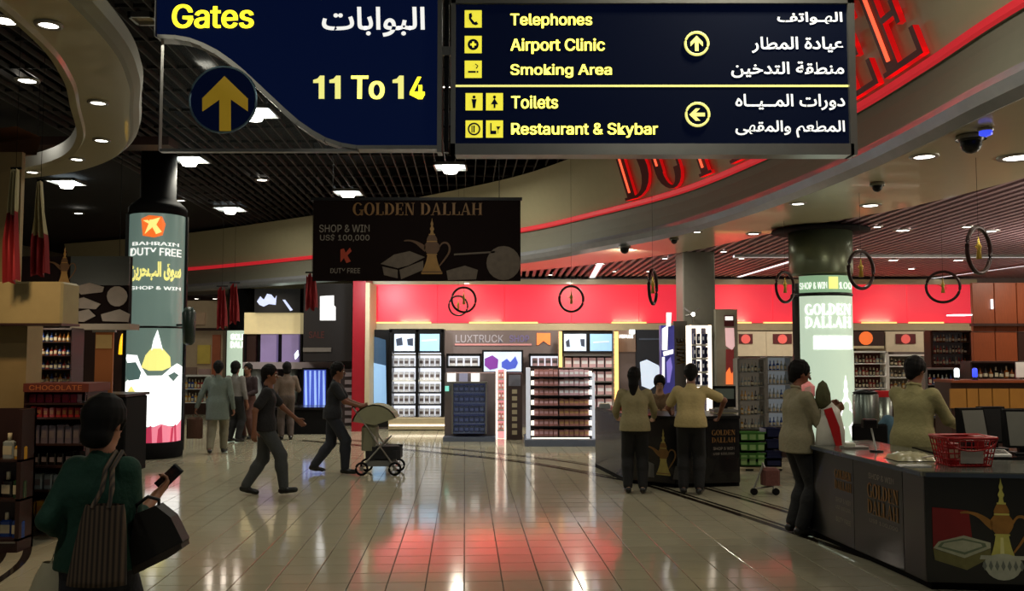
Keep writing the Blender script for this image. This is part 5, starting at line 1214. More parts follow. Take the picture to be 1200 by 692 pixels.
# steel bin-like dispenser beside the lit column
t = thing('steel_post', 'upright brushed steel post unit right of the lit column', 'post')
mb = MB(); mb.lathe([(.16, 0), (.16, 1.28), (.14, 1.3)], (Xp(1012, 11.6), 11.6, 0), 20); mb.build('shell', mat('dull steel', (96, 104, 98), .3, metal=.8), t)
mb = MB(); mb.lathe([(.165, 1.3), (.1, 1.34), (.05, 1.35)], (Xp(1012, 11.6), 11.6, 0), 20); mb.build('lid', M['black'], t)
t = thing('steel_post', 'second steel post unit, with a red cap panel, further right of the lit column', 'post')
mb = MB(); mb.lathe([(.14, 0), (.14, 1.22)], (Xp(1030, 12.2), 12.2, 0), 20); mb.build('shell', MT['dull steel'], t)
mb = MB(); mb.box(Xp(1030, 12.2)-.12, Xp(1030, 12.2)+.2, 12.1, 12.3, 1.22, 1.3); mb.build('cap', M['red'], t)
# ---------------------------------------------------------------- left shop front
root = thing('shop_front', 'beige shop front block with upper box at the left picture edge', 'shop front')
YL = 9.0
mb = MB(); mb.box(-9, W(22, 300, YL).x, YL, YL+.06, zt(332, YL), zt(178, YL)); mb.build('upper_wall', mat('tan wall', (150, 128, 84), .6), root)
mb = MB(); mb.bbox(-9, W(82, 350, YL-.2).x, YL-.35, YL+.0, zt(379, YL-.2), zt(331, YL-.2), .02); mb.build('fascia_box', mat('pale tan fascia', (158, 142, 98), .6), root)
mb = MB(); mb.box(-9, W(83, 350, YL-.2).x, YL-.37, YL+.0, zt(381.5, YL-.2), zt(379, YL-.2)); mb.build('bottom_edge', M['darkwood'], root)
mb = MB(); mb.box(-9, W(31, 420, YL).x, YL, YL+.3, 0, zt(381, YL)); mb.build('lower_wall', MT['tan wall'], root)
mb = MB(); mb.box(-9, W(31, 420, YL).x+.02, YL-.02, YL, .0, .12); mb.build('skirting', M['darkwood'], root)
# left arc of brown at the top left edge
mb = sweep(catmull([(-7.4, 9.6), (-6.2, 9.5), (-5.1, 9.1)], 6), [(0, 3.85), (.25, 3.9), (.3, 4.1), (0, 4.15)], 1); o = mb.build('trim_%d' % k, mat('brown cornice', (112, 74, 48), .5)); o['kind'] = 'structure'; k += 1
# poster strip next to the fascia box
root = thing('ad_banner', 'dark strip picture with white dishes and a gold pot beside the beige fascia box', 'banner')
Y7 = 11.5
mb = MB()
for px in (40, 140): q = W(px, 302, Y7+.07); mb.cyl(q, (q.x, q.y, 5.40), .004)
mb.build('suspension_wire', M['blackm'], root)
mb = MB(); mb.pb(20, 300, 152, 379, Y7+.02, .1); mb.build('board', M['ban'], root)
mb = MB(); mb.pb(82, 379, 152, 386, Y7-.05, .3); mb.build('lower_rail', mat('tan rail', (134, 122, 104), .5), root)
mb = MB(); mb.pb(82, 300, 152, 334, Y7, .02); mb.build('upper_print', mat('slate print', (50, 56, 54), .5, noise=.4, scale=2), root)
mb = MB(); mb.pp([(86, 336), (105, 331), (122, 336), (120, 342), (95, 345)], Y7-.01, .012); mb.pp(circ(137, 347, 12, 14), Y7-.01, .012); mb.pp([(84, 352), (98, 348), (118, 356), (112, 362), (92, 361)], Y7-.012, .012); mb.pp([(84, 366), (104, 362), (112, 370), (98, 377), (84, 376)], Y7-.01, .012); mb.pp([(118, 368), (140, 362), (152, 368), (150, 377), (120, 376)], Y7-.01, .012); mb.build('dish_print', mat('dim dish print', (120, 108, 96), .5, noise=.4, scale=6), root)
qq = W(75, 334, Y7); pot_print(lambda u, v, w_: (qq.x+u*.5, Y7-w_-.001, qq.z+v*.5), [mat('banner gold', (0, 0, 0)), mat('banner dark gold', (0, 0, 0))], root)
# flags
M['flagw'] = mat('white flag cloth', (170, 160, 120), .8); M['flagr'] = mat('red flag cloth', (128, 12, 20), .8, bump=.3)
def flag(pxt, pyt, pxb0, pxb1, pyb, ysplit, Y, label):
    t = thing('flag', label, 'flag'); vs, fs, mi_ = [], [], []; nx, ny = 12, 26; mb = MB()
    for j in range(ny+1):
        f_ = j/ny; y = pyt+(pyb-pyt)*f_; L = pxt[0]+(pxb0-pxt[0])*min(1, f_*1.6); Rr = pxt[1]+(pxb1-pxt[1])*min(1, f_*1.6)
        for i in range(nx+1):
            p = W(L+(Rr-L)*i/nx, y+2.5*math.sin(i), Y); p.y += .05*math.sin(i*1.5+f_*2); vs.append(p)
    for j in range(ny):
        for i in range(nx):
            y = pyt+(pyb-pyt)*(j+.5)/ny; z_ = ysplit+6*abs((i % 4)-1.5); mi_.append(1 if y > z_ else 0)
            mb.add([vs[j*(nx+1)+i], vs[j*(nx+1)+i+1], vs[(j+1)*(nx+1)+i+1], vs[(j+1)*(nx+1)+i]], [(0, 3, 2, 1)], mi_[-1], True)
    mb.build('cloth', [M['flagw'], M['flagr']], t)
    mb = MB(); a = W(pxt[0]-1, pyt-3, Y+.05); b = W(pxt[1]+3, pyt-3, Y+.05); mb.cyl(a, b, .012); mb.cyl(((a.x+b.x)/2, a.y, a.z), ((a.x+b.x)/2, a.y, 5.42 if Y < 12 else 3.8 if Y > 20 else 5.36), .0025); mb.build('pole', M['blackm'], t)
flag((14, 22), 200, 3, 21, 330, 243, 8.4, 'hanging flag with white top and red serrated lower part, nearest the left edge')
flag((45, 49), 214, 35, 56, 322, 268, 9.6, 'hanging white and red flag, second from the left edge')
for (a, b, y0, y1, Y, lab) in ((253, 266, 338, 384, 17, 'left of the two all red hanging flags beyond the lit column'), (268, 280, 334, 378, 17.3, 'right of the two all red hanging flags beyond the lit column'), (357, 372, 322, 362, 15, 'dark red flag hanging beneath the dark banner')): flag((a+2, b-2), y0, a, b, y1, y0-40, Y, lab)
# left goods shelf
root = thing('goods_shelf', 'tall dark maroon goods shelf behind the woman in green', 'shelf unit')
YG = 8.9
mb = MB()
for x in (26, 100): mb.pb(x-2.5, 452, x+2.5, 622, YG, .45)
mb.build('side_panel', M['darkwood'], root); mb = MB(); mb.pb(27, 452, 100, 622, YG+.42, .03); mb.build('back', M['maroon'], root)
mb = MB(); mb.pb(27, 449, 104, 459, YG-.03, .48); mb.build('header', mat('maroon header', (104, 44, 30), .5), root)
fit('CHOCOLATE', 34, 451, 96, 457, YG-.035, mat('orange brown letters', (190, 110, 60), .5), root, .01)
rows = [(489, 'redg', 14, 9, 'red box with gold label, first full goods shelf', 'red boxes on the top goods shelf'), (520, 'clear', 24, 7, 'dull lilac upright pack, second goods shelf', 'upright packs on the second goods shelf'), (546, 'dark', 18, 7, 'dark pack, third goods shelf', 'dark packs on the third goods shelf'), (574, 'clear', 20, 6, 'pale pack, fourth goods shelf', 'pale packs on the fourth goods shelf'), (604, 'goldg', 20, 5, 'orange pack, fifth goods shelf', 'orange packs on the fifth goods shelf')]
BM['lilac'] = mat('dull lilac pack', (104, 92, 100), .5)
for yb, c_, hp, n, lab, grp in rows:
    mb = MB(); mb.pb(28, yb, 99, yb+2, YG+.01, .4); mb.build('shelf', M['darkwood'], root)
    row_items(31, 97, yb, YG+.15, n, BM[c_ if yb != 520 else 'lilac'], mat('amber label', (176, 110, 50), .5) if c_ in ('redg', 'goldg') else M['greywall'], hp, lab, grp, 'pack', 'pack', jit=.15)
row_items(36, 94, 472, YG+.15, 6, mat('crimson pack', (150, 24, 60), .4), M['redg'] if 'redg' in M else BM['redg'], 11, 'crimson pack under the header of the goods shelf', 'crimson packs under the shelf header', 'pack', 'pack')
mb = MB(); mb.pb(28, 472, 99, 474, YG+.01, .4); mb.build('shelf', M['darkwood'], root)
t = thing('price_lamp', 'tiny bright lamp at the left end of the red boxes shelf', 'lamp'); mb = MB(); qq = W(40, 485, YG-.05); mb.sphere(qq, .02, 10); mb.build('bulb', M['lamp'], t); mb = MB(); mb.cyl((qq.x, qq.y, qq.z), (qq.x, YG+.02, qq.z), .008); mb.build('stem', M['black'], t)
# lower bin shelf at far left
root = thing('bargain_shelf', 'low dark shelf full of mixed goods at the left picture edge', 'shelf unit')
YH = 8.35
mb = MB(); mb.box(-5.6, W(26, 500, YH).x, YH+.22, YH+.25, 0, 1.3); mb.build('back', M['darkwood'], root)
for z in (.12, .48, .84): mb = MB(); mb.box(-5.6, W(26, 500, YH).x, YH, YH+.22, z-.02, z); mb.build('shelf', M['darkwood'], root); 
mb = MB(); mb.box(W(26, 500, YH).x-.04, W(26, 500, YH).x, YH, YH+.25, 0, 1.3); mb.box(-5.6, W(26, 500, YH).x, YH-.02, YH, 0, .1); mb.build('side_panel', M['darkwood'], root)
mb = MB(); mb.box(-5.6, W(24, 500, YH).x, YH-.03, YH-.02, .085, .1); mb.build('kick_trim', M['alu'], root)
for z, cc in ((.12, ('blueg', 'dark')), (.48, ('redg', 'dark', 'green')), (.84, ('goldg', 'green', 'clear'))):
    for i in range(5):
        o = bottle_mesh(random.uniform(.14, .26), .055, 1).build('pack', [BM[random.choice(cc)], LB]); o.location = (-5.12+i*.135, YH+.08+.05*(i % 2), z); o.rotation_euler = (0, 0, random.uniform(-.4, .4)); tag(o, 'mixed coloured pack on the %s board of the low left shelf, %s from the left' % ({.12: 'lowest', .48: 'middle', .84: 'upper'}[z], ORD[i]), 'pack', 'mixed packs on the low left shelf')
    for i in range(1): pass
# shelves with glittering bottles behind
shelf_wall('perfume_shelf', 'glittering bottle shelf under the beige fascia box', 32, 84, 385, 449, 10.8, 4, mat('dusky back', (64, 46, 44), .5), M['darkwood'], n=10, ilabel='glittering bottle under the beige fascia box', group='bottles under the beige fascia box', kinds=('amber', 'clear', 'redg', 'blueg', 'goldg'))
root = thing('dark_counter', 'low dark counter left of the tall lit column', 'counter')
mb = MB(); mb.bbox(Xp(98, 13.5), Xp(150, 13.5), 13.5, 14.3, 0, 1.15, .02); mb.build('body', M['blackm'], root); mb = MB(); mb.box(Xp(97, 13.5), Xp(151, 13.5), 13.45, 14.35, 1.15, 1.19); mb.build('worktop', M['darkwood'], root)
root = thing('rollup_banner', 'orange brown upright poster left of the tall lit column', 'poster')
mb = MB(); mb.pb(110, 388, 133, 462, 13.9, .03); mb.build('sheet', mat('orange brown sheet', (150, 84, 40), .5, emit=.08, noise=.4, scale=1.2), root); mb = MB(); mb.pb(108, 386, 135, 389, 13.88, .06); mb.build('rail', M['alu'], root); mb = MB(); mb.pb(112, 392, 131, 408, 13.89, .01); mb.build('pale_print', mat('tan pale print', (176, 140, 84), .5, emit=.08), root)
mb = MB(); mb.cyl((Xp(121, 13.9), 13.93, 1.19), (Xp(121, 13.9), 13.93, zt(386, 13.9)), .012); mb.build('stand', M['alu'], root)
# yellow arches sign on maroon block, partly hidden by the column
root = thing('arches_sign', 'small glowing yellow arches sign half hidden by the tall lit column', 'sign')
Ya = 17.0
mb = MB(); mb.pb(138, 388, 166, 417, Ya, .1); mb.build('box', M['darkwood'], root)
mb = MB(); mb.cyl(W(152, 402, Ya+.12), W(152, 402, 18.2), .03); mb.build('bracket', M['black'], root)
mb = MB()
for cx_ in (146.0, 157.0):
    pts = [(cx_-5+10*i/12, 415-24*math.sin(math.pi*i/12)**.6) for i in range(13)]
    for i in range(12): a, b = pts[i], pts[i+1]; mb.tube([W(*a, Ya-.03), W(*b, Ya-.03)], .035)
mb.build('arches', mat('arches yellow', (250, 190, 20), .3, emit=1.0), root)
root = thing('far_left_wall', 'dark dining alcove wall behind the dark counter', 'wall panel')
for i in range(8): mb = MB(); mb.bbox(-13+i*.7, -13+i*.7+.69, 18.2, 18.3, 0, 3.4, .01); mb.build('panel', M['darkwood'], root)
# ---------------------------------------------------------------- middle left shops
YM = 22.6
root = thing('fashion_shop_front', 'pale shop front with cream lit sign and violet showcases beyond the walkers', 'shop front')
mb = MB(); mb.pb(286, 366, 352, 391, YM, .5); mb.build('lit_header', mat('cream lit header', (206, 188, 140), .4, emit=.45), root)
mb = MB(); mb.pb(284, 424, 392, 432, YM-.1, .6); mb.build('beam', mat('pale mauve beam', (150, 140, 144), .4), root)
mb = MB(); mb.pb(284, 391, 300, 425, YM+.1, .3); mb.build('end_panel', M['darkwood'], root)
for x0, x1 in ((305, 324), (330, 350)): mb = MB(); mb.pb(x0, 391, x1, 424, YM+.05, .2); mb.build('violet_panel', mat('violet lit panel', (134, 118, 160), .4, emit=.35, noise=.3, scale=2), root)
mb = MB(); mb.pb(300, 391, 352, 424, YM+.26, .1); mb.build('upper_back', M['black'], root)
mb = MB(); mb.pb(286, 432, 392, 505, YM+.75, .1); mb.build('inner_wall', mat('dim violet inner wall', (66, 56, 70), .6), root)
for x in (286, 352, 390): mb = MB(); mb.pb(x-2, 391, x+2, 508, YM, .4); mb.build('post', M['blackm'], root)
mb = MB(); mb.pp([(345, 415), (349, 410), (350, 416), (346, 421)], YM+.03, .02); mb.build('glint_lamp', M['lampw'], root)
for i, (x, w_, c_) in enumerate(((300, 7, 'clear'), (318, 8, 'lilac'), (341, 6, 'clear'))):
    t = thing('mannequin_display', ['pale garment display left in the violet shop window', 'lilac garment display in the middle of the violet shop window', 'pale garment display right in the violet shop window'][i], 'display'); q = W(x, 440, YM+.35); z0 = .4
    mb = MB(); mb.lathe([(.16, .5), (.2, .8), (.13, 1.05), (.19, 1.32), (.06, 1.42), (.05, 1.5)], (q.x, YM+.35, 0), 12); mb.build('torso', BM[c_], t); mb = MB(); mb.cyl((q.x, YM+.35, 0), (q.x, YM+.35, .5), .02); mb.lathe([(.15, 0), (.15, .02)], (q.x, YM+.35, 0), 14); mb.build('stand', M['alu'], t)
root = thing('dark_sign_box', 'dark fascia with white and blue splash graphic over the cream lit header', 'sign')
mb = MB(); mb.pb(298, 338, 352, 366, YM-.1, .3); mb.build('box', M['black'], root)
mb = MB(); mb.pp([(301, 353), (305, 347), (309, 351), (313, 344), (318, 345), (322, 350), (324, 346), (323, 357), (315, 356), (309, 359), (304, 357)], YM-.12, .02); mb.pp([(331, 351), (334, 351), (343, 363), (340, 364)], YM-.12, .02); mb.build('splash_graphic', mat('blue white graphic', (190, 200, 235), .3, emit=.8), root)
root = thing('dark_store_block', 'tall dark store block with white lit window and faint lettering left of the red pillar', 'shop front')
mb = MB(); mb.pb(355, 332, 413, 423, YM-.6, .45); mb.build('upper_block', mat('very dark brown block', (24, 18, 17), .5), root)
mb = MB(); mb.pp([(375, 347), (391, 346), (391, 358), (393, 359), (393, 375), (375, 375)], YM-.63, .03); mb.build('lit_window', mat('white lit window', (245, 245, 245), .3, emit=1.4, noise=0), root)
mb = MB(); mb.pb(355, 407, 388, 412, YM-.64, .04); mb.build('grey_rail', mat('grey rail', (110, 104, 96), .5), root)
fit('SALE', 362, 388, 380, 396, YM-.62, mat('dim rust letters', (84, 34, 28), .5), root, .01)
mb = MB(); mb.pb(392, 432, 414, 508, YM-.5, .8); mb.build('side_block', mat('dark brown side', (44, 32, 32), .5), root)
for y in range(436, 500, 9): mb = MB(); mb.pb(404, y, 412, y+5, YM-.52, .02); mb.build('pale_tag', mat('pale tag', (140, 130, 134), .5), root)
t = screen(355.5, 433, 382, 477, YM-.2, 'tall blue glowing curtain-like screen between the violet shop and the dark block', 'imgb')
for i, x in enumerate((358, 363.5, 369, 374, 379)): mb = MB(); mb.pp([(x-1, 434), (x+1.2, 434), (x+2-(i % 2)*2, 476), (x-.6, 476)], YM-.225, .01); mb.build('light_streak', mat('pale blue streak', (150, 180, 240), .3, emit=.8), t)
root = thing('low_showcase', 'dark low showcase in front of the violet shop window', 'counter')
mb = MB(); mb.pb(316, 480, 392, 512, 19.9, .8); mb.build('body', M['blackm'], root); mb = MB(); mb.pb(315, 477, 393, 480, 19.85, .9); mb.build('top', M['desk'], root)
# bright shops far left behind the lit column
YN = 27.0
root = thing('far_shop_front', 'warm cream shop front far behind the person in the long grey shirt', 'shop front')
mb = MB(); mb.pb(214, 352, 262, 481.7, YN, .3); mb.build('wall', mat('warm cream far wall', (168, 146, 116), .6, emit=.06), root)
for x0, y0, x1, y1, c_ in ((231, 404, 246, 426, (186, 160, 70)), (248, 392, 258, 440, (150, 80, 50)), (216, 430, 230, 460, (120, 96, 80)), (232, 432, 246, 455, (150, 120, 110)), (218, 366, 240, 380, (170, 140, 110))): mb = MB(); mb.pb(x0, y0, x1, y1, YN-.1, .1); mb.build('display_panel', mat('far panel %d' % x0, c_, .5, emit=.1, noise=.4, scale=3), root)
mb = MB(); mb.pb(214, 384, 296, 387, YN-.4, .3); mb.build('beam', M['darkwood'], root)
mb = MB(); mb.pb(262, 347, 300, 386, YN+.8, .2); mb.build('upper_wall', mat('far upper wall', (140, 124, 96), .6), root)
mb = MB(); mb.pb(286, 386, 300, 478, YN-.4, .2); mb.build('end_panel', M['darkwood'], root)
shelf_wall('gift_shelf', 'far shelf with colourful gifts left of the person in the long grey shirt', 215, 247, 440, 472, 26, 2, mat('gift back', (90, 70, 60), .5), M['white'], n=8, ilabel='tiny gift box on the far shelf', group='gift boxes on the far shelf', kinds=('redg', 'clear', 'goldg', 'blueg'), cat='box')
root = thing('wall_fixture', 'small dark green fixture on a bracket at the right side of the tall lit column', 'fixture')
mb = MB(); qq = W(219, 380, 15.3); mb.lathe([(.05, -.35), (.1, -.3), (.12, .2), (.06, .3)], (qq.x, 15.4, qq.z), 12); mb.build('lantern', mat('dark green', (16, 34, 24), .4), root); mb = MB(); mb.cyl((qq.x, 15.4, qq.z), (W(205, 380, 15.5).x, 15.6, qq.z), .02); mb.build('bracket', M['black'], root)
# stroller
def stroller():
    Y = 13.6; x0 = Xp(447, Y); t = thing('stroller', 'baby stroller with pale green canopy and dark seat pushed by the man', 'stroller', loc=(x0, Y, 0))
    cf = mat('dark blue grey fabric', (22, 24, 30), .8); cn = mat('pale olive canopy', (138, 138, 110), .7)
    # basket/seat
    mb = MB(); vs, fs = [], []; n = 12; m = 8
    for j in range(m+1):
        a = math.pi*j/m
        for i in range(n+1):
            b = -math.pi/2+math.pi*i/n; vs.append((.06+.28*math.cos(a)*(1), .22*math.sin(b)*math.sin(a)**.5, .42-.24*math.sin(a)*math.cos(b)**.6 if abs(math.cos(b)) > 1e-6 else .42))
    for j in range(m):
        for i in range(n): fs.append((j*(n+1)+i, j*(n+1)+i+1, (j+1)*(n+1)+i+1, (j+1)*(n+1)+i))
    mb.add(vs, fs, 0, True); mb.bbox(-.2, .32, -.2, .2, .24, .42, .06); mb.build('seat', cf, t)
    mb = MB(); mb.bbox(-.26, -.05, -.2, .2, .36, .75, .05); mb.build('backrest', mat('olive fabric', (120, 120, 98), .8), t)
    # canopy: quarter barrel
    vs, fs = [], []; n = 10
    for s_ in (-1, 1):
        for r_ in (.34, .32):
            for i in range(n+1): a = math.radians(20+150*i/n); vs.append((-.06+r_*math.cos(a), .22*s_, .74+r_*.9*math.sin(a)))
    m = n+1
    for i in range(n):
        fs += [(i, i+1, 2*m+i+1, 2*m+i), (m+i, m+i+1, 3*m+i+1, 3*m+i), (i, i+1, m+i+1, m+i), (2*m+i, 2*m+i+1, 3*m+i+1, 3*m+i)]
    mb = MB(); mb.add(vs, fs, 0, False)
    for s_ in (-1, 1): mb.add([(-.06, .22*s_, .74)]+[vs[(0 if s_ < 0 else 2*m)+i] for i in range(m)], [(0, i+1, i+2) for i in range(n)], 0)
    mb.build('canopy', cn, t)
    mb = MB()
    for s_ in (-.21, .21):
        mb.cyl((-.24, s_, .12), (.14, s_, .55), .013); mb.cyl((.25, s_, .12), (-.10, s_, .60), .013); mb.cyl((-.05, s_, .55), (-.38, s_, 1.0), .013)
    mb.cyl((-.24, -.21, .12), (-.24, .21, .12), .012); mb.cyl((.25, -.21, .12), (.25, .21, .12), .012); mb.build('frame', M['alu'], t)
    mb = MB(); mb.cyl((-.38, -.21, 1.0), (-.38, .21, 1.0), .018); mb.build('handle', M['blackm'], t)
    mb = MB(); mb.bbox(-.2, .2, -.18, .18, .13, .22, .02); mb.build('basket', mat('pale grey mesh basket', (112, 114, 112), .8), t)
    for wx in (-.24, .25):
        for s_ in (-.23, .23):
            w_ = MB(); w_.tube([(wx+.085*math.cos(a), s_, .10+.085*math.sin(a)) for a in [2*math.pi*i/18 for i in range(18)]], .018, closed=True); wo = w_.build('wheel', M['blackm'], t)
            h = MB(); h.cyl((wx, s_-.02, .10), (wx, s_+.02, .10), .03)
            for q_ in range(5): a = 2*math.pi*q_/5; h.cyl((wx, s_, .10), (wx+.08*math.cos(a), s_, .10+.08*math.sin(a)), .006, n=5)
            h.build('hub', M['alu'], wo)
stroller()
# ---------------------------------------------------------------- figures: blended tapered volumes meshed as one skin
class SDF:
    def __init__(s, lo, hi, h):
        s.lo = np.array(lo, np.float32); s.h = h; s.n = np.ceil((np.array(hi)-s.lo)/h).astype(int)+1
        s.f = np.full(s.n, .5, np.float32)
    def blk(s, a, b):
        i0 = np.maximum(0, np.floor((np.array(a)-s.lo)/s.h).astype(int)); i1 = np.minimum(s.n, np.ceil((np.array(b)-s.lo)/s.h).astype(int)+1)
        if (i1 <= i0).any(): return None
        ax = [s.lo[k]+s.h*np.arange(i0[k], i1[k], dtype=np.float32) for k in range(3)]
        return tuple(slice(i0[k], i1[k]) for k in range(3)), ax[0][:, None, None], ax[1][None, :, None], ax[2][None, None, :]
    def comb(s, sl, d, k, sub=False):
        f = s.f[sl]
        if sub: s.f[sl] = np.maximum(f, -d); return
        if k <= 0: s.f[sl] = np.minimum(f, d); return
        hh = np.maximum(k-np.abs(f-d), 0)/k; s.f[sl] = np.minimum(f, d)-hh*hh*k*.25
    def cap(s, a, b, ra, rb, k=.03, sub=False):
        a, b = np.array(a, np.float32), np.array(b, np.float32); R = max(ra, rb)+k+.05
        q = s.blk(np.minimum(a, b)-R, np.maximum(a, b)+R)
        if q is None: return
        sl, X, Y, Z = q; ba = b-a; L = float(ba@ba)+1e-9
        t = np.clip(((X-a[0])*ba[0]+(Y-a[1])*ba[1]+(Z-a[2])*ba[2])/L, 0, 1)
        d = np.sqrt((X-a[0]-t*ba[0])**2+(Y-a[1]-t*ba[1])**2+(Z-a[2]-t*ba[2])**2)-(ra+(rb-ra)*t)
        s.comb(sl, d, k, sub)
    def ell(s, c, r, k=.03, sub=False, rot=None):
        c, r = np.array(c, np.float32), np.array(r, np.float32); R = float(r.max())+k+.05
        q = s.blk(c-R, c+R)
        if q is None: return
        sl, X, Y, Z = q; X, Y, Z = X-c[0], Y-c[1], Z-c[2]
        if rot is not None:
            m = np.array(rot); X, Y, Z = X*m[0, 0]+Y*m[1, 0]+Z*m[2, 0], X*m[0, 1]+Y*m[1, 1]+Z*m[2, 1], X*m[0, 2]+Y*m[1, 2]+Z*m[2, 2]
        k0 = np.sqrt((X/r[0])**2+(Y/r[1])**2+(Z/r[2])**2)+1e-6; k1 = np.sqrt((X/r[0]**2)**2+(Y/r[1]**2)**2+(Z/r[2]**2)**2)+1e-6
        s.comb(sl, k0*(k0-1)/k1, k, sub)
    def cut(s, p, n):  # removes everything on the side n points to
        ax = [s.lo[k]+s.h*np.arange(s.n[k], dtype=np.float32) for k in range(3)]; n = np.array(n, np.float32); n /= np.linalg.norm(n)
        d = (ax[0][:, None, None]-p[0])*n[0]+(ax[1][None, :, None]-p[1])*n[1]+(ax[2][None, None, :]-p[2])*n[2]
        s.f = np.maximum(s.f, d)
    def mesh(s):
        f = s.f; f[0], f[-1] = .5, .5; f[:, 0], f[:, -1] = .5, .5; f[:, :, 0], f[:, :, -1] = .5, .5
        ins = f < 0; C = [(i, j, k) for i in (0, 1) for j in (0, 1) for k in (0, 1)]; n = np.array(f.shape)-1
        cnt = sum(ins[i:n[0]+i, j:n[1]+j, k:n[2]+k].astype(np.int8) for i, j, k in C)
        idx = np.argwhere((cnt > 0) & (cnt < 8)); 
        if len(idx) == 0: return np.zeros((0, 3)), []
        pos = np.zeros((len(idx), 3), np.float32); num = np.zeros(len(idx), np.float32)
        val = {c: f[idx[:, 0]+c[0], idx[:, 1]+c[1], idx[:, 2]+c[2]] for c in C}
        for a in C:
            for ax in range(3):
                if a[ax] == 0:
                    b = list(a); b[ax] = 1; b = tuple(b); va, vb = val[a], val[b]; m = (va < 0) != (vb < 0)
                    t = np.where(m, va/np.where(m, va-vb, 1), 0)
                    p = np.tile(np.array(a, np.float32), (len(idx), 1)); p[:, ax] += t; pos += p*m[:, None]; num += m
        pos = (idx+pos/num[:, None])*s.h+s.lo
        vid = np.full(n, -1, np.int64); vid[idx[:, 0], idx[:, 1], idx[:, 2]] = np.arange(len(idx)); F_ = []
        for ax in range(3):
            b, c = (ax+1) % 3, (ax+2) % 3
            sl0 = [slice(None)]*3; sl1 = [slice(None)]*3; sl0[ax] = slice(0, -1); sl1[ax] = slice(1, None)
            A, B = ins[tuple(sl0)], ins[tuple(sl1)]; e = np.argwhere(A != B); e = e[(e[:, b] > 0) & (e[:, c] > 0) & (e[:, b] < n[b]) & (e[:, c] < n[c])]
            fl_ = A[e[:, 0], e[:, 1], e[:, 2]]; q = []
            for db, dc in ((0, 0), (1, 0), (1, 1), (0, 1)):
                g_ = e.copy(); g_[:, b] -= db; g_[:, c] -= dc; q.append(vid[g_[:, 0], g_[:, 1], g_[:, 2]])
            Q = np.stack(q, 1); Q[~fl_] = Q[~fl_][:, ::-1]; F_.append(Q)
        return pos, np.concatenate(F_)
    def build(s, name, m, parent, scale=1.0, smooth=2):
        P, Q = s.mesh()
        if len(P) == 0: return None
        # light laplacian smoothing
        for _ in range(smooth):
            acc = np.zeros_like(P); c = np.zeros(len(P), np.float32)
            for i in range(4):
                a, b = Q[:, i], Q[:, (i+1) % 4]
                for ax in range(3): acc[:, ax] += np.bincount(a, P[b, ax], len(P)); acc[:, ax] += np.bincount(b, P[a, ax], len(P))
                c += np.bincount(a, minlength=len(P)); c += np.bincount(b, minlength=len(P))
            P = P*.6+.4*acc/c[:, None]
        P = P*scale; me = bpy.data.meshes.new(name)
        me.vertices.add(len(P)); me.vertices.foreach_set('co', P.astype(np.float32).ravel())
        me.loops.add(len(Q)*4); me.loops.foreach_set('vertex_index', Q.astype(np.int32).ravel())
        me.polygons.add(len(Q)); me.polygons.foreach_set('loop_start', np.arange(0, len(Q)*4, 4, dtype=np.int32)); me.polygons.foreach_set('use_smooth', np.ones(len(Q), bool))
        me.materials.append(m); me.update(calc_edges=True); me.validate()
        o = bpy.data.objects.new(name, me); COL.objects.link(o)
        if parent: o.parent = parent
        return o
V = lambda *a: np.array(a, np.float64)
def nrm(v): return v/(np.linalg.norm(v)+1e-9)
def joint(a, t, l1, l2, hint):
    d = t-a; L = np.linalg.norm(d)
    if L > (l1+l2)*.995: t = a+d*(l1+l2)*.995/L; d = t-a; L = np.linalg.norm(d)
    u = d/L; x = (l1*l1-l2*l2+L*L)/(2*L); h = math.sqrt(max(0, l1*l1-x*x)); hp = hint-u*(hint@u)
    return a+u*x+nrm(hp)*h, t
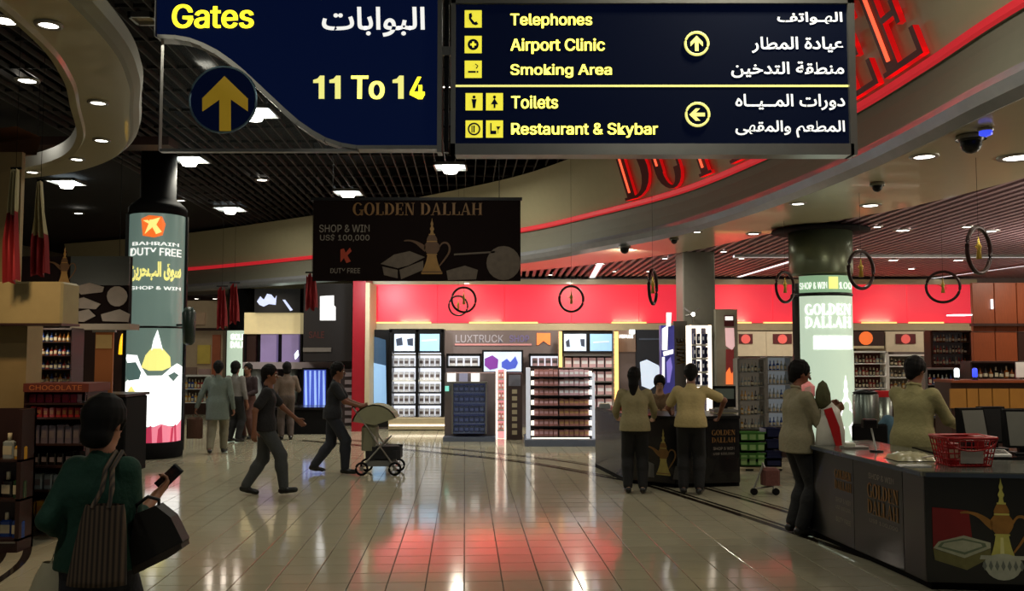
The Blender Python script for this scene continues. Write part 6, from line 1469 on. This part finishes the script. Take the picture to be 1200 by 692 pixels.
def figure(label, loc, rz, H, skin, hair, top, bot, shoe, lean=0, pz=.92, tw=0, hands=None, feet=None, sleeve='long', hem=None, jacket=False, hairstyle='short', vox=.0095, name='person', head_yaw=0, head_pitch=0, robe=None, hd=None, toe=None, shrt=None, elb=None, curl=.5, belt=None, group=None, shw=.175):
    t = thing(name, label, 'person', group, loc=loc, rz=rz)
    sc = H/1.7; la = math.radians(lean)
    U, Fw = V(0, math.sin(la), math.cos(la)), V(0, math.cos(la), -math.sin(la)); X = V(math.cos(math.radians(tw)), math.sin(math.radians(tw)), 0)
    P = V(0, 0, pz)
    Cc = P+U*.30; S = P+U*.455; N = P+U*.50; Hc = N+nrm(U*.6+V(0, .1, .55))*.146+Fw*.008
    sh = {s_: S+X*shw*s_-U*.022 for s_ in (1, -1)}; hp = {s_: P+V(.085*s_, 0, -.03) for s_ in (1, -1)}
    hands = hands or {}; feet = feet or {}; hd = hd or {}; toe = toe or {}; elb = elb or {}
    hn = {s_: V(*hands.get(s_, (.27*s_, .06, .80))) for s_ in (1, -1)}; ft = {s_: V(*feet.get(s_, (.10*s_, -.02, .085))) for s_ in (1, -1)}
    kn, el = {}, {}
    for s_ in (1, -1):
        kn[s_], ft[s_] = joint(hp[s_], ft[s_], .43, .42, V(.05*s_, 1, 0)); el[s_], hn[s_] = joint(sh[s_], hn[s_], .29, .26, V(*elb.get(s_, (.35*s_, -1, -.3))))
    pts = [P, S, Hc+V(0, 0, .2), Hc-V(0, .2, 0), Hc+V(0, .2, 0)]+list(hn.values())+list(ft.values())+list(kn.values())+list(el.values())
    lo = np.min(pts, 0)-.26; hi = np.max(pts, 0)+.26; lo[2] = max(lo[2], -.03)
    cy, sy_ = math.cos(math.radians(head_yaw)), math.sin(math.radians(head_yaw)); cpi, spi = math.cos(math.radians(head_pitch)), math.sin(math.radians(head_pitch))
    hR = np.array([[cy, -sy_, 0], [sy_, cy, 0], [0, 0, 1]])@np.array([[1, 0, 0], [0, cpi, -spi], [0, spi, cpi]])
    hpnt = lambda x, y, z: Hc+hR@V(x, y, z)
    def torso(g, e):
        for s_ in (1, -1):
            g.cap(P+X*.065*s_+U*.0, Cc+X*.07*s_, .092+e, .092+e, .06); g.cap(Cc+X*.065*s_+U*.02, sh[s_]-U*.035-X*.03*s_, .092+e, .058+e, .05)
        g.ell(P+U*.02, (.155+e, .10+e, .11+e), .05); g.cap(S-U*.02, N+U*.01, .075+e*.6, .055+e*.4, .05)
    def arm(g, s_, e, full=True, frac=1.0):
        g.cap(sh[s_]-U*.01, el[s_], .052+e, .038+e, .03)
        if full:
            w_ = el[s_]+(hn[s_]-el[s_])*frac; g.cap(el[s_], w_, .038+e, (.038-.012*frac)+e, .02)
    def leg(g, s_, e, e2=None, frac=1.0):
        e2 = e if e2 is None else e2; g.cap(hp[s_], kn[s_], .082+e, .054+e2, .04); g.cap(kn[s_], kn[s_]+(ft[s_]-kn[s_])*.35-V(0, .012, 0), .052+e2, .050+e2, .02); g.cap(kn[s_]+(ft[s_]-kn[s_])*.3, kn[s_]+(ft[s_]-kn[s_])*frac, .051+e2, .034+e2, .02)
    # body skin
    g = SDF(lo, hi, vox); torso(g, -.004)
    for s_ in (1, -1): arm(g, s_, 0); leg(g, s_, -.006)
    g.cap(N-U*.03, hpnt(0, -.015, -.06), .052, .050, .03)
    g.ell(hpnt(0, -.008, .02), (.074, .093, .098), .02, rot=hR); g.ell(hpnt(0, .022, -.055), (.052, .062, .062), .03, rot=hR); g.ell(hpnt(0, .062, -.098), (.024, .02, .018), .02)
    g.cap(hpnt(0, .085, .012), hpnt(0, .108, -.030), .008, .013, .012); g.cap(hpnt(-.022, .078, -.062), hpnt(.022, .078, -.062), .008, .008, .01); g.cap(hpnt(-.04, .073, .022), hpnt(.04, .073, .022), .010, .010, .015)
    for s_ in (1, -1):
        g.ell(hpnt(.076*s_, -.005, -.008), (.010, .019, .030), .008, rot=hR); g.ell(hpnt(.032*s_, .096, .004), (.014, .012, .009), .01, sub=True)
        # hand: palm, four fingers and thumb
        fd = nrm(V(*hd[s_]['d'])) if s_ in hd and 'd' in hd[s_] else nrm(hn[s_]-el[s_]); pn = V(*hd[s_]['n']) if s_ in hd and 'n' in hd[s_] else V(-s_, .1, 0)
        pn = nrm(pn-fd*(pn@fd)); lat = nrm(np.cross(fd, pn)); w_ = hn[s_]; cu = hd.get(s_, {}).get('curl', curl)
        if lat@V(0, 1, .2) < 0: lat = -lat   # lat points to the thumb side
        for i, (off, L_) in enumerate(((.030, .068), (.010, .076), (-.010, .070), (-.029, .054))):
            k_ = w_+fd*.082+lat*off; g.cap(w_+lat*off*.5, k_, .0165, .0125, .014); a_, ang = k_, 0
            for seg in (.45, .32, .26): ang += cu*(.8+.1*i); b_ = a_+(fd*math.cos(ang)+pn*math.sin(ang))*L_*seg*1.05; g.cap(a_, b_, .0098, .0086, .004); a_ = b_
        tb = w_+fd*.022+lat*.024; tm = tb+nrm(fd*.6+lat*.75+pn*.35)*.042; g.cap(tb, tm, .0145, .0115, .012); g.cap(tm, tm+nrm(fd*.85+lat*.15+pn*.5)*.034, .0112, .0092, .004)
        tv = nrm(V(*toe.get(s_, (.15*s_, 1, 0)))); g.cap(ft[s_]-tv*.02, ft[s_]+tv*.13-V(0, 0, .045), .036, .026, .02)
    g.build('body', skin, t, sc)
    # trousers
    if bot is not None:
        g = SDF(lo, hi, .011)
        for s_ in (1, -1): leg(g, s_, .018, .030, .94)
        g.cap(P+X*.06, P-X*.06, .115, .115, .05); g.ell(P+U*.02, (.168, .118, .12), .05)
        g.cut(P+U*.10, U)
        o = g.build('trousers', bot, t, sc)
        if belt: 
            mb = MB(); c_ = (P+U*.085)*sc; mb.tube([(c_[0]+.155*sc*math.cos(a), c_[1]+.118*sc*math.sin(a), c_[2]) for a in [2*math.pi*i/24 for i in range(24)]], .014, closed=True); mb.build('belt', belt, t)
    # top
    g = SDF(lo, hi, .010); e = .019 if jacket else .015; torso(g, e)
    hz = hem if hem is not None else (pz-.02)
    if hz < pz-.03:
        for s_ in (1, -1): g.cap(P+V(.07*s_, 0, 0), V(.075*s_, 0, hz), .115+e*.6, .125+e*.8, .07)
    if robe:
        for s_ in (1, -1): g.cap(P+V(.06*s_, 0, 0), V(.085*s_, 0, robe), .12+e, .14+e, .08)
    for s_ in (1, -1):
        if sleeve == 'long': arm(g, s_, e*.85, True, .97)
        elif sleeve == '34': arm(g, s_, e*.85, True, .35)
        else: g.cap(sh[s_]-U*.01, sh[s_]+(el[s_]-sh[s_])*.72, .052+e, .050+e, .03)
    g.cut(V(0, 0, robe if robe else hz), V(0, 0, -1)); 
    # neckline
    g.cap(N-U*.0+Fw*.02, N+U*.2, .062, .075, 0, sub=True)
    g.build('jacket' if jacket else 'long_shirt' if robe else 'shirt', top, t, sc)
    if jacket:   # collar and lapels
        g = SDF(N-.2, N+.2, .007)
        for i in range(12):
            a = math.radians(-55+290*i/11)-math.pi/2+math.radians(180-90-0); 
        for s_ in (1, -1):
            g.cap(N+X*.062*s_-Fw*.02+U*.015, N-Fw*.068+U*.02, .013, .015, .012); g.cap(N+X*.062*s_-Fw*.02+U*.012, N+X*.035*s_+Fw*.105-U*.13, .013, .009, .012)
        g.build('collar', top, t, sc)
        if shrt:
            g = SDF(N-.25, N+.2, .008); g.cap(N+Fw*.045-U*.01, N+Fw*.085-U*.12, .042, .03, .02); g.build('inner_shirt', shrt, t, sc)
    # shoes
    for s_ in (1, -1):
        tv = nrm(V(*toe.get(s_, (.15*s_, 1, 0)))); g = SDF(ft[s_]-.22, ft[s_]+.28, .009); a_ = ft[s_]
        g.cap(a_-tv*.035-V(0, 0, .035), a_+tv*.15-V(0, 0, .045), .040, .036, .02); g.cap(a_+V(0, 0, .01), a_+tv*.04-V(0, 0, .03), .040, .038, .03)
        if abs(tv[2]) < .2: g.cut(V(0, 0, a_[2]-.082), V(0, 0, -1))
        g.build('shoe', shoe, t, sc)
    # hair
    g = SDF(Hc-V(.2, .25, .5), Hc+V(.2, .25, .2), .008)
    g.ell(hpnt(0, -.018, .030), (.085, .100, .106), .01, rot=hR)
    if hairstyle in ('short', 'full'): g.cap(hpnt(0, -.06, -.02), hpnt(0, -.065, -.06), .06, .045 if hairstyle == 'short' else .06, .03)
    if hairstyle == 'full': g.ell(hpnt(0, -.03, .04), (.098, .108, .112), .02, rot=hR); g.cap(hpnt(.03, -.06, -.07), hpnt(-.03, -.06, -.07), .05, .05, .03)
    if hairstyle == 'bun': g.cap(hpnt(0, -.05, -.02), hpnt(0, -.07, -.07), .066, .052, .03); g.ell(hpnt(0, -.105, -.03), (.05, .04, .05), .02)
    if hairstyle == 'long': g.cap(hpnt(0, -.05, 0), hpnt(0, -.075, -.10), .075, .065, .03); g.cap(hpnt(0, -.075, -.10), hpnt(.0, -.10, -.34), .06, .038, .03)
    rs = random.Random(len(label))
    for i in range(22):   # locks running from the crown down and back
        a = math.radians(18+324*i/21)-math.pi/2+math.pi+rs.uniform(-.06, .06); prev = None; wob = rs.uniform(-.15, .15)
        for j in range(5):
            ph = .25+(1.85 if hairstyle != 'short' else 1.6)*j/4; aa = a+wob*j/4; kx = 1.09 if hairstyle == 'full' else 1.0
            q_ = hpnt(.083*kx*math.sin(ph)*math.sin(aa+math.pi), -.02-.098*kx*math.sin(ph)*math.cos(aa+math.pi)*-1*-1, .03+.105*kx*math.cos(ph))
            if prev is not None: g.cap(prev, q_, rs.uniform(.011, .017), rs.uniform(.010, .015), .004)
            prev = q_
    # face opening: in front of the hairline plane and below the forehead
    g.ell(hpnt(0, .105, -.045), (.083, .10, .105), 0, sub=True, rot=hR)
    for s_ in (1, -1): g.ell(hpnt(.085*s_, .012, -.045), (.03, .035, .05), 0, sub=True, rot=hR)
    g.build('hair', hair, t, sc)
    # eyes and brows
    for s_ in (1, -1):
        mb = MB(); p = hpnt(.032*s_, .080, .004)*sc; mb.sphere(p, .0115*sc, 10); q = hpnt(.032*s_, .0905, .003)*sc; mb.sphere(q, .0045*sc, 8, mi=1); mb.build('eye', [EYE, EYED], t)
        mb = MB(); mb.tube([hpnt(.018*s_, .092, .024)*sc, hpnt(.034*s_, .090, .029)*sc, hpnt(.050*s_, .078, .024)*sc], .0035*sc); mb.build('eyebrow', hair, t)
    mb = MB(); mb.tube([hpnt(-.022, .084, -.062)*sc, hpnt(0, .090, -.062)*sc, hpnt(.022, .084, -.062)*sc], .0045*sc); mb.build('lips', LIP, t)
    J = dict(P=P, S=S, N=N, Hc=Hc, sh=sh, el=el, hn=hn, sc=sc, t=t, U=U, Fw=Fw, X=X)
    return J
EYE = mat('eye white', (220, 215, 205), .2); EYED = mat('iris dark', (20, 14, 10), .2); LIP = mat('lips', (140, 78, 66), .5)
SK1 = mat('tan skin', (156, 104, 76), .5); SK2 = mat('brown skin', (120, 76, 54), .5); SK3 = mat('fair skin', (190, 146, 116), .5)
HB = mat('black hair', (8, 6, 5), .7, noise=.3, scale=60, spec=.2)
cl = lambda n_, c, **k_: mat(n_, c, .85, noise=.15, scale=30, bump=.35, **k_)
BLK = cl('black trouser cloth', (14, 14, 15)); SHB = mat('black shoe leather', (12, 11, 11), .35)
def px_loc(px, Y): return (Xp(px, Y), Y, 0)
# 1 woman in green, seen from behind in the left foreground
LW = px_loc(122, 4.32)
J = figure('woman in dark green top seen from behind at lower left, holding a phone', LW, math.radians(-8), 1.625, SK1, HB, cl('dark green knit', (8, 54, 40)), cl('dark navy skirt cloth', (18, 20, 30)), SHB,
           lean=2, shw=.138, hairstyle='full', vox=.008, sleeve='34', hem=.86, head_yaw=-8, head_pitch=-8,
           hands={-1: (-.20, .07, .97), 1: (.135, .30, 1.17)}, elb={1: (.05, -.7, -1), -1: (0, -1, 0)}, hd={1: dict(d=(.3, .7, .6), n=(-.6, .2, .7), curl=.75), -1: dict(d=(-.05, .1, -1), n=(1, 0, 0), curl=.9)}, feet={1: (.1, .2, .085), -1: (-.1, -.2, .085)})
RZ = math.radians(-8); sc = J['sc']
def tow(p, loc=LW, rz=RZ, s_=None):
    s_ = sc if s_ is None else s_; c_, n_ = math.cos(rz), math.sin(rz); return Vector((loc[0]+(p[0]*c_-p[1]*n_)*s_, loc[1]+(p[0]*n_+p[1]*c_)*s_, loc[2]+p[2]*s_))
hR_ = J['hn'][1]
t = thing('mobile_phone', 'dark phone held up in the right hand of the woman in green', 'phone')
q = tow(hR_+V(.03, .07, .085)); mb = MB(); mb.bbox(-.036, .036, -.005, .005, -.07, .07, .004); ph = mb.build('casing', M['black'], t); t.location = q; t.rotation_euler = (math.radians(-35), math.radians(32), math.radians(-25)); AUTO.remove(t)
mb = MB(); mb.box(-.031, .031, -.0065, -.005, -.06, .062); mb.build('display', mat('phone glass', (24, 26, 34), .1), t)
# striped shoulder bag on her back
M['bagst'] = mat('brown striped bag cloth', (40, 30, 26), .8, kind='stripe', scale=14, noise=.35, c2=(92, 74, 58))
t = thing('shoulder_bag', 'brown striped shoulder bag hanging on the back of the woman in green', 'bag')
b0 = tow(V(.115, -.185, 0)); bt, bb = 1.15, .79
g = MB(); vs, fs = [], []; nx, nz = 12, 12
for sd in (0, 1):
    for j in range(nz+1):
        for i in range(nx+1):
            u, v = i/nx, j/nz; wd = .085+.05*(1-v)**.7; y = (-.055 if sd == 0 else .045)*math.sin(math.pi*min(1, u*.98+.01))**.5*(1-.35*v)
            vs.append((b0.x+.0+(u-.5)*2*wd+.03*v, b0.y+y, bb+(bt-bb)*v))
m = (nx+1)*(nz+1)
for j in range(nz):
    for i in range(nx):
        a = j*(nx+1)+i; fs += [(a, a+1, a+nx+2, a+nx+1), (m+a+1, m+a, m+a+nx+1, m+a+nx+2)]
for j in range(nz): a = j*(nx+1); fs += [(a, a+nx+1, m+a+nx+1, m+a), (a+nx+nx+1, a+nx, m+a+nx, m+a+nx+nx+1)]
for i in range(nx): fs += [(i+1, i, m+i, m+i+1)]
g.add(vs, fs, 0, True); g.build('sack', M['bagst'], t)
shp = tow(J['sh'][1]+V(-.045, 0, .07)); mb = MB()
for dx in (-.045, .03): mb.tube([(b0.x+.03+dx, b0.y-.03, bt-.01), (b0.x+.05+dx*.6, b0.y-.02, 1.22), (shp.x+dx*.4, shp.y-.10, shp.z-.06), (shp.x+dx*.4, shp.y, shp.z+.005), (shp.x+dx*.3, shp.y+.085, shp.z-.07)], .012)
mb.build('strap', M['bagst'], t)
t = thing('handbag', 'large slanting black handbag swinging at the right hip of the woman in green', 'bag')
Yh = 4.25; mb = MB()
mb.pp([(158, 602), (182, 592), (200, 606), (214, 634), (212, 640), (196, 652), (168, 668), (156, 672), (152, 640)], Yh, .09); mb.build('body', mat('black bag leather', (22, 18, 16), .5, bump=.2), t)
mb = MB(); mb.pp([(156, 664), (212, 636), (213, 642), (196, 654), (157, 673)], Yh-.006, .102); mb.build('bottom_edge', mat('dark brown trim', (46, 36, 28), .5), t)
a, b = W(160, 604, Yh+.04), W(186, 595, Yh+.04); mb = MB(); mb.tube([a, (a.x-.0, a.y, a.z+.05), ((a.x+b.x)/2, a.y, a.z+.09), (b.x, b.y, b.z+.04), b], .009); mb.build('handle', mat('black bag leather', (0, 0, 0)), t)
t = thing('carrier_bag', 'pale plastic carrier bag hanging from the left hand of the woman in green', 'bag')
wl = tow(J['hn'][-1]+V(-.05, -.03, -.10)); mb = MB(); vs, fs = [], []; n = 14; lv = 7
for j in range(lv+1):
    v = j/lv; rx, ry = .05+.13*v**.6, .03+.06*v**.6
    for i in range(n): a = 2*math.pi*i/n; k_ = 1+.07*math.sin(3*a+v*5); vs.append((wl.x-.015+rx*k_*math.cos(a), wl.y+ry*k_*math.sin(a), wl.z-.0-.44*v))
for j in range(lv):
    for i in range(n): fs.append((j*n+i, j*n+(i+1) % n, (j+1)*n+(i+1) % n, (j+1)*n+i))
fs.append(tuple(range(lv*n, lv*n+n))); mb.add(vs, fs, 0, True); mb.build('sack', mat('pale film', (186, 178, 150), .3, noise=.15), t)
mb = MB(); mb.tube([(wl.x-.03, wl.y, wl.z-.02), (wl.x-.01, wl.y, wl.z+.045), (wl.x+.02, wl.y, wl.z-.02)], .008); mb.build('handle', mat('pale film', (0, 0, 0)), t)
# 2 man striding right
JN = cl('faded dark jeans', (56, 60, 62))
figure('man in black short-sleeved shirt and grey jeans striding to the right', px_loc(313, 11.6), math.radians(-78), 1.66, SK2, HB, cl('black polo cloth', (18, 17, 20)), JN, SHB, lean=3, pz=.925,
       feet={1: (.08, .25, .10), -1: (-.08, -.25, .11)}, toe={1: (.1, 1, .12), -1: (-.1, 1, -.25)}, hands={1: (.30, -.12, .86), -1: (-.22, .40, .96)}, sleeve='short', hem=.84, head_yaw=-10, head_pitch=-6)
# 3 man with stroller
figure('man in dark shirt and dark trousers pushing a stroller', px_loc(391, 13.55), math.radians(-84), 1.68, SK2, HB, cl('charcoal shirt', (24, 26, 32)), cl('slate trousers', (34, 38, 48)), SHB, lean=6, pz=.915,
       feet={1: (.08, .20, .09), -1: (-.08, -.28, .12)}, toe={-1: (-.1, 1, -.2)}, hands={1: (.16, .44, 1.02), -1: (-.16, .44, 1.02)}, sleeve='short', hem=.84, head_pitch=-8)
# 4 person in long grey shirt with a bag
G4 = px_loc(257, 16.2)
J4 = figure('person in loose long grey-green shirt and pale trousers walking away with a brown bag', G4, math.radians(10), 1.66, SK2, HB, cl('grey green loose cloth', (96, 106, 98)), cl('khaki grey trousers', (112, 108, 88)), SHB, hem=.62, sleeve='long',
       hands={-1: (-.38, .05, .84), 1: (.28, .0, .82)}, feet={1: (.1, .12, .085), -1: (-.1, -.16, .1)})
q = tow(J4['hn'][-1]+V(-.02, .03, -.1), G4, math.radians(10), J4['sc'])
t = thing('carry_bag', 'brown bag hanging from the left hand of the person in the long grey shirt', 'bag'); mb = MB(); mb.bbox(q.x-.15, q.x+.13, q.y-.05, q.y+.05, q.z-.46, q.z-.08, .03); mb.build('body', cl('brown bag cloth', (84, 56, 40)), t); mb = MB(); mb.tube([(q.x-.07, q.y, q.z-.1), (q.x, q.y, q.z+.02), (q.x+.07, q.y, q.z-.1)], .01); mb.build('handle', cl('brown bag cloth', (84, 56, 40)), t)
# 5-7 people in the background
figure('person in whitish top and dark trousers beside the long grey shirt', px_loc(277, 18.2), math.radians(-20), 1.62, SK2, HB, cl('greyish white top', (116, 112, 108)), BLK, SHB, hairstyle='full', vox=.012)
figure('person in dark top carrying a red brown bundle behind the striding man', px_loc(292, 18.9), math.radians(160), 1.58, SK2, HB, cl('dark plum top', (44, 28, 30)), cl('rust trousers', (84, 52, 44)), SHB, vox=.012, hands={1: (.15, .25, 1.0), -1: (-.15, .25, 1.0)})
figure('person in pale brown clothes standing at the violet shop window', px_loc(337, 18.7), math.radians(20), 1.6, SK2, HB, cl('grey brown top', (100, 84, 72)), cl('grey brown skirt', (76, 64, 58)), SHB, hairstyle='full', vox=.012, hands={1: (.2, .3, 1.1), -1: (-.25, .1, .85)})
# 8 woman with long black hair at the desk, back to camera
UNI = cl('khaki beige uniform', (142, 132, 96)); 
figure('woman with long black hair and beige blouse leaning at the dark desk', px_loc(743, 11.75), math.radians(-6), 1.63, SK3, HB, UNI, BLK, SHB, lean=6, hairstyle='long', hem=.84, hands={1: (.28, .42, 1.0), -1: (-.24, .40, 1.0)}, head_yaw=-12, sleeve='long')
# 9 seated or bending staff behind the desk facing the camera side
figure('staff member with black hair in beige patterned top behind the dark desk, head bowed', px_loc(772, 13.95), math.radians(172), 1.55, SK3, HB, cl('beige patterned top', (140, 116, 84), c2=(96, 70, 50)), BLK, SHB, lean=14, pz=.84, hairstyle='full', head_pitch=-22, hands={1: (.1, .46, 1.02), -1: (-.12, .44, 1.02)})
# 10 man in beige shirt, back, leaning on the desk
figure('man in beige short-sleeved shirt and black trousers leaning over the dark desk', px_loc(808, 11.68), math.radians(-14), 1.70, SK2, HB, cl('yellowish beige shirt', (176, 158, 108)), BLK, SHB, lean=20, sleeve='short', hem=.86, hands={1: (.36, .38, 1.0), -1: (-.30, .50, 1.02)}, head_pitch=-14, belt=SHB, elb={1: (1, -.3, .2)})
# 11 man at the counter with the plastic bag
LM = px_loc(931, 9.15)
J11 = figure('man in beige suit jacket and black trousers standing at the counter end holding a bag', LM, math.radians(-82), 1.75, SK2, HB, cl('beige suit cloth', (132, 124, 98)), BLK, SHB, lean=3, jacket=True, shrt=cl('grey pink shirt', (150, 110, 104)), hem=.80, vox=.008,
       hands={1: (.10, .36, 1.22), -1: (-.10, .38, 1.24)}, elb={1: (.4, -.8, -1), -1: (-.4, -.8, -1)}, hd={1: dict(d=(-.1, .9, .3), n=(-1, 0, .2), curl=.8), -1: dict(d=(.1, .9, .3), n=(1, 0, .2), curl=.8)}, head_pitch=-12, head_yaw=-5)
t = thing('carrier_bag', 'white and red plastic carrier bag with green wrapped goods held by the counter man', 'bag')
Yb = 8.95; mb = MB()
def sack(pts, Y, d):
    # closed soft bag: outline in the upright plane, swelling to thickness d
    P_ = [W(x, y, Y) for x, y in pts]; c_ = sum(P_, Vector())/len(P_); m_ = MB(); rings = []
    for k_, s_ in ((-1, .0), (-.85, .6), (-.4, .92), (0, 1), (.4, .92), (.85, .6), (1, .0)): rings += [c_+(p-c_)*max(s_, .02)+Vector((0, d*k_, 0)) for p in P_]
    n_ = len(P_); f_ = []
    for j in range(6):
        for i in range(n_): f_.append((j*n_+i, j*n_+(i+1) % n_, (j+1)*n_+(i+1) % n_, (j+1)*n_+i))
    m_.add(rings, f_, 0, True); return m_
sack([(963, 478), (974, 470), (984, 480), (990, 505), (990, 527), (966, 529), (955, 524), (957, 500)], Yb, .09).build('sack', mat('white carrier film', (196, 192, 180), .3), t)
mb = MB(); mb.pp([(966, 480), (975, 477), (984, 500), (987, 522), (981, 526), (975, 508)], Yb-.093, .02); mb.build('red_print', M['bask'], t)
sack([(956, 458), (959, 449), (964, 445), (969, 449), (973, 460), (974, 472), (967, 480), (959, 478), (955, 470)], Yb, .05).build('wrapped_goods', cl('olive wrap', (70, 70, 40)), t)
t = thing('pink_packet', 'small glowing pink packet in the hand of the counter man', 'packet'); sack([(939, 451), (948, 446), (955, 452), (955, 464), (946, 467), (940, 461)], 8.98, .03).build('packet', mat('pink film', (236, 140, 136), .3, emit=.15), t)
mb = MB(); mb.pp([(943, 454), (950, 452), (951, 460), (944, 461)], 8.945, .008); mb.build('label', mat('pale pink label', (240, 190, 180), .4), t)
# 12 clerk behind the counter
LC = px_loc(1066, 8.95)
figure('clerk in olive beige suit jacket behind the right counter handling goods', LC, math.radians(-50), 1.79, SK2, HB, cl('olive beige suit cloth', (146, 138, 94)), BLK, SHB, lean=7, jacket=True, shrt=cl('white shirt', (190, 186, 176)), hem=.78, vox=.0085,
       hands={1: (.22, .44, 1.04), -1: (-.14, .50, 1.02)}, hd={1: dict(curl=.4), -1: dict(curl=.4)}, head_pitch=-16, head_yaw=-10)
# 13 bending person in blue behind the clerk
figure('person in blue top mostly hidden behind the clerk, arm showing at his left side', px_loc(1052, 10.2), math.radians(-30), 1.5, SK2, HB, cl('steel blue top', (58, 88, 104)), BLK, SHB, lean=24, pz=.80, vox=.012, sleeve='short', hands={1: (.2, .5, .95), -1: (-.35, .3, .85)})
# chair behind the counter
t = thing('office_chair', 'dark chair behind the counter to the left of the clerk', 'chair', loc=(Xp(1032, 9.8), 9.95, 0))
mb = MB(); mb.bbox(-.22, .22, -.22, .22, .45, .52, .02); mb.build('seat', M['blackm'], t); mb = MB(); mb.bbox(-.2, .2, .2, .25, .6, 1.02, .02); mb.build('backrest', M['blackm'], t)
mb = MB(); mb.cyl((0, 0, .1), (0, 0, .46), .03); mb.cyl((0, .22, .48), (0, .25, .7), .02); mb.build('post', M['chrome'], t)
for i in range(5): a = 2*math.pi*i/5; mb = MB(); mb.cyl((0, 0, .12), (.26*math.cos(a), .26*math.sin(a), .06), .018); mb.sphere((.26*math.cos(a), .26*math.sin(a), .028), .028, 8); mb.build('leg', M['black'], t)
# goods under the till at the clerk's hands
for i, (px, y, c_, lab) in enumerate(((1108, 7.95, 'redg', 'dark red wrapped pack by the hands of the clerk'), (1120, 8.02, 'goldg', 'yellow pack beneath the leftmost till monitor'))):
    t = thing('goods_pack', lab, 'pack', loc=(Xp(px, y), y, CT)); mb = MB(); mb.bbox(-.08, .08, -.05, .05, 0, .12-.06*i, .015); mb.build('wrapper', BM[c_], t); mb = MB(); mb.box(-.05, .05, -.052, -.05, .015, .045); mb.build('label', LB, t)
t = thing('floor_trolley', 'small pale metal trolley foot with dark caster left of the counter man', 'trolley', loc=(Xp(893, 11.6), 11.6, 0))
mb = MB(); mb.cyl((-.14, 0, .08), (-.02, 0, .38), .014); mb.cyl((.12, 0, .08), (.0, .1, .4), .014); mb.cyl((-.14, 0, .08), (.14, .1, .10), .012); mb.build('frame', M['alu'], t)
mb = MB(); mb.bbox(-.02, .2, -.02, .16, .12, .34, .03); mb.build('load', cl('dull red bundle', (96, 56, 50)), t)
for x in (-.14, .14): mb = MB(); mb.cyl((x, -.02, .045), (x, .02, .045), .045, n=14); mb.build('caster', M['blackm'], t)
settle()
